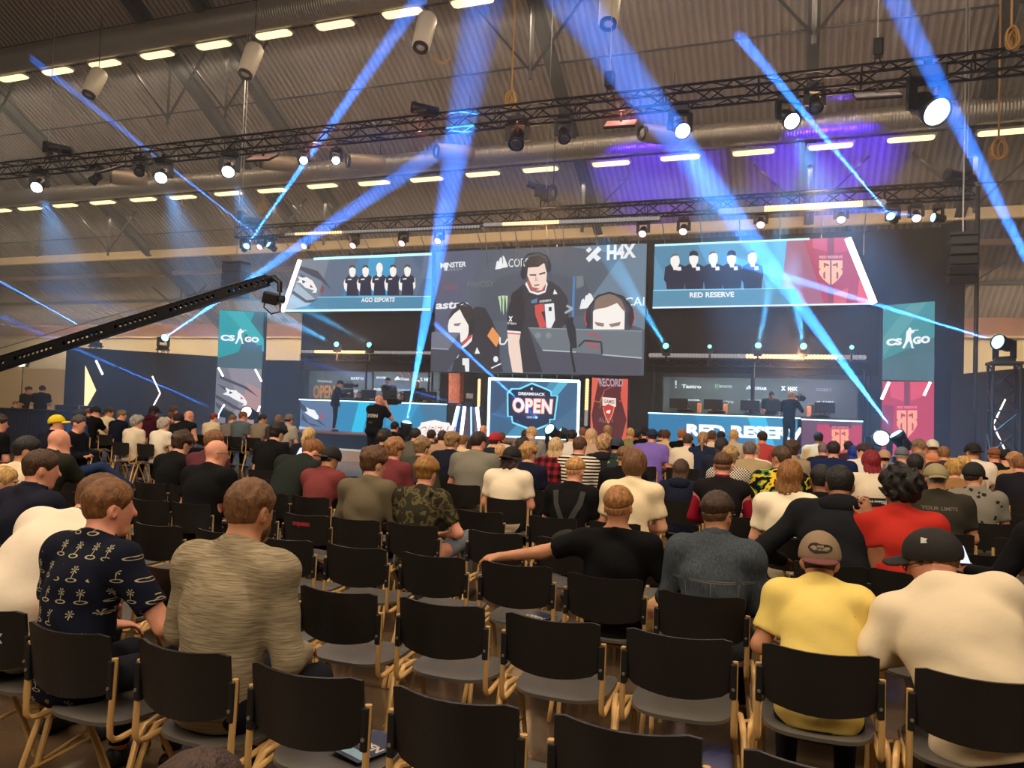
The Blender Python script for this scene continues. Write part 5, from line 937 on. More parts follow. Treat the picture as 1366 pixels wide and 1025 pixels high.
# --- cloth, hair and skin materials
def skin_mat(t):
    c = {'fair': rgb(226, 168, 138), 'pink': rgb(228, 158, 130), 'tan': rgb(196, 138, 102), 'brown': rgb(150, 96, 66)}[t]; return mat('skin_'+t, c, .55, var=.10, vscale=14, bump=.08, bscale=90)
def hair_mat(c): return mat('hair_%d_%d_%d' % c, rgb(*c), .55, var=.45, vscale=60, bump=.8, bscale=160, stretch=(1, .6, .35))
def cloth_mat(pat, c, c2=None):
    nm = 'cloth_%s_%s_%s' % (pat, '_'.join(map(str, c)), '_'.join(map(str, c2)) if c2 else '')
    if nm in MATS: return MATS[nm]
    m = mat(nm, rgb(*c), .9, spec=.15)
    nt = m.node_tree; b = nt.nodes['Principled BSDF']; N = nt.nodes.new; Lk = nt.links.new
    tc = N('ShaderNodeTexCoord'); co = tc.outputs['Object']
    wv = N('ShaderNodeTexNoise'); wv.inputs['Scale'].default_value = 22; wv.inputs['Detail'].default_value = 3; Lk(co, wv.inputs['Vector']); bp = N('ShaderNodeBump'); bp.inputs['Strength'].default_value = .16; bp.inputs['Distance'].default_value = .012; Lk(wv.outputs['Fac'], bp.inputs['Height']); Lk(bp.outputs[0], b.inputs['Normal'])
    if pat == 'plain': return m
    def ramp(src, cols, pos, mode='CONSTANT'):
        r = N('ShaderNodeValToRGB'); e = r.color_ramp.elements; r.color_ramp.interpolation = mode
        while len(e) < len(cols): e.new(.5)
        for i, (cc, pp) in enumerate(zip(cols, pos)): e[i].position = pp; e[i].color = (*rgb(*cc), 1)
        Lk(src, r.inputs[0]); Lk(r.outputs[0], b.inputs['Base Color']); return r
    def mapped(sx, sy, sz):
        mp = N('ShaderNodeMapping'); mp.inputs['Scale'].default_value = (sx, sy, sz); Lk(co, mp.inputs[0]); return mp.outputs[0]
    def noise(v, sc, det=3): n = N('ShaderNodeTexNoise'); n.inputs['Scale'].default_value = sc; n.inputs['Detail'].default_value = det; Lk(v, n.inputs['Vector']); return n.outputs['Fac']
    def math_(op, a, bb=None):
        q = N('ShaderNodeMath'); q.operation = op
        for i, v in enumerate((a, bb)):
            if v is None: continue
            if isinstance(v, (int, float)): q.inputs[i].default_value = v
            else: Lk(v, q.inputs[i])
        return q.outputs[0]
    sp = N('ShaderNodeSeparateXYZ'); Lk(co, sp.inputs[0]); X, Y, Z = sp.outputs
    if pat == 'heather': ramp(noise(mapped(9, 9, 170), 1.5, 6), [tuple(int(v*.74) for v in c), c, c2 or tuple(min(255, int(v*1.18)) for v in c)], [.30, .5, .72], 'LINEAR')
    elif pat == 'stripes': ramp(math_('FRACT', math_('MULTIPLY', Z, 26.0)), [c, c2], [0, .52])
    elif pat == 'camo': ramp(noise(co, 13, 3), [c, c2, tuple(int(v*.6) for v in c2), (12, 12, 12)], [0, .52, .60, .68])
    elif pat == 'floral':
        v = N('ShaderNodeTexVoronoi'); v.inputs['Scale'].default_value = 14; Lk(co, v.inputs['Vector']); ramp(math_('ADD', v.outputs['Distance'], math_('MULTIPLY', noise(co, 40), .5)), [c2, c], [0, .52])
    elif pat == 'tiger': ramp(math_('FRACT', math_('ADD', math_('MULTIPLY', noise(mapped(1, 1, 1.2), 7, 2), 4.5), math_('MULTIPLY', Z, 6))), [(20, 22, 14), c, c2, (20, 22, 14)], [0, .35, .62, .82])
    elif pat == 'plaid':
        a = math_('GREATER_THAN', math_('FRACT', math_('MULTIPLY', Z, 11.0)), .5); bb = math_('GREATER_THAN', math_('FRACT', math_('MULTIPLY', X, 11.0)), .5); ramp(math_('MULTIPLY', math_('ADD', a, bb), .5), [c2, tuple((i+j)//2 for i, j in zip(c, c2)), c], [0, .4, .9])
    elif pat == 'check':
        a = math_('GREATER_THAN', math_('FRACT', math_('MULTIPLY', Z, 34.0)), .5); bb = math_('GREATER_THAN', math_('FRACT', math_('MULTIPLY', X, 34.0)), .5); ramp(math_('ABSOLUTE', math_('SUBTRACT', a, bb)), [c, c2], [0, .5])
    elif pat == 'denim': ramp(noise(mapped(60, 60, 14), 2.2, 5), [tuple(int(v*.85) for v in c), c, c2 or c], [.2, .5, .9], 'LINEAR')
    elif pat == 'palms':
        # small palm-and-island motifs scattered in a loose grid across the cloth
        S = 13.0; gx = math_('ADD', math_('MULTIPLY', X, S), math_('MULTIPLY', math_('FLOOR', math_('MULTIPLY', Z, S*.95)), .62)); gz = math_('ADD', math_('MULTIPLY', Z, S*.95), math_('MULTIPLY', math_('SINE', math_('MULTIPLY', X, 17.0)), .0))
        u = math_('SUBTRACT', math_('FRACT', gx), .5); w = math_('SUBTRACT', math_('FRACT', gz), .45)
        ab = lambda a: math_('ABSOLUTE', a); lt = lambda a, t: math_('LESS_THAN', a, t); mul = lambda a, bb: math_('MULTIPLY', a, bb); mx = lambda a, bb: math_('MAXIMUM', a, bb)
        trunk = mul(lt(ab(math_('SUBTRACT', u, mul(w, .15))), .022), lt(ab(w), .2)); r_ = math_('SQRT', math_('ADD', mul(u, u), mul(math_('SUBTRACT', w, .2), math_('SUBTRACT', w, .2)))); ang = math_('ARCTAN2', math_('SUBTRACT', w, .2), u)
        leaves = mul(lt(r_, .19), math_('GREATER_THAN', math_('SINE', mul(ang, 7.0)), .35)); ww = math_('ADD', w, .24); isl = math_('SQRT', math_('ADD', mul(u, u), mul(mul(ww, 3.2), mul(ww, 3.2)))); island = mul(lt(ab(math_('SUBTRACT', isl, .25)), .05), 1.0)
        keep = math_('GREATER_THAN', noise(mapped(S, 0.0, S*.95), .8, 0), .40); ramp(mul(mx(mx(trunk, leaves), island), keep), [c, c2], [0, .5])
    MATS[nm] = m; return m
EYE = mat('eye', (.75, .72, .68), .2); IRIS = mat('iris', (.05, .04, .03), .2); LIP = mat('lips', rgb(176, 96, 86), .5); GLS = mat('spectacle frame', (.015, .015, .015), .3)
def head_frame(Hc, yaw, pitch, roll=0.0): return rz(-yaw) @ rx(-pitch) @ ry(roll)      # yaw>0 turns to the person's right, pitch>0 looks down
def make_hair(P, Hc, R, style, col, h, sc, root, seed, capped=False, skin='fair'):
    H = np.array(Hc); t = lambda *p: H+R @ np.array(p)
    dn = .26 if style in ('long', 'pony', 'dread') else .16
    F = Field(H-np.array([.17, .21, dn+.08]), H+np.array([.17, .21, .19]), h); x, y, z = F.grid()
    px, py, pz = x-H[0], y-H[1], z-H[2]; lx, ly, lz = [R[0, i]*px+R[1, i]*py+R[2, i]*pz for i in range(3)]
    def ell(c, r): 
        q = [(lx-c[0])/r[0], (ly-c[1])/r[1], (lz-c[2])/r[2]]; k0 = np.sqrt(q[0]**2+q[1]**2+q[2]**2); return (k0-1)*min(r)
    T = {'short': (.013, .0065), 'fade': (.018, .0036), 'buzz': (.007, .0045), 'curly': (.036, .032), 'bowl': (.028, .028), 'long': (.022, .022), 'pony': (.014, .012), 'bun': (.014, .012), 'pomade': (.034, .008), 'messy': (.034, .018), 'thin': (.008, .006), 'dread': (.030, .028)}[style]
    top = np.clip((lz-.0)/.06, 0, 1); top = top*top*(3-2*top); th = T[1]+(T[0]-T[1])*top
    nape = {'bowl': -.115, 'long': -.2, 'curly': -.085, 'messy': -.085, 'dread': -.15}.get(style, -.072); fr = .05 if style in ('bowl', 'long', 'dread') else .0
    cut = np.maximum(nape-lz, (-.047-.35*fr+1.12*(ly+.0))-lz)         # the face and the neck stay free
    cut = np.maximum(cut, ly-.088-(.03 if style == 'pomade' else .012)) if style != 'curly' else cut
    ear = np.sqrt((np.abs(lx)-.085)**2+(ly-.0)**2+(lz+.012)**2)-.028 if style not in ('long', 'bowl', 'dread', 'curly') else np.ones_like(lx+ly+lz)
    th = th*(.12+.88*np.clip(-np.maximum(cut, -ear)/.028, 0, 1)); d = ell((0, -.008, .02), (.076, .096, .096))-th
    fq = {'curly': 75, 'messy': 60, 'dread': 70}.get(style, 150); am = {'curly': .014, 'messy': .009, 'dread': .010, 'short': .0017, 'fade': .0017, 'pomade': .003}.get(style, .0022)
    d = d-am*(np.sin(fq*lx+seed+2*np.sin(40*lz))*np.sin(fq*.7*ly+1.3*seed+np.sin(50*lx))+.5*np.sin(fq*1.3*(lx+.5*lz)+seed))*(.35+.65*top if style not in ('curly', 'dread') else 1)
    if style == 'long': d = np.minimum(d, ell((0, -.055, -.12), (.098, .060, .20))-.004*np.sin(160*lx+seed)); cut = np.maximum((-.02+1.0*(ly-.02))-lz, -.31-lz)
    if style == 'dread': d = np.minimum(d, ell((0, -.045, -.085), (.10, .072, .13))-.008*np.sin(90*lx+seed)*np.sin(70*lz)); cut = np.maximum((-.03+1.0*(ly-.01))-lz, -.22-lz)
    F.F = np.maximum(np.maximum(d, cut), -ear).astype(np.float32)
    if capped: F.F = np.maximum(F.F, lz-.018+.10*np.clip(-ly, 0, .2)).astype(np.float32)
    if style == 'pony': F.cap(t(0, -.10, .035), t(.0, -.145, -.06), .022, .030, .01); F.cap(t(0, -.145, -.06), t(.012, -.13, -.22), .030, .010, .01)
    if style == 'bun': F.ell(t(0, -.118, .035), (.042, .036, .040), None, .006)
    if style in ('fade', 'buzz') and not capped:
        k = {'fade': .030, 'buzz': -.035}[style]; sk = [int(255*(v**(1/2.2))) for v in {'fair': rgb(226, 168, 138), 'pink': rgb(228, 158, 130), 'tan': rgb(196, 138, 102), 'brown': rgb(150, 96, 66)}[skin]]
        lower = np.maximum(F.F, lz-k-.25*np.clip(ly, -.1, .1)).astype(np.float32); upper = np.maximum(F.F, k+.25*np.clip(ly, -.1, .1)-lz-.004).astype(np.float32)
        F.mesh('hair', upper, hair_mat(col), root, sc); F.mesh('cropped_hair', lower, hair_mat(tuple(int(.74*a+.26*b) for a, b in zip(col, sk))), root, sc)
    else: F.mesh('hair', None, hair_mat(col), root, sc)
def make_cap(Hc, R, kind, col, h, sc, root, back=False, brimcol=None, tilt=0.0):
    H = np.array(Hc); hb = min(h, .012 if h > .008 else .0058); F = Field(H-np.array([.20, .24, .12]), H+np.array([.20, .24, .20]), hb); x, y, z = F.grid(); px, py, pz = x-H[0], y-H[1], z-H[2]
    R2 = R @ rx(tilt); lx, ly, lz = [R2[0, i]*px+R2[1, i]*py+R2[2, i]*pz for i in range(3)]; ly = -ly if back else ly
    zr = .118 if kind == 'snap' else .104; q = np.sqrt((lx/.097)**2+((ly+.006)/.117)**2+((lz-.03)/zr)**2); d = (q-1)*.097
    if kind == 'beanie': q = np.sqrt((lx/.099)**2+((ly+.012)/.121)**2+((lz-.025)/.118)**2); d = (q-1)*.099-.002*np.sin(220*lx); lim = -.035-lz
    else: lim = .012-.10*np.clip(-ly, 0, .2)-lz
    F.F = np.maximum(d, lim).astype(np.float32); cm = mat('cap_%d_%d_%d' % col, rgb(*col), .8, bump=.15, bscale=120)
    o = F.mesh('cap', None, cm, root, sc)
    if kind != 'beanie' and o:
        w = {'snap': .083, 'curve': .078}.get(kind, .08); bz = .018-(.9 if kind == 'curve' else .25)*(lx**2)*4-.18*np.clip(ly-.1, 0, .2)
        pl = np.sqrt((lx/w)**2+((ly-.105)/.088)**2)-1; F.F = np.maximum(np.maximum(pl*.06, np.abs(lz-bz)-max(.006, hb*.75)), .075-ly).astype(np.float32)
        bc = brimcol or col; F.mesh('brim', None, mat('cap_%d_%d_%d' % bc, rgb(*bc), .8, bump=.15, bscale=120), o, sc)
    return o
def hand(F, W, d, up, curl=.5, s=1.0, spread=.18, fist=False):
    """palm and five bent fingers; d points along the hand, up is the back of the hand"""
    W = np.array(W, float); d = np.array(d, float)/np.linalg.norm(d); up = np.array(up, float); up = up-d*(up@d); up /= np.linalg.norm(up); sd = np.cross(d, up)
    P = W+d*.045*s; F.ell(P, (.042*s, .050*s, .018*s), np.stack([sd, d, up], 1), .012)
    for i, (o, L) in enumerate(((-.030, .068), (-.010, .078), (.011, .073), (.030, .058))):
        a = W+(d*.085+sd*o)*s; q = curl; dd = d*math.cos(q)-up*math.sin(q)+sd*(o*spread*6); b = a+dd*L*.5*s; q2 = q+curl*1.1; dd2 = d*math.cos(q2)-up*math.sin(q2)+sd*(o*spread*6); c = b+dd2*L*.5*s
        F.cap(a, b, .0095*s, .0088*s, .006); F.cap(b, c, .0088*s, .0075*s, .004)
    a = W+(d*.025-sd*.034)*s; b = a+(d*.035-sd*.026-up*.010)*s; c = b+(d*.030-sd*.006-up*.014)*s; F.cap(a, b, .013*s, .0105*s, .010); F.cap(b, c, .0105*s, .008*s, .004)
PEOPLE = []
def figure(root, who, h, sc=1.0, lean=4, hunch=10, side=0, hyaw=0, hpitch=8, hroll=0, twist=0, bulk=1.0, sw=1.0, arms=('lap', 'lap'), shirt=None, pants=(30, 32, 40), hair=None, cap=None, skin='fair', stand=False, glasses=False, seed=1.0, legs='sit', beard=None, shoe=(30, 30, 32), face=None, extra=None):
    rad = math.radians; la, hu = rad(lean), rad(hunch); sa = rad(side)
    pz = .93 if stand else .535; P = np.array([0, 0, pz])
    def step(p, L, ang, s=1.0): return p+rz(-rad(twist)) @ (ry(sa*s) @ (rx(-ang) @ np.array([0, 0, L])))
    B = step(P, .17, la); Ch = step(B, .18, la+hu*.5); N = step(Ch, .185, la+hu)
    R_up = rz(-rad(twist)) @ ry(sa) @ rx(-(la+hu*.75)); R_lo = rz(-rad(twist)*.5) @ ry(sa) @ rx(-la); R_mid = rz(-rad(twist)*.8) @ ry(sa) @ rx(-(la+hu*.4))
    nk = la+hu*.8+rad(max(0, hpitch))*.45; Hc = N+rz(-rad(twist)) @ (ry(sa*.5) @ (rx(-nk) @ np.array([0, .018, .165])))
    R = head_frame(Hc, rad(hyaw+twist), rad(hpitch), rad(hroll)); ht = lambda *p: Hc+R @ np.array(p)
    shw = .178*sw; S = [N+R_up @ np.array([s*shw, -.005, -.05]) for s in (-1, 1)]
    hip = [P+R_lo @ np.array([s*.085, .02, -.02]) for s in (-1, 1)]
    if stand: knee = [np.array([s*.10, .03, .50]) for s in (-1, 1)]; ank = [np.array([s*.11, -.01, .08]) for s in (-1, 1)]
    elif legs == 'cross': knee = [np.array([-.06, .47, .54]), np.array([.12, .46, .66])]; ank = [np.array([-.06, .47, .09]), np.array([-.02, .80, .38])]
    elif legs == 'kneeup': knee = [np.array([-.20, .43, .50]), np.array([.34, .30, .70])]; ank = [np.array([-.20, .42, .09]), np.array([.26, .46, .24])]
    elif legs == 'wide': knee = [np.array([s*.24, .43, .50]) for s in (-1, 1)]; ank = [np.array([s*.22, .42, .09]) for s in (-1, 1)]
    else: knee = [np.array([s*.13, .44, .50]) for s in (-1, 1)]; ank = [np.array([s*.13, .42+.03*s, .09]) for s in (-1, 1)]
    arm = []
    for i, s in enumerate((-1, 1)):
        a = arms[i]; Sx = S[i]
        if isinstance(a, dict): E = np.array(a['e'], float); Wr = np.array(a['w'], float); hd = a.get('d', Wr-E); hu_ = a.get('u', (0, 0, 1)); cu = a.get('c', .5)
        else:
            o = rz(-rad(twist))
            if a == 'lap': E = Sx+o @ np.array([s*.07, .02, -.27]); Wr = np.array([s*.06, .25, max(.62, E[2]-.06)]); hd = (-s*.5, .8, -.1); hu_ = (0, 0, 1); cu = .5
            elif a == 'knees': E = np.array([s*.20, .31, .64]); Wr = np.array([s*.07, .50, .60]); hd = (-s*.4, .8, -.3); hu_ = (s*.4, 0, 1); cu = .7
            elif a == 'cross': E = Sx+o @ np.array([s*.06, .06, -.26]); Wr = E+o @ np.array([-s*.22, .14, .03]); hd = (-s, .1, 0); hu_ = (0, .3, 1); cu = .4
            elif a == 'phone': E = Sx+o @ np.array([s*.05, .06, -.26]); Wr = E+o @ np.array([-s*.13, .20, .06]); hd = (-s*.3, .6, .6); hu_ = (s*.8, 0, .3); cu = .9
            elif a == 'chin': E = Sx+o @ np.array([s*.02, .20, -.22]); Wr = ht(s*.05, .10, -.15); hd = ht(0, .09, -.06)-Wr; hu_ = (s, .4, .1); cu = 1.0
            elif a == 'down': E = Sx+o @ np.array([s*.06, -.01, -.29]); Wr = E+o @ np.array([0, .07, -.25]); hd = (0, .2, -1); hu_ = (s, 0, 0); cu = .35
            elif a == 'cam': E = Sx+o @ np.array([s*.10, .16, -.20]); Wr = ht(s*.06, .14, -.05); hd = (-s*.5, .3, .5); hu_ = (s*.5, -.5, 0); cu = .9
        arm.append((Sx, E, Wr, np.array(hd, float), np.array(hu_, float), cu))
    pts = np.array([P, Hc, *hip, *knee, *ank]+[q for a in arm for q in a[1:3]]); lo = pts.min(0)-np.array([.17, .25, .13]); hi = pts.max(0)+np.array([.17, .28, .19]); lo[0] = min(lo[0], -.30*bulk); hi[0] = max(hi[0], .30*bulk); lo[2] = -.01
    T = Field(lo, hi, h); b_ = bulk
    T.ell(P+R_lo @ np.array([0, .0, .0]), (.165*b_, .125*b_, .115), R_lo, .05); T.ell(B, (.152*b_, .112*b_, .15), R_mid, .06); T.ell(Ch+R_mid @ np.array([0, -.005, .0]), (.165*(.5+.5*b_)*sw, .115*(.4+.6*b_), .17), R_up, .06)
    T.cap(S[0]*.78+N*.22-np.array([0, 0, .02]), S[1]*.78+N*.22-np.array([0, 0, .02]), .062*(.6+.4*b_), .062*(.6+.4*b_), .06)
    for i in (0, 1): T.cap(N+R_up @ np.array([0, 0, .03]), S[i]*.72+N*.28, .048, .052, .05); T.ell(S[i], (.062, .060, .066), R_up, .05)
    A = T.new(); ab = .6+.4*b_
    for Sx, E, Wr, hd, hu_, cu in arm: A.cap(Sx, E, .050*ab, .041*ab, .02); A.cap(E, Wr, .041*ab, .027, .02)
    G = T.new()
    for i in (0, 1): G.cap(hip[i], knee[i], .082*(.5+.5*b_), .056, .03); G.cap(knee[i], ank[i], .054, .036, .02)
    Hd = T.new(); Hd.cap(N-(Hc-N)*.12, Hc-R @ np.array([0, .02, .03]), .056, .052, .02)
    for Sx, E, Wr, hd, hu_, cu in arm: hand(Hd, Wr, hd, hu_, cu)
    Hd.ell(ht(0, -.008, .02), (.076, .096, .096), R, .03); Hd.ell(ht(0, .028, -.045), (.057, .066, .078), R, .035); Hd.cap(ht(0, .088, .010), ht(0, .108, -.026), .009, .013, .012); Hd.cap(ht(-.02, .062, -.098), ht(.02, .062, -.098), .022, .022, .02)
    for s in (-1, 1):
        Hd.ell(ht(s*.078, -.005, -.010), (.010, .021, .032), R @ rz(s*.35), .006)
        if h < .013: Hd.ell(ht(s*.083, -.002, -.008), (.005, .011, .018), R @ rz(s*.35), 0, sub=True)
    sm = lambda a, b, k: (lambda hh: a*(1-hh)+b*hh-k*hh*(1-hh))(np.clip(.5+.5*(a-b)/k, 0, 1))
    TA = sm(T.F, A.F, .05); body = np.minimum(np.minimum(sm(TA, Hd.F, .03), sm(T.F, G.F, .03)), .3)
    for i in (0, 1):
        ft = ank[i]+np.array([0, .12, -.045]); T2 = G
    x, y, z = T.grid(); T.mesh('body', body, skin_mat(skin), root, sc)
    # shirt
    st = dict(col=(40, 40, 44), pat='plain', sleeve='short', neck=.0, hem=-.075, c2=None, hood=False, collar=None, th=.014); st.update(shirt or {})
    th = st['th']; sl = T.new()
    for Sx, E, Wr, hd, hu_, cu in arm:
        if st['sleeve'] == 'short': M = Sx+(E-Sx)*.66; sl.cap(Sx, M, .053*ab, .054*ab, .02)
        elif st['sleeve'] == 'long': sl.cap(Sx, E, .052*ab, .045*ab, .02); sl.cap(E, E+(Wr-E)*.93, .045*ab, .034, .02)
    shF = sm(T.F, sl.F, .05)-th; ph = seed*3.1
    if h < .02: shF = shF-wob(x, y, z, 26, ph, .0016)-wob(x, y*.5, z*1.3, 12, ph+1, .0046)
    for Sx, E, Wr, hd, hu_, cu in arm:      # flat cuffs
        if st['sleeve'] == 'short':
            M = Sx+(E-Sx)*.72; n = (E-Sx)/np.linalg.norm(E-Sx); dd = (x-M[0])*n[0]+(y-M[1])*n[1]+(z-M[2])*n[2]; rr = np.sqrt((x-M[0])**2+(y-M[1])**2+(z-M[2])**2)
            shF = np.where(rr < .13, np.maximum(shF, dd), shF)
    nd = (Hc-N)/np.linalg.norm(Hc-N); dn = (x-N[0])*nd[0]+(y-N[1])*nd[1]+(z-N[2])*nd[2]; Fw = R_up @ np.array([0, 1, 0]); dn2 = dn+.25*((x-N[0])*Fw[0]+(y-N[1])*Fw[1]+(z-N[2])*Fw[2])
    shF = np.maximum(shF, dn2-(.052+st['neck'])); Up = R_lo @ np.array([0, 0, 1]); shF = np.maximum(shF, -((x-P[0])*Up[0]+(y-P[1])*Up[1]+(z-P[2])*Up[2])+st['hem'])
    tor = T.mesh(st.get('name', 'shirt'), shF.astype(np.float32), cloth_mat(st['pat'], st['col'], st['c2']), root, sc)
    if st.get('sleeve_col'):
        sl2 = T.new()
        for Sx, E, Wr, hd, hu_, cu in arm: sl2.cap(Sx*.97+P*.03, E, .060*ab, .050*ab, .02); sl2.cap(E, E+(Wr-E)*.93, .050*ab, .038, .02)
        T.mesh('sleeves', np.maximum(sl2.F, -shF-.004).astype(np.float32), cloth_mat('plain', st['sleeve_col']), tor, sc)
    if st['hood']:
        Hf = T.new(); Hf.ell(N+R_up @ np.array([0, -.075, -.005]), (.125, .060, .075), R_up, .02); Hf.cap(N+R_up @ np.array([-.10, .0, .02]), N+R_up @ np.array([.10, .0, .02]), .045, .045, .05); nk_ = np.sqrt((x-N[0])**2+(y-N[1])**2+(z-N[2])**2); Hf.cap(N-nd*.1, Hc, .064, .066, 0, sub=True); Hf.mesh('hood', None, cloth_mat(st['pat'], st['col'], st['c2']), tor, sc)
    if st['collar']:
        cf = np.maximum(np.abs(np.sqrt(np.maximum(0, (x-N[0])**2+(y-N[1])**2+(z-N[2])**2-dn**2))-.070)-.010, np.abs(dn-.052)-.022).astype(np.float32); T.mesh('collar', cf, cloth_mat('plain', st['collar']), tor, sc)
    # trousers and shoes
    pF = sm(T.F, G.F, .04)-.008; pF = np.maximum(pF, np.minimum(((x-P[0])*Up[0]+(y-P[1])*Up[1]+(z-P[2])*Up[2])-.05, .13-(y-P[1]))); pF = np.maximum(pF, .10-z) if legs != 'cross' else pF
    if pants == 'shorts':
        pants = (120, 110, 90)
    T.mesh('trousers', pF.astype(np.float32), cloth_mat('plain', pants), root, sc)
    for i in (0, 1):
        Sh = T.new(); fd = np.array([0, 1, 0]) if legs != 'cross' or i == 0 else np.array([-.1, .75, -.5]); a0 = ank[i]+np.array([0, -.02, -.045]); Sh.cap(a0, a0+fd*.17-np.array([0, 0, .01]), .043, .034, .02); Sh.mesh('shoe', None, mat('shoe_%d_%d_%d' % shoe, rgb(*shoe), .6), root, sc)
    hh = min(h*.75, .014)
    if hair: make_hair(P, Hc, R, hair[0], hair[1], hh, sc, root, seed, bool(cap), skin)
    capo = None
    if cap: capo = make_cap(Hc, R, cap.get('kind', 'curve'), cap['col'], hh, sc, root, cap.get('back', False), cap.get('brim'), cap.get('tilt', 0))
    if beard: Bf = T.new(); Bf.ell(ht(0, .032, -.062), (.060, .068, .066), R, 0); lz = (x-Hc[0])*R[0, 2]+(y-Hc[1])*R[1, 2]+(z-Hc[2])*R[2, 2]; Bf.F = np.maximum(Bf.F, lz+.035).astype(np.float32); Bf.mesh('beard', None, hair_mat(beard), root, sc)
    if face or (abs(hyaw) > 38):
        e = MB(); 
        for s in (-1, 1): e.lathe([(.001, -.010), (.009, -.006), (.0115, 0), (.009, .006), (.001, .010)], ht(s*.030, .074, .006)*sc, tuple(R @ np.array([0, 1, 0])), 10)
        for s in (-1, 1): e.lathe([(.001, .0075), (.0052, .0085), (.001, .0108)], ht(s*.030, .075, .006)*sc, tuple(R @ np.array([0, 1, 0])), 8, 1)
        e.build('eyes', [EYE, IRIS], root, True, local=True)
        m_ = MB(); m_.tube([ht(-.022, .083, -.062)*sc, ht(0, .092, -.060)*sc, ht(.022, .083, -.062)*sc], [.003, .006, .003], 6); m_.build('mouth', LIP, root, True, local=True)
        if hair: w_ = MB(); [w_.tube([ht(s*.016, .089, .026)*sc, ht(s*.032, .086, .031)*sc, ht(s*.046, .074, .026)*sc], [.003, .004, .002], 5) for s in (-1, 1)]; w_.build('eyebrows', hair_mat(hair[1]), root, True, local=True)
    if glasses:
        g = MB()
        for s in (-1, 1):
            g.tube([ht(s*.034+.022*math.cos(q), .104, .006+.019*math.sin(q))*sc for q in [2*math.pi*i/12 for i in range(12)]], .0022, 5, closed=True); g.tube([ht(s*.056, .10, .010)*sc, ht(s*.084, .03, .012)*sc, ht(s*.086, -.02, .0)*sc], .0025, 5)
        g.build('spectacles', GLS, root, False, local=True)
    return dict(N=N*sc, Hc=Hc*sc, R=R, Rup=R_up, S=[q*sc for q in S], arm=arm, sc=sc, ht=lambda *p: ht(*p)*sc, P=P*sc, Ch=Ch*sc, shirt=tor, cap=capo)
def head_top(lean, hunch, side, hpitch, twist, stand=False):
    rad = math.radians; la, hu, sa = rad(lean), rad(hunch), rad(side); P = np.array([0, 0, .93 if stand else .535])
    st = lambda p, L, a, s=1.0: p+rz(-rad(twist)) @ (ry(sa*s) @ (rx(-a) @ np.array([0, 0, L])))
    N = st(st(st(P, .17, la), .18, la+hu*.5), .185, la+hu); nk = la+hu*.8+rad(max(0, hpitch))*.45
    return N+rz(-rad(twist)) @ (ry(sa*.5) @ (rx(-nk) @ np.array([0, .018, .165])))
def seat_person(who, px, py, k, label, j=None, byaw=0.0, dy=0.0, h=None, cap=None, hair=None, label_who=None, zfix=None, **kw):
    """px, py: top of the head in the photograph; k: row of chairs"""
    lean, hunch, side, hp, tw = kw.get('lean', 4), kw.get('hunch', 10), kw.get('side', 0), kw.get('hpitch', 8), kw.get('twist', 0)
    Hc = head_top(lean, hunch, side, hp, tw); Hw = rz(-math.radians(byaw)) @ Hc
    crown = {'curly': .045, 'messy': .035, 'fade': .03, 'pomade': .034, 'bowl': .025, 'short': .02, 'long': .022}.get(hair[0] if hair else '', .006)
    if cap: crown = max(crown, .022) if cap.get('kind') != 'beanie' else .03
    topz = Hc[2]+.112+crown; yr = row_y(k)+.19+dy; sc = 1.0
    for it in range(6):
        Yh = yr+Hw[1]*sc; q = onY(px, py, Yh); sc = q[2]/topz
        sc = min(1.14, max(.74, sc))
    X = q[0]-Hw[0]*sc; miss = q[2]-topz*sc
    if abs(miss) > .02: print('height off', who, round(miss, 3))
    root = empty('person', (X, yr, 0), -math.radians(byaw), label, 'person', kw.pop('group', None))
    dist = (q-CAM)@CF
    hv = h or min(.030, max(.0085, dist*.0030))
    info = figure(root, who, hv/sc, sc, hair=hair, cap=cap, seed=(px % 17)*.37+k, **kw)
    PEOPLE.append((who, label_who or who, k, X, sc, root)); return root, info
def stand_person(px, py, Y, label, byaw=0.0, z0=0.0, h=None, cap=None, hair=None, hscale=None, **kw):
    lean, hunch, side, hp, tw = kw.get('lean', 2), kw.get('hunch', 6), kw.get('side', 0), kw.get('hpitch', 8), kw.get('twist', 0)
    Hc = head_top(lean, hunch, side, hp, tw, True); Hw = rz(-math.radians(byaw)) @ Hc; q = onY(px, py, Y+Hw[1]); sc = (q[2]-z0)/(Hc[2]+.125)
    if not .88 < sc < 1.1: print('stand scale', label[:30], round(sc, 2))
    sc = min(1.1, max(.88, sc)); root = empty('person', (q[0]-Hw[0]*sc, Y, z0), -math.radians(byaw), label, 'person', kw.pop('group', None)); dist = (q-CAM)@CF
    info = figure(root, 'x', (h or min(.03, max(.009, dist*.0026)))/sc, sc, stand=True, hair=hair, cap=cap, seed=px % 13, **kw); return root, info

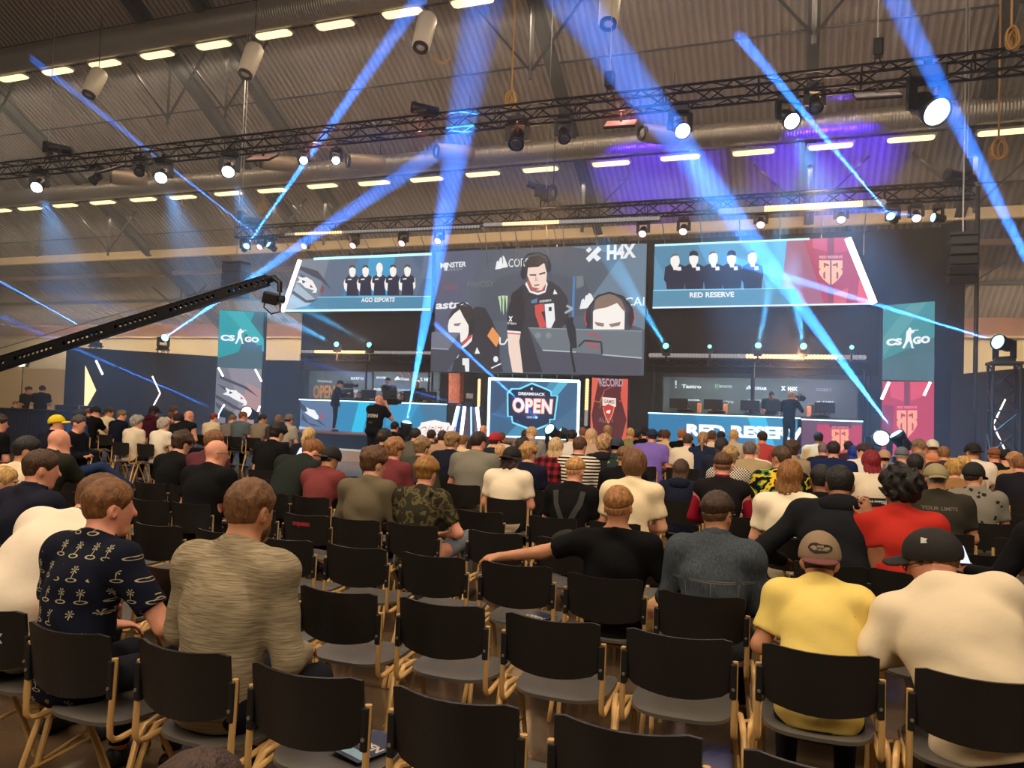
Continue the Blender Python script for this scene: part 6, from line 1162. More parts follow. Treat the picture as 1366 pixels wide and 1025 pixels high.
# lettering, patches and straps laid onto the back of a garment
from mathutils.bvhtree import BVHTree
def on_cloth(o, pts, off=.003, d=(0, 1, 0), back=1.0):
    me = o.data; bv = BVHTree.FromPolygons([v.co.copy() for v in me.vertices], [tuple(p.vertices) for p in me.polygons]); out = []; d = Vector(d)
    for p in pts:
        h = bv.ray_cast(Vector(p)-d*back, d); q = h[0] if h[0] is not None else Vector(p); out.append(q-d*off)
    return out
def back_text(o, s, cx, cz, w, h, m, name='lettering', tilt=0, d=(0, 1, 0), **kw):
    vs, fs = glyphs(s, **kw); b = MB(); P = [(cx+(u-.5)*w, 0, cz+(v-.5)*h+(u-.5)*tilt) for u, v in vs]; b.add(on_cloth(o, P, d=d), fs); return b.build(name, m, o, local=True)
def back_patch(o, x0, x1, z0, z1, m, name='printed_patch', n=8, off=.002, slant=0, d=(0, 1, 0)):
    P = [(x0+(x1-x0)*i/n+slant*j/n, 0, z0+(z1-z0)*j/n) for j in range(n+1) for i in range(n+1)]; b = MB(); b.add(on_cloth(o, P, off, d), [(j*(n+1)+i, j*(n+1)+i+1, (j+1)*(n+1)+i+1, (j+1)*(n+1)+i) for j in range(n) for i in range(n)]); return b.build(name, m, o, True, local=True)
def back_strip(o, pts, w, m, name, off=.004, d=(0, 1, 0)):
    P = []; n = 0
    for (x0, z0), (x1, z1) in zip(pts, pts[1:]):
        for i in range(8): t = i/8; P.append((x0+(x1-x0)*t, z0+(z1-z0)*t))
    P.append(pts[-1]); V = []
    for i, (x, z) in enumerate(P):
        a = P[max(0, i-1)]; c = P[min(len(P)-1, i+1)]; L = math.hypot(c[0]-a[0], c[1]-a[1]) or 1; nx, nz = -(c[1]-a[1])/L*w/2, (c[0]-a[0])/L*w/2; V += [(x+nx, 0, z+nz), (x-nx, 0, z-nz)]
    b = MB(); b.add(on_cloth(o, V, off, d), [(2*i, 2*i+1, 2*i+3, 2*i+2) for i in range(len(P)-1)]); return b.build(name, m, o, True, local=True)
# ------------------------------------------------------------------ the audience, one by one
DB, BR, LB, BL, GI, BK, GR, RD, BLU, AU = (52, 36, 26), (88, 60, 38), (134, 98, 60), (206, 164, 98), (150, 88, 44), (22, 18, 16), (168, 160, 150), (132, 12, 34), (20, 50, 150), (112, 52, 30)
def sh(col, pat='plain', sleeve='short', c2=None, **k): return dict(col=col, pat=pat, sleeve=sleeve, c2=c2, **k)
BLK_, NVY, WHT_, CRM, OLV, GRY = (16, 16, 18), (22, 26, 44), (238, 228, 208), (236, 214, 172), (52, 52, 40), (128, 122, 110)
JEANS, KHK = (52, 70, 104), (196, 168, 112)
S = seat_person
# --- nearest rows
palm, i_palm = S('palm-print man', 148, 637, 0, 'man in navy shirt printed with pale palm islands, head turned sideways', shirt=sh((20, 24, 40), 'palms', 'short', (176, 166, 136)), hair=('short', (122, 80, 42)), skin='pink', hyaw=26, hpitch=4, lean=5, bulk=1.0, sw=.95, dy=-.02, arms=('lap', dict(e=(.36, .13, .76), w=(.17, .36, .70), d=(-.6, .7, 0))))
grey, i_grey = S('grey sweater man', 336, 637, 0, 'man in grey mottled long sleeve sweater seen from behind', shirt=sh((150, 136, 110), 'heather', 'long', (176, 164, 138), name='sweater'), hair=('short', (112, 76, 44)), skin='tan', hyaw=6, lean=3, bulk=1.0, sw=1.08, beard=(112, 76, 44), arms=('lap', dict(e=(.255, .07, .71), w=(.13, .33, .64), d=(-.4, .9, -.1))))
S('white-shirted leaning man', 136, 631, 0, 'large man in white T-shirt leaning far forward behind the palm-print shirt', shirt=sh((240, 226, 204)), hair=('short', (104, 66, 34)), skin='pink', hyaw=20, hpitch=16, lean=28, hunch=12, side=8, bulk=1.3, sw=1.02, dy=.05, arms=('knees', 'knees'))
yel, i_yel = S('yellow T-shirt man', 1094, 712, 1, 'man in yellow T-shirt with a taupe patch cap, head bowed', shirt=sh((236, 210, 118)), hair=('buzz', DB), cap=dict(kind='snap', col=(140, 118, 92), brim=(110, 60, 62), back=True), skin='tan', hyaw=0, hpitch=6, lean=20, hunch=20, sw=.93, bulk=1.0, dy=.04, arms=(dict(e=(-.25, .18, .74), w=(-.12, .42, .66), d=(.5, .8, 0)), dict(e=(.25, .18, .74), w=(.12, .42, .66), d=(-.5, .8, 0))))
crm, i_crm = S('cream jumper man', 1244, 704, 1, 'large man in cream jumper with a black cap, head bent to the side', shirt=sh((226, 210, 180), 'plain', 'long', name='jumper'), hair=('short', (110, 76, 44)), cap=dict(kind='curve', col=(26, 22, 20), tilt=.22), skin='pink', hyaw=-72, hpitch=22, hroll=-4, lean=18, hunch=14, side=-19, bulk=1.36, sw=1.12, dy=-.02, face=True, glasses=True, arms=(dict(e=(-.42, .16, .74), w=(-.22, .44, .68), d=(.3, .9, 0)), 'lap'))
blk, i_blk = S('black T-shirt man', 826, 646, 2, 'man in black T-shirt stretching his arm along the next chair back', shirt=sh(BLK_, neck=-.015), pants=KHK, hair=('fade', (164, 114, 66)), skin='tan', hyaw=4, hpitch=2, lean=-4, hunch=6, sw=1.08, bulk=1.05, dy=-.06, legs='kneeup', arms=(dict(e=(-.46, -.02, .93), w=(-.72, -.08, .885), d=(-1, -.10, -.12), u=(0, -.2, 1), c=.55), dict(e=(.34, .02, .78), w=(.24, .26, .66), d=(-.4, .9, 0))))
den, i_den = S('denim shirt man', 958, 653, 2, 'man in dark denim shirt with spectacles', shirt=sh((66, 74, 82), 'denim', 'long', (92, 100, 106), collar=(70, 78, 86), name='denim_shirt'), hair=('fade', (62, 42, 26)), skin='tan', hyaw=22, hpitch=6, lean=6, sw=1.06, dy=-.22, glasses=True)
hood, i_hood = S('dark hoodie man', 1121, 620, 3, 'broad man in charcoal hooded top with elbows out', shirt=sh((25, 27, 31), 'plain', 'long', hood=True, name='hooded_top'), hair=('short', BK), skin='brown', hpitch=14, lean=14, hunch=14, bulk=1.2, sw=1.25, arms=(dict(e=(-.46, .10, .74), w=(-.33, .36, .66), d=(.4, .8, -.2)), dict(e=(.46, .06, .74), w=(.36, .34, .66), d=(-.4, .8, -.2))))
S('black-haired neighbour', 1096, 619, 4, 'black haired person half hidden left of the charcoal hooded top', shirt=sh(BLK_), hair=('short', BK), skin='brown', hyaw=-6)
red, i_red = S('red T-shirt person', 1200, 620, 3, 'person in red T-shirt with bushy black hair and a raised hand', shirt=sh((182, 46, 36)), hair=('curly', BK), skin='brown', hyaw=-24, hpitch=4, lean=4, bulk=1.2, sw=1.05, face=True, arms=(dict(e=(-.15, .02, .80), w=(-.175, .03, 1.04), d=(-.25, .1, 1), u=(.2, -1, .1), c=.35), 'lap'))
camo, i_camo = S('camouflage shirt man', 570, 609, 3, 'man in dark camouflage T-shirt with slicked blond streaked hair', shirt=sh((46, 44, 32), 'camo', 'short', (92, 84, 56)), pants=(120, 128, 140), hair=('pomade', (158, 112, 52)), skin='pink', lean=6, sw=1.05, legs='kneeup', arms=('lap', dict(e=(.34, .10, .76), w=(.10, .30, .70), d=(-.8, .4, 0))))
S('olive sweater man', 500, 596, 3, 'young man in olive grey raglan sweater', shirt=sh((104, 94, 74), 'plain', 'long', name='sweater'), hair=('messy', (92, 60, 34)), skin='fair', hyaw=26, hpitch=10, lean=4, sw=1.04)
S('maroon capped man', 441, 596, 4, 'man in maroon T-shirt wearing a black flat brimmed cap', shirt=sh((122, 58, 58)), hair=('buzz', DB), cap=dict(kind='snap', col=(20, 19, 20), brim=(60, 56, 54), back=True), skin='tan', hyaw=20, hpitch=14, lean=12, arms=('phone', 'phone'))
S('bent green-shirt man', 418, 585, 4, 'ginger haired man in black green polo bent forward', shirt=sh((34, 40, 36), collar=(40, 46, 42)), hair=('short', (136, 86, 44)), skin='pink', hyaw=34, hpitch=24, lean=24, hunch=18, side=6, sw=1.08, bulk=1.1)
S('bald man in black', 290, 587, 3, 'bald man in black T-shirt with dark rimmed spectacles', shirt=sh(BLK_), skin='pink', hyaw=36, hpitch=10, lean=5, bulk=1.2, sw=1.12, glasses=True)
S('maroon T-shirt man', 287, 573, 4, 'brown haired man in maroon T-shirt behind the bald man', shirt=sh((88, 44, 50)), hair=('short', (126, 84, 48)), skin='pink', hyaw=30, hpitch=8, lean=8)
S('teen in black', 244, 575, 4, 'tousled dark haired youth in black T-shirt right of the cross-legged man', shirt=sh(BLK_), hair=('messy', (64, 44, 30)), skin='fair', hyaw=12, hpitch=18, lean=6)
S('white-haired woman', 220, 557, 9, 'woman with curly silver hair and white blouse', shirt=sh((235, 222, 200)), hair=('curly', (176, 164, 148)), skin='fair', hyaw=36, hpitch=4)
S('white-haired man', 184, 554, 9, 'man with wavy silver hair and cream shirt', shirt=sh((222, 206, 178)), hair=('curly', (150, 146, 140)), skin='pink', hyaw=46, hpitch=4)
S('cross-legged man', 106, 553, 6, 'man in dark jacket and blue jeans with one leg crossed over', shirt=sh((20, 22, 30), 'plain', 'long', name='jacket'), pants=(38, 56, 92), hair=('short', (70, 62, 58)), skin='pink', byaw=68, hyaw=10, hpitch=6, lean=-4, legs='cross', arms=('cross', 'cross'), shoe=(44, 46, 52))
S('yellow capped boy', 77, 553, 6, 'person with a bright yellow cap looking up', shirt=sh((22, 24, 40), 'plain', 'long', name='jacket'), hair=('short', DB), cap=dict(kind='curve', col=(232, 200, 24)), skin='pink', hyaw=58, hpitch=-8, face=True)
S('blue T-shirt man', 107, 546, 9, 'man in blue T-shirt and dark cap behind the cross-legged man', shirt=sh((44, 74, 128)), hair=('buzz', DB), cap=dict(kind='curve', col=(44, 52, 66)), skin='pink', hyaw=50)
S('bald man in olive', 80, 573, 3, 'big bald man in dark olive shirt, hand at his chin', shirt=sh((40, 42, 32)), skin='pink', hyaw=38, hpitch=10, lean=10, bulk=1.3, sw=1.18, arms=('lap', 'chin'))
S('black-haired man in cream', 38, 581, 2, 'black haired man in cream T-shirt near the left edge', shirt=sh((234, 214, 178)), hair=('short', (26, 22, 20)), skin='tan', hyaw=40, hpitch=8, lean=4, bulk=1.1)
S('man in navy polo', 57, 599, 1, 'brown haired man in navy polo near the left edge', shirt=sh((28, 30, 46), collar=(34, 38, 56)), hair=('short', (70, 44, 26)), skin='pink', hyaw=34, hpitch=8, lean=4, bulk=1.05)
S('blond boy', 5, 621, 1, 'blond boy in blue jacket with a hand at his mouth', shirt=sh((40, 48, 66), 'plain', 'long', name='jacket'), hair=('short', BL), skin='fair', hyaw=52, hpitch=6, lean=8, arms=('lap', 'chin'), face=True)
S('person cut by the edge', 0, 552, 5, 'person in black T-shirt cut off by the left edge', shirt=sh(BLK_), hair=('short', DB), skin='pink', hyaw=40)
# --- left part of the hall
S('capped man in black', 128, 542, 11, 'man with backward black cap and black T-shirt, hand at his face', shirt=sh(BLK_), hair=('buzz', DB), cap=dict(kind='curve', col=(20, 20, 22)), skin='pink', hyaw=50, arms=('lap', 'chin'))
S('ginger woman', 118, 545, 12, 'ginger haired person half hidden behind the black capped man', shirt=sh((90, 60, 50)), hair=('short', AU), skin='fair', hyaw=40)
S('beige T-shirt man', 146, 543, 12, 'short haired man in beige T-shirt at the far left', shirt=sh((228, 204, 160)), hair=('fade', DB), skin='tan', hyaw=44)
S('navy jumper man', 163, 547, 11, 'light haired man in dark navy top beside the beige T-shirt', shirt=sh((20, 24, 40), 'plain', 'long'), hair=('short', (120, 92, 60)), skin='pink', hyaw=52)
S('maroon hooded person', 206, 541, 12, 'person in maroon hooded coat and dark cap', shirt=sh((66, 22, 36), 'plain', 'long', hood=True, name='coat'), hair=('long', (50, 20, 26)), cap=dict(kind='curve', col=(22, 22, 26)), skin='fair')
S('brown-haired man far back', 232, 541, 13, 'brown haired head showing above the maroon coat neighbours', shirt=sh((60, 50, 48)), hair=('short', BR), skin='pink')
S('dark-capped woman', 239, 551, 11, 'person with dark swim-style cap and black top', shirt=sh((26, 26, 30)), hair=('short', (30, 24, 24)), cap=dict(kind='beanie', col=(34, 30, 34)), skin='fair', hyaw=20)
S('ginger man in rust', 229, 550, 12, 'auburn haired person in rust red shirt', shirt=sh((128, 54, 42)), hair=('short', (96, 52, 36)), skin='pink', hyaw=10)
S('bald spectacled man', 253, 548, 11, 'bald man in dark vest with bare arms and spectacles', shirt=sh((26, 26, 30), sleeve='none'), skin='pink', hyaw=44, glasses=True)
S('red-capped child', 286, 551, 13, 'red haired person in cream T-shirt by the left banner', shirt=sh((226, 206, 172)), hair=('short', (124, 48, 40)), skin='fair', hyaw=24)
S('teal T-shirt man', 325, 549, 13, 'man in grey teal T-shirt turned to his neighbour', shirt=sh((92, 104, 110)), hair=('short', (126, 72, 44)), skin='pink', hyaw=40)
S('grey T-shirt man', 311, 553, 13, 'person in grey T-shirt left of the teal T-shirt', shirt=sh((126, 114, 106)), hair=('short', (110, 90, 70)), skin='pink', hyaw=60, lean=12)
S('taupe T-shirt man', 351, 552, 13, 'dark haired man in taupe T-shirt', shirt=sh((142, 128, 108)), hair=('short', (46, 32, 26)), skin='tan', hyaw=50, lean=6)
S('balding man', 372, 554, 12, 'balding man behind the phone user', shirt=sh((70, 60, 62)), hair=('thin', (130, 100, 80)), skin='pink')
S('man in pale grey', 386, 552, 12, 'man in pale grey T-shirt and grey cap', shirt=sh((176, 168, 152)), hair=('buzz', DB), cap=dict(kind='curve', col=(120, 112, 100), back=True), skin='pink')
phu, i_ph = S('phone user', 371, 564, 6, 'black haired person in black T-shirt looking at a phone', shirt=sh(BLK_), hair=('messy', BK), skin='fair', hyaw=12, hpitch=22, lean=8, arms=('lap', dict(e=(.30, .06, .80), w=(.26, .30, .88), d=(-.1, .6, .6), u=(.6, -.4, .2), c=.9)))
S('blond ponytail girl', 413, 571, 7, 'girl with high blond ponytail in dark top', shirt=sh((28, 28, 34), 'plain', 'long'), hair=('pony', (214, 176, 116)), skin='fair', hpitch=6)
S('maroon long-sleeve man', 527, 584, 5, 'light brown haired man in maroon top', shirt=sh((112, 52, 56), 'plain', 'long'), hair=('messy', (160, 112, 70)), skin='pink', hyaw=8, sw=1.06)
S('beanie wearer', 514, 571, 7, 'person with dark beanie and bun', shirt=sh((40, 40, 42)), hair=('bun', (96, 60, 34)), cap=dict(kind='beanie', col=(42, 42, 44)), skin='fair', hpitch=0)
S('dark-capped man by the lamp', 527, 562, 12, 'dark haired head beside the bright floor lamp', shirt=sh((24, 24, 30)), hair=('short', BK), skin='pink')
S('dark-haired man', 555, 571, 9, 'dark haired man in grey jacket right of the floor lamp', shirt=sh((96, 92, 82), 'plain', 'long'), hair=('short', (40, 32, 30)), skin='pink')
S('tousled light-haired man', 564, 583, 6, 'light brown tousled man in dark olive jacket', shirt=sh((62, 62, 54), 'plain', 'long', name='jacket'), hair=('messy', (146, 116, 78)), skin='pink', hyaw=10)
# --- middle of the hall
S('dark head below the letters', 576, 573, 10, 'dark haired head below the white letter prop', shirt=sh((60, 56, 54)), hair=('short', DB), skin='pink')
S('dark-haired man in brown', 591, 574, 9, 'dark haired man left of the navy T-shirt', shirt=sh((176, 140, 110)), hair=('short', (50, 36, 30)), skin='pink')
S('navy T-shirt man', 604, 576, 7, 'light brown haired man in navy T-shirt', shirt=sh((24, 28, 44)), hair=('messy', (150, 118, 76)), skin='pink', hyaw=14, bulk=1.12, sw=1.1)
S('blond boy in beige', 618, 580, 9, 'small blond boy in beige T-shirt', shirt=sh((222, 196, 150)), hair=('short', LB), skin='fair')
S('grey polo man', 639, 575, 6, 'tall man in grey polo with dark sleeve hems', shirt=sh((124, 120, 108), collar=(112, 108, 96)), hair=('short', (46, 32, 26)), skin='pink', hyaw=18, bulk=1.22, sw=1.2, lean=6, beard=DB)
S('red capped person', 661, 577, 8, 'person with red cap and dark hooded jacket', shirt=sh((38, 42, 50), 'plain', 'long', hood=True, name='jacket'), hair=('short', DB), cap=dict(kind='curve', col=(176, 30, 46)), skin='fair', hyaw=12)
S('bald man far front', 645, 567, 12, 'balding man near the trophy stand', shirt=sh((70, 60, 56)), skin='pink')
S('brown-capped person', 669, 576, 11, 'brown haired head behind the red cap', shirt=sh((226, 214, 200)), hair=('short', (104, 76, 54)), skin='pink')
S('turned boy', 709, 569, 11, 'blond boy in grey hooded top looking back over his shoulder', shirt=sh((150, 148, 146), 'plain', 'long', hood=True, name='hooded_top'), hair=('short', (200, 166, 116)), skin='fair', byaw=-20, hyaw=-66, face=True)
S('woman beside the boy', 701, 573, 12, 'dark haired head beside the boy who looks back', shirt=sh((130, 110, 96)), hair=('short', (60, 42, 36)), skin='fair', hyaw=-20)
S('small bald child', 668, 593, 7, 'small pale haired child in front of the dark jackets', shirt=sh((150, 130, 110)), hair=('buzz', (206, 160, 110)), skin='fair')
S('long-haired capped man', 683, 595, 5, 'long haired person in white T-shirt and black cap', shirt=sh((240, 224, 196)), hair=('dread', (50, 32, 28)), cap=dict(kind='curve', col=(20, 18, 20), back=True), skin='pink', hyaw=10, sw=1.05)
S('blond boy in navy', 706, 590, 6, 'blond boy in navy T-shirt', shirt=sh((24, 28, 46)), hair=('messy', (184, 138, 84)), skin='fair', hyaw=26)
S('dark curly head', 698, 583, 8, 'dark wavy haired head behind the blond boy in navy', shirt=sh((40, 52, 66)), hair=('curly', (52, 44, 42)), skin='fair')
S('striped shirt person', 774, 582, 7, 'brown haired person in black and white striped top', shirt=sh((228, 216, 196), 'stripes', 'long', (24, 24, 28)), hair=('short', (86, 56, 38)), skin='pink', hyaw=12, bulk=1.15, sw=1.12)
bkp, i_bkp = S('backpack boy', 768, 608, 4, 'fair haired youth in black T-shirt wearing a dark backpack', shirt=sh(BLK_), hair=('fade', (196, 146, 88)), skin='pink', hyaw=8, lean=4)
S('plaid shirt girl', 742, 584, 7, 'girl with long blond hair and red plaid shirt', shirt=sh((150, 30, 44), 'plaid', 'long', (26, 18, 22)), hair=('long', (206, 172, 124)), skin='fair')
S('fair-haired woman', 789, 572, 10, 'woman with long fair hair near the right bulb bar', shirt=sh((190, 160, 140)), hair=('long', (214, 172, 130)), skin='fair')
S('black-haired man in white', 764, 573, 11, 'black haired man in white T-shirt at the centre screen', shirt=sh((228, 220, 210)), hair=('short', (26, 26, 34)), skin='tan')
S('ginger man', 778, 570, 13, 'ginger haired head beside the black haired man', shirt=sh((90, 70, 64)), hair=('short', (142, 92, 60)), skin='pink')
S('blond curly-haired person', 807, 579, 8, 'person with blond wavy hair and black hooded leather jacket', shirt=sh((34, 34, 38), 'plain', 'long', hood=True, name='jacket'), hair=('curly', (186, 146, 104)), skin='fair')
S('fair man by the banner', 811, 567, 13, 'fair haired man in front of the red printed banner', shirt=sh((70, 60, 66)), hair=('short', (176, 136, 90)), skin='pink')
S('patterned jacket person', 823, 583, 8, 'person with dark cap and green printed jacket', shirt=sh((40, 56, 58), 'floral', 'long', (120, 150, 60), name='jacket'), hair=('short', BK), cap=dict(kind='curve', col=(46, 58, 72), back=True), skin='fair')
S('crew-cut man in black', 834, 594, 6, 'crew cut brown haired man in black T-shirt', shirt=sh(BLK_), hair=('fade', (122, 86, 54)), skin='tan', hyaw=10, sw=1.06)
S('bowl-cut boy', 847, 600, 4, 'person with brown bowl cut and cream T-shirt', shirt=sh((240, 220, 180)), hair=('bowl', (112, 76, 44)), skin='fair', lean=2)
S('blond man in olive', 841, 571, 13, 'short blond man in olive T-shirt', shirt=sh((140, 132, 84)), hair=('buzz', (206, 162, 96)), skin='pink')
S('dark-haired man in the row', 849, 573, 14, 'dark haired head between the olive T-shirt and the black cap', shirt=sh((50, 46, 44)), hair=('short', BK), skin='brown')
S('black-capped man', 861, 570, 13, 'man with black cap and black T-shirt left of the purple shirt', shirt=sh(BLK_), hair=('buzz', DB), cap=dict(kind='curve', col=(22, 24, 32)), skin='pink', hyaw=-20)
S('purple T-shirt man', 870, 572, 11, 'man in purple T-shirt and navy cap', shirt=sh((132, 108, 196)), hair=('buzz', DB), cap=dict(kind='curve', col=(28, 44, 72)), skin='pink', hyaw=-18, bulk=1.3, sw=1.16, beard=DB)
S('brown-haired man right of purple', 883, 573, 14, 'brown haired man in black T-shirt right of the purple shirt', shirt=sh(BLK_), hair=('short', DB), skin='pink')
S('man in sand T-shirt', 889, 573, 13, 'man in sand coloured T-shirt overlapping the black one', shirt=sh((216, 190, 130)), hair=('short', BR), skin='pink')
S('ginger man in black', 910, 572, 13, 'ginger haired man in black T-shirt below the first desk letters', shirt=sh(BLK_), hair=('short', (172, 108, 60)), skin='pink')
S('cream T-shirt man', 918, 578, 11, 'man in cream T-shirt with patterned sleeves', shirt=sh((234, 218, 192)), hair=('short', (70, 58, 52)), skin='pink', hyaw=8, sw=1.12, bulk=1.15)
S('low ponytail woman', 938, 577, 11, 'woman with a long fair ponytail and navy top', shirt=sh((34, 44, 70), 'plain', 'long'), hair=('pony', (176, 134, 92)), skin='fair')
S('pink-beige T-shirt man', 950, 574, 13, 'brown haired man in pinkish beige T-shirt', shirt=sh((230, 204, 176)), hair=('short', (100, 66, 48)), skin='tan')
S('long dark-haired person', 963, 584, 9, 'person with long dark hair', shirt=sh((36, 40, 56), 'plain', 'long'), hair=('long', (42, 34, 40)), skin='fair')
S('dark head at the desk', 962, 575, 14, 'dark haired head under the desk lettering', shirt=sh((50, 44, 48)), hair=('short', BK), skin='tan')
S('blond person in check', 979, 573, 13, 'blond person in pale checked top', shirt=sh((220, 204, 180), 'check', 'short', (180, 160, 130)), hair=('short', (206, 168, 112)), skin='fair')
S('checked shirt woman', 974, 595, 7, 'woman with short fair hair and black and white checked top', shirt=sh((214, 204, 186), 'check', 'long', (60, 56, 56)), hair=('messy', (176, 142, 96)), skin='fair', lean=6, bulk=1.12)
S('varsity jacket boy', 965, 602, 5, 'brown haired boy in black jacket with red sleeves and striped collar', shirt=sh((24, 22, 26), 'plain', 'none', collar=(120, 26, 40), name='jacket', hem=-.06, sleeve_col=(150, 24, 44)), hair=('fade', (92, 58, 34)), skin='pink', sw=1.05)
S('child in navy hood', 909, 613, 6, 'small dark haired child in navy hooded top', shirt=sh((26, 30, 48), 'plain', 'long', hood=True, name='hooded_top'), hair=('long', (74, 52, 38)), skin='fair')
S('grey-haired person in taupe', 1000, 588, 8, 'grey haired person in taupe T-shirt', shirt=sh((168, 148, 112)), hair=('short', (112, 100, 96)), skin='pink', bulk=1.15, sw=1.1)
S('person in white behind', 1006, 590, 9, 'fair person in white top behind the grey hair', shirt=sh((240, 228, 214)), hair=('short', (190, 160, 130)), skin='fair')
S('bearded man in red', 1017, 575, 13, 'dark bearded man in coral red T-shirt', shirt=sh((196, 74, 74)), hair=('short', (52, 34, 30)), skin='pink', hyaw=-24, beard=(52, 34, 30))
S('tiger shirt man', 1042, 594, 6, 'spectacled man in black, green and yellow tiger patterned shirt', shirt=sh((226, 186, 46), 'tiger', 'short', (60, 130, 76)), hair=('short', (84, 60, 40)), skin='tan', hyaw=-44, hpitch=2, glasses=True, bulk=1.1, sw=1.08)
lb, i_lb = S('long-haired woman', 1054, 614, 4, 'woman with long honey brown hair in white T-shirt', shirt=sh((240, 226, 196)), hair=('long', (140, 92, 44)), skin='fair', hyaw=4, hroll=4, lean=2)
S('man in taupe behind', 1057, 587, 9, 'brown haired man in taupe shirt behind the long haired woman', shirt=sh((156, 138, 112)), hair=('messy', (74, 54, 42)), skin='pink')
S('dark-haired man in cream', 1092, 576, 14, 'black haired man in cream T-shirt before the red desk', shirt=sh((232, 206, 156)), hair=('short', (30, 24, 24)), skin='brown', sw=1.1)
S('man in blue and black', 1112, 588, 9, 'dark haired man in navy T-shirt with blue shoulders', shirt=sh((28, 40, 80)), hair=('short', (44, 34, 34)), skin='pink', sw=1.16, bulk=1.15)
S('bald man in hood', 1098, 591, 11, 'balding man in navy hooded top', shirt=sh((36, 40, 64), 'plain', 'long', hood=True, name='hooded_top'), hair=('thin', (130, 110, 110)), skin='pink')
S('dark head before the crest', 1132, 588, 13, 'dark haired person in front of the red desk crest', shirt=sh((70, 46, 56)), hair=('short', (46, 34, 38)), skin='pink')
S('blue-haired person', 1139, 595, 11, 'person with bright blue hair', shirt=sh((210, 200, 196)), hair=('long', BLU), skin='fair')
S('side-facing woman', 1152, 592, 10, 'dark haired woman in white turned sideways', shirt=sh((232, 222, 212)), hair=('bun', (54, 36, 38)), skin='fair', hyaw=-62, face=True)
rdw, i_rdw = S('red-haired woman', 1162, 601, 7, 'woman with long crimson hair and white printed top', shirt=sh((222, 206, 180)), hair=('long', RD), skin='fair', hyaw=-12)
S('beige-capped man', 1180, 600, 10, 'man with beige cap behind the crimson hair', shirt=sh((120, 100, 90)), hair=('buzz', DB), cap=dict(kind='curve', col=(190, 150, 120), back=True), skin='pink')
S('grey-capped man', 1203, 596, 10, 'man with grey patterned cap and pale teal T-shirt', shirt=sh((128, 142, 142)), hair=('buzz', GR), cap=dict(kind='curve', col=(110, 112, 124)), skin='pink', hyaw=14)
S('grey-haired spectacled man', 1225, 585, 12, 'grey haired man with spectacles facing sideways', shirt=sh((130, 112, 96)), hair=('short', (140, 112, 84)), skin='tan', hyaw=-64, glasses=True, face=True)
S('bald head behind', 1231, 592, 13, 'bald head between the spectacled man and the white cap', shirt=sh((150, 110, 90)), skin='pink')
S('orange hooded person', 1244, 586, 12, 'person with white cap and orange hooded top', shirt=sh((226, 146, 104), 'plain', 'long', hood=True, name='hooded_top'), hair=('buzz', LB), cap=dict(kind='curve', col=(232, 222, 200), back=True), skin='fair', bulk=1.15)
S('ginger-haired man', 1259, 595, 11, 'ginger brown haired man right of the white cap', shirt=sh((70, 56, 48)), hair=('short', (150, 104, 62)), skin='pink')
S('black-haired man in black', 1221, 605, 7, 'black haired man in black T-shirt', shirt=sh(BLK_), hair=('short', (28, 22, 22)), skin='brown', sw=1.06)
kha, i_kha = S('khaki-capped man', 1249, 618, 5, 'man with khaki cap and washed black printed T-shirt', shirt=sh((52, 48, 40)), hair=('buzz', GR), cap=dict(kind='curve', col=(150, 138, 102), back=True), skin='tan', sw=1.12, bulk=1.2)
S('floral shirt man', 1299, 618, 6, 'man with black flat cap and grey floral shirt', shirt=sh((126, 122, 110), 'floral', 'short', (38, 38, 38)), hair=('buzz', DB), cap=dict(kind='snap', col=(18, 18, 18)), skin='tan', hyaw=34, sw=1.08)
S('white T-shirt capped man', 1298, 590, 10, 'man in white T-shirt with a backward black cap', shirt=sh((240, 226, 206)), hair=('short', (150, 106, 60)), cap=dict(kind='curve', col=(26, 24, 24), back=True), skin='pink', hyaw=-10)
S('blond child', 1273, 612, 8, 'blond child right of the khaki cap', shirt=sh((150, 110, 70)), hair=('messy', (200, 156, 84)), skin='fair')
S('second blond child', 1285, 609, 9, 'blond child next to the white T-shirt', shirt=sh((190, 170, 140)), hair=('messy', (206, 160, 90)), skin='fair')
ors, i_ors = S('orange stripe man', 1326, 596, 11, 'auburn haired man in black T-shirt with an orange stripe', shirt=sh((30, 26, 24)), hair=('fade', (150, 90, 52)), skin='pink', sw=1.15, bulk=1.2)
S('black cap far right', 1341, 599, 11, 'man with black cap near the right edge', shirt=sh((216, 180, 130)), hair=('buzz', DB), cap=dict(kind='curve', col=(22, 22, 26)), skin='pink')
S('blond person far right', 1354, 603, 10, 'blond haired person near the right edge', shirt=sh((190, 150, 100)), hair=('messy', (190, 140, 84)), skin='fair')
S('navy T-shirt man far right', 1359, 607, 9, 'man in navy T-shirt at the right edge', shirt=sh((32, 30, 40)), hair=('short', (140, 92, 56)), skin='pink', bulk=1.1)
ph2, i_ph2 = S('phone holder', 1416, 640, 3, 'person in black sleeves holding out a phone at the right edge', shirt=sh((20, 20, 24), 'plain', 'long'), hair=('short', DB), skin='pink', lean=8, arms=(dict(e=(-.33, .10, .74), w=(-.44, .28, .74), d=(-.35, .6, .5), u=(-.4, -.5, .6), c=.9), 'lap'))
S('person below the frame', 262, 1003, -2, 'dark haired head cut off by the lower edge', shirt=sh((40, 36, 34)), hair=('short', (58, 36, 24)), skin='tan', hpitch=14, lean=6, dy=.35)

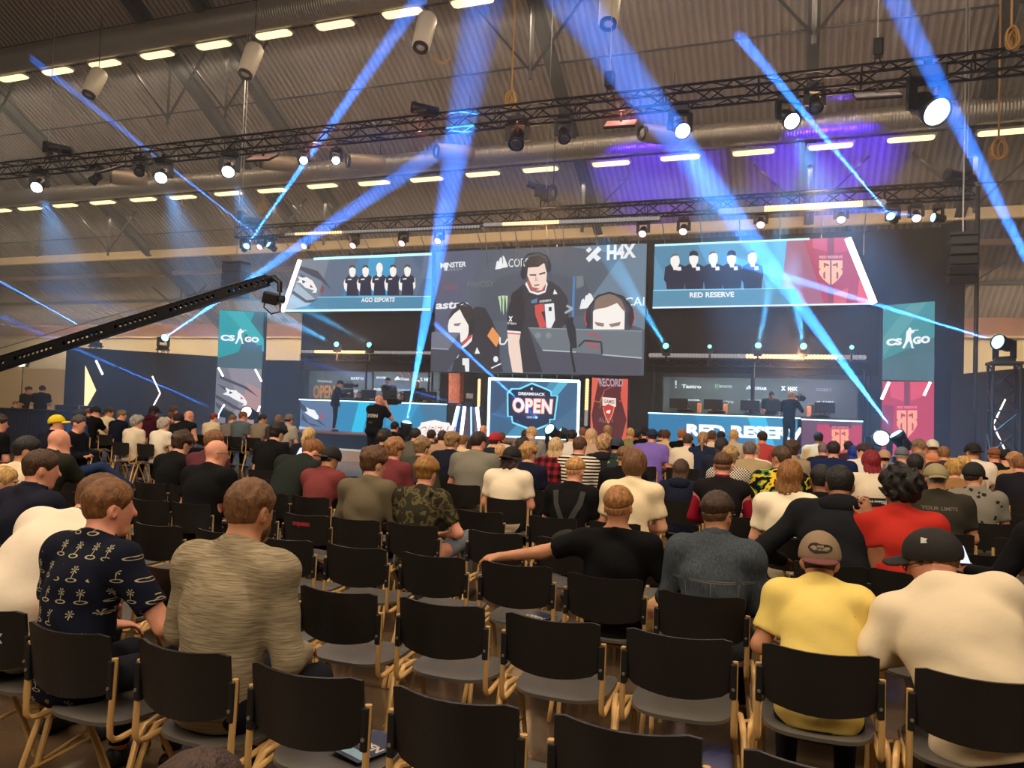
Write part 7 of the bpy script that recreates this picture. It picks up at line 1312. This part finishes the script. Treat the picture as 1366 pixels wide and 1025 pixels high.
# --- people standing on and around the stage
ph_, i_pho = stand_person(504, 526, 15.9, 'photographer in black lettered T-shirt standing with a camera raised to his face', shirt=sh((20, 22, 30)), pants=(24, 28, 44), skin='pink', hyaw=30, hpitch=2, byaw=10, bulk=1.25, sw=1.12, arms=('cam', 'cam'))
STG = lambda px, py, Y, lab, **k: stand_person(px, py, Y, lab, z0=ZS, **k)
cmn, i_cmn = STG(452, 507, 20.6, 'camera operator in black standing on the left of the stage', shirt=sh((18, 18, 20), 'plain', 'long'), pants=(18, 18, 22), hair=('short', DB), cap=dict(kind='curve', col=(22, 22, 24)), skin='pink', byaw=60, hyaw=10, bulk=1.15, arms=('down', dict(e=(.24, .22, 1.20), w=(.22, .46, 1.30), d=(0, 1, .2), u=(0, 0, 1), c=.8)))
cm2, i_cm2 = STG(1055, 522, 20.5, 'fair haired camera operator in black in front of the right team desk', shirt=sh((20, 20, 24), 'plain', 'long'), pants=(22, 22, 28), hair=('bun', (170, 130, 80)), skin='fair', byaw=20, hyaw=20, arms=('cam', 'cam'))
def video_camera(root, inf, label):
    w = Matrix.Translation(root.location) @ root.rotation_euler.to_matrix().to_4x4() @ Vector(inf['ht'](.03, .30, -.01)); t = empty('video_camera', w, root.rotation_euler.z, label, 'camera'); MB().box((0, 0, 0), (.13, .30, .15), bev=.02).build('body', BLKMET, t, local=True); MB().lathe([(.05, .14), (.06, .28), (.05, .30)], (0, 0, .01), (0, 1, 0), 12).build('lens', BLACK, t, True, local=True); h = MB(); h.tube([(0, -.10, .07), (0, -.08, .13), (0, .08, .13), (0, .10, .07)], .012, 6); h.build('handle', BLKMET, t, local=True)
video_camera(cmn, i_cmn, 'black video camera held by the operator on the left of the stage'); video_camera(cm2, i_cm2, 'black video camera held by the operator at the right desk'); video_camera(ph_, i_pho, 'black camera held up by the photographer in front of the stage')
STG(519, 503, 22.5, 'standing player in dark jersey in the left team box', shirt=sh((22, 24, 32)), hair=('short', BK), skin='tan', byaw=178, arms=('down', 'down'))
STG(558, 507, 22.6, 'fair player in dark jersey standing at the right of the left team box', shirt=sh((24, 26, 34)), hair=('short', (190, 160, 130)), skin='fair', byaw=170, arms=('down', 'down'))
pl, i_pl = STG(1029, 521, 22.3, 'standing player in black jersey in the right team box, looking down', shirt=sh((26, 24, 28)), hair=('short', BK), skin='pink', byaw=172, hpitch=24, lean=8, arms=('down', 'down'))
def seated_player(px, py, lab, **k):
    Y = 22.45; q = onY(px, py, Y); sc = (q[2]-ZS)/1.40; sc = min(1.08, max(.9, sc)); r = empty('person', (q[0], Y, ZS), math.pi+k.pop('turn', 0), lab, 'person', 'players seated at the team desks'); figure(r, 'x', .03, sc, lean=6, shirt=sh((24, 26, 32)), hpitch=8, face=True, **k)
    hs = empty('headset', (q[0], Y, ZS), math.pi, 'black headset of the ' + lab.replace('in the ', 'in ', 1)[:80], 'headset', 'headsets of the players'); H = head_top(6, 10, 0, 8, 0)*sc; b = MB(); b.tube([(H[0]+.10*math.cos(a), H[1]-.005, H[2]+.02+.125*math.sin(a)) for a in [math.pi*i/10 for i in range(11)]], .012, 6); b.build('band', BLKMET, hs, local=True); [MB().lathe([(.02, 0), (.045, .005), (.045, .03), (.02, .035)], (H[0]+s*.078, H[1], H[2]-.01), (s, 0, 0), 10).build('ear_cup', BLKMET, hs, local=True) for s in (-1, 1)]
for px, py, lab, hr, sk in ((484, 518, 'seated player nearest the banner in the left team box', BR, 'pink'), (516, 520, 'seated player before the standing player in the left team box', LB, 'fair'), (541, 521, 'seated player beside the fair standing player in the left team box', DB, 'pink'), (916, 532, 'seated player nearest the centre screen in the right team box', BR, 'pink'), (957, 534, 'seated player second from the centre screen in the right team box', LB, 'fair'), (1003, 537, 'seated player beside the standing one in the right team box', DB, 'pink'), (1094, 538, 'seated player at the red desk end of the right team box', BK, 'tan')): seated_player(px, py, lab, hair=('short', hr), skin=sk)
# --- crew behind the draped barrier
stand_person(37, 515, 18.6, 'woman in black T-shirt with tied hair standing behind the draped barrier', shirt=sh((18, 18, 20)), hair=('bun', DB), skin='tan', byaw=75, arms=('chin', 'down'), face=True)
stand_person(56, 514, 18.4, 'man in black T-shirt and cap seen from behind at the draped barrier', shirt=sh((18, 18, 20)), hair=('buzz', DB), cap=dict(kind='curve', col=(20, 20, 22)), skin='pink', byaw=-40, bulk=1.15, arms=('cross', 'cross'))
r_ = empty('person', (*onY(73, 540, 18.2)[:2], 0), -1.2, 'man bent over behind the right end of the draped barrier', 'person'); figure(r_, 'x', .03, 1.02, lean=30, hunch=16, hpitch=30, shirt=sh((30, 32, 40)), hair=('short', DB), skin='tan')
r_ = empty('person', (*onY(15, 541, 19.0)[:2], .0), -.9, 'fair haired person seated low behind the draped barrier', 'person'); figure(r_, 'x', .03, 1.0, lean=4, shirt=sh((60, 60, 70)), hair=('short', LB), skin='fair')
# --- phones, backpack, patches and printing on clothes
def phone(root, info, i, label, dd=.10):
    Sx, E, Wr, hd, up, cu = info['arm'][i]; sc = info['sc']; d = hd/np.linalg.norm(hd); p = (np.array(Wr)+d*dd)*sc+np.array([0, -.01, .03])
    w = Matrix.Translation(root.location) @ root.rotation_euler.to_matrix().to_4x4() @ Vector(p); t = empty('phone', w, 0, label, 'phone'); R = Euler((math.radians(-50), 0, .2)).to_matrix(); b = MB(); b.box((0, 0, 0), (.072, .150, .009), Euler((math.radians(40), 0, .2)).to_matrix(), bev=.004); b.build('body', BLKMET, t, local=True)
    R = Euler((math.radians(40), 0, .2)).to_matrix(); MB().box(R @ Vector((0, 0, .0052)), (.064, .138, .0012), R).build('display', em('phone display', (.75, .85, 1), 1.2), t, local=True)
phone(phu, i_ph, 1, 'lit phone held by the black haired person in the black T-shirt'); phone(ph2, i_ph2, 0, 'bright phone held out at the right edge of the hall')
PRT = mat('pale shirt print', rgb(200, 196, 186), .8); DKP = mat('dark patch cloth', rgb(34, 30, 28), .8); ORP = mat('orange shirt print', rgb(226, 92, 40), .8); RDP = mat('red print', rgb(196, 50, 62), .7); DSP = mat('dull grey print', rgb(96, 90, 78), .85)
def top_z(inf): return inf['N'][2]
try:
    c = i_yel['cap']; H = i_yel['Hc']; sc = i_yel['sc']; D = tuple(i_yel['R'] @ np.array([0, 1, 0])*np.array([1, 1, .0])); z0 = H[2]+.078*sc
    pt_ = lambda a: (H[0]+.054*sc*math.copysign(abs(math.cos(a))**.7, math.cos(a)), 0, z0+.019*sc*math.sin(a)*(1.25 if math.cos(3*a) > .2 else 1.0))
    b = MB(); ring = [(H[0], 0, z0)]+[pt_(2*math.pi*i/36) for i in range(36)]; b.add(on_cloth(c, ring, .004), [(0, 1+i, 1+(i+1) % 36) for i in range(36)]); b.build('logo_patch', DKP, c, local=True)
    back_text(c, 'VANS', H[0], z0+.009*sc, .030*sc, .010*sc, mat('tan thread', rgb(170, 150, 120), .8), bold=.03, d=(0, 1, 0)).location = (0, -.003, 0); back_text(c, 'OFF THE WALL', H[0], z0-.005*sc, .066*sc, .009*sc, mat('tan thread', rgb(170, 150, 120), .8), bold=.02).location = (0, -.003, 0)
except Exception as ex: print('cap patch', ex)
try:
    c = i_crm['cap']; H = i_crm['Hc']; sc = i_crm['sc']; z0 = H[2]+.075*sc; b = MB(); P = [(H[0]-.052, 0, z0), (H[0]-.030, 0, z0+.004), (H[0]-.034, 0, z0+.012), (H[0]-.028, 0, z0+.020), (H[0]-.050, 0, z0+.022)]; b.add(on_cloth(c, P, .003), [tuple(range(5))]); b.build('flag_emblem', PRT, c, local=True)
except Exception as ex: print('flag', ex)
try:
    THR = mat('pale denim stitching', rgb(112, 112, 104), .8); z0 = i_den['N'][2]; o = i_den['shirt']
    for pts in ([(-.20, z0-.155), (.20, z0-.155)], [(-.20, z0-.163), (.20, z0-.163)], [(.0, z0-.165), (.0, z0-.42)], [(-.13, z0-.165), (-.10, z0-.42)], [(.13, z0-.165), (.10, z0-.42)]): back_strip(o, pts, .0035, THR, 'seam', .002)
except Exception as ex: print('seam', ex)
for nm, fn in (('khaki', lambda: back_text(i_kha['shirt'], 'YOUR LIMITS', 0, top_z(i_kha)-.07, .26, .028, DSP, bold=.03)),
               ('orange', lambda: back_patch(i_ors['shirt'], -.15, .13, top_z(i_ors)-.15, top_z(i_ors)-.09, ORP)),
               ('redhair', lambda: (back_patch(i_rdw['shirt'], -.10, .16, top_z(i_rdw)-.30, top_z(i_rdw)-.20, mat('black print block', (.01, .01, .01), .8)), back_text(i_rdw['shirt'], 'MONSTER', .03, top_z(i_rdw)-.25, .22, .05, PRT, bold=.05, off=.004) if False else back_text(i_rdw['shirt'], 'MONSTER', .03, top_z(i_rdw)-.25, .22, .05, PRT, bold=.05))),
               ('photog', lambda: (back_text(i_pho['shirt'], 'KEYSPIN', 0, top_z(i_pho)-.20, .32, .085, PRT, bold=.05), back_text(i_pho['shirt'], 'STAFF', 0, top_z(i_pho)-.36, .12, .05, DSP, bold=.03)))):
    try: fn()
    except Exception as ex: print('decal', nm, ex)
bt = empty('backpack', bkp.location, bkp.rotation_euler.z, 'dark backpack on the fair haired youth in the black T-shirt', 'backpack')
STR = mat('dark grey webbing', (.030, .032, .028), .8, bump=.3, bscale=80); zt = top_z(i_bkp); sh_ = i_bkp['shirt']
for s in (-1, 1):
    o = back_strip(sh_, [(s*.115, zt-.005), (s*.10, zt-.10), (s*.05, zt-.20), (s*.025, zt-.26)], .045, STR, 'strap', .010); o.parent = bt
Fb = Field((-.2, -.32, .5), (.2, .0, zt-.1), .016); Fb.ell((0, -.185, zt-.36), (.135, .06, .13), None, .0); Fb.cap((-.07, -.185, zt-.42), (.07, -.185, zt-.42), .055, .055, .03); Fb.mesh('bag', None, STR, bt)
q = onZ(1312, 716, .60); bg = empty('shoulder_bag', (q[0], row_y(3)+.22, .455), .2, 'black bag with looped handle lying on a chair near the right edge', 'bag'); Fb = Field((-.30, -.2, -.02), (.30, .2, .30), .014); Fb.cap((-.16, 0, .07), (.16, .02, .08), .075, .065, .03); Fb.ell((.0, 0, .10), (.17, .10, .08), None, .03); Fb.mesh('body', None, mat('black bag cloth', (.012, .012, .012), .6, bump=.5, bscale=20), bg); h = MB(); h.tube([(-.10, 0, .14), (-.08, .02, .22), (0, .03, .26), (.07, .02, .22), (.09, 0, .14)], .010, 6); h.build('handle', BLKMET, bg, True, local=True)
# ------------------------------------------------------------------ chairs: one under each person, and the empty ones
occ = {}
for who, lw, k, X, sc, root in PEOPLE:
    j = round((X-colx(k, 0))/.505); 
    if (k, j) in occ:
        j2 = j+(1 if X > colx(k, j) else -1)
        if (k, j2) in occ: j2 = 2*j-j2
        j = j2
    occ[(k, j)] = who
    put_chair(k, j, 'black chair under the ' + who, x=colx(k, j) if k <= 2 and abs(X-colx(k, j)) < .36 else (X*.6+colx(k, j)*.4) if abs(X-colx(k, j)) < .3 else X).location[1] = root.location[1]-.19
def seen_px(p):
    v = np.array(p)-CAM; z = v@CF; return PW/2+FPX*(v@CR)/z, PH/2-FPX*(v@CU)/z, z
NUM = ['', 'one seat', 'two seats', 'three seats', 'four seats', 'five seats', 'six seats', 'seven seats', 'eight seats', 'nine seats', 'ten seats', 'eleven seats', 'twelve seats']
for k in range(-1, 8):
    rowp = [(j, w) for (kk, j), w in occ.items() if kk == k]
    for j in range(-28, 8):
        if (k, j) in occ: continue
        x, y, z = seen_px((colx(k, j), row_y(k), .7))
        if z < .6 or x < -70 or x > 1440 or y > 1120: continue
        if k >= 5 and j < -13: continue
        if any(abs(o.location.x-colx(k, j)) < .40 for (kk, jj), o in CHAIRS.items() if kk == k): continue
        jn, w = min(rowp, key=lambda q: abs(q[0]-j)) if rowp else (0, 'aisle'); n = abs(j-jn)
        put_chair(k, j, 'empty black chair %s %s the %s' % (NUM[min(n, 12)], 'right of' if j > jn else 'left of', w))

# printing on two chair backs
def chair_near(px, py, k):
    q = onY(px, py, row_y(k)); return min((o for (kk, j), o in CHAIRS.items() if kk == k), key=lambda o: abs(o.location.x-q[0]))
def chair_text(o, s, x0, x1, z0, z1, m, **kw):
    bk = [c for c in o.children if c.name.startswith('backrest')][0]; vs, fs = glyphs(s, **kw); b = MB(); P = []
    for u, v in vs:
        x = x0+(x1-x0)*u; z = z0+(z1-z0)*v; uu = x/.20; P.append((x, .050*uu*uu-.050-.012*2*((z-.575)/.215-.5)-.0025, z))
    b.add(P, fs); b.build('lettering', m, bk, local=True)
c_ = chair_near(15, 850, 0); chair_text(c_, 'HACK', .02, .12, .66, .70, mat('white print', (.6, .58, .54), .7), bold=.05, shear=.2); c_['label'] = 'black chair with a white printed logo at the left edge, under the white-shirted man'
c_ = chair_near(410, 700, 3); chair_text(c_, 'snapetan', -.09, .06, .69, .735, mat('red print', rgb(196, 50, 62), .7), bold=.03); c_['label'] = 'empty black chair with small red lettering on its back'
# leaflets on seats
LEAF = mat('dark blue leaflet', rgb(30, 44, 70), .3); LEAFW = mat('white leaflet paper', rgb(226, 220, 208), .5); LEAFB = mat('pale blue leaflet paper', rgb(150, 190, 214), .4); ART_ = em('none', (0, 0, 0), 0)
def leaflet(px, py, label, m, w=.15, l=.21, rot=.3, txt=None, z=.459, tent=False):
    q = onZ(px, py, z); t = empty('leaflet', (q[0], q[1], z), rot, label, 'leaflet', 'leaflets lying on seats')
    if tent:
        b = MB(); b.slab([(-w/2, -.05, 0), (w/2, -.05, 0), (w/2, 0, .07), (-w/2, 0, .07)], (0, .002, 0)); b.slab([(-w/2, .05, 0), (w/2, .05, 0), (w/2, 0, .07), (-w/2, 0, .07)], (0, .002, 0)); b.build('folded_sheet', m, t, local=True); return
    b = MB(); b.box((0, 0, .002), (w, l, .003)); b.build('sheet', m, t, local=True)
    if txt:
        p = MB(); vs, fs = glyphs(txt, .04); p.add([(-w*.42+u*w*.84, -.02+v*.04, .0045) for u, v in vs], fs); p.build('title', LEAFW, t, local=True); p = MB(); p.box((0, -l*.32, .0042), (w*.9, l*.2, .001)); p.build('picture_strip', LEAFB, t, local=True)
leaflet(714, 824, 'dark leaflet with white title on the seat in front of the outstretched arm', LEAF, rot=-.4, txt='OPEN'); leaflet(492, 997, 'dark blue leaflet lying on the seat right of the grey sweater', LEAF, rot=-.35, txt='OPEN')
leaflet(467, 966, 'white folded tent card on the seat next to the dark blue leaflet', LEAFW, rot=.4, w=.12, tent=True); leaflet(455, 978, 'black folded card in front of the white tent card', BLACK, rot=-.5, w=.12, tent=True)
leaflet(215, 737, 'pale blue leaflet on an empty seat behind the palm-print shirt', LEAFB, rot=.2, w=.18); leaflet(356, 842, 'printed leaflet on the seat right of the grey sweater sleeve', LEAFB, rot=.8)
leaflet(630, 1018, 'round edged white cup lid leaflet at the lower edge', LEAFW, rot=0, w=.09, l=.09) if False else None
q = onZ(629, 1017, .475); t = empty('paper_cup', (q[0], q[1], .455), 0, 'white paper cup lid on a seat at the lower edge', 'cup'); MB().lathe([(.03, 0), (.038, .05), (.036, .052), (.02, .052)], (0, 0, 0), (0, 0, 1), 16).build('cup_body', LEAFW, t, True, local=True)
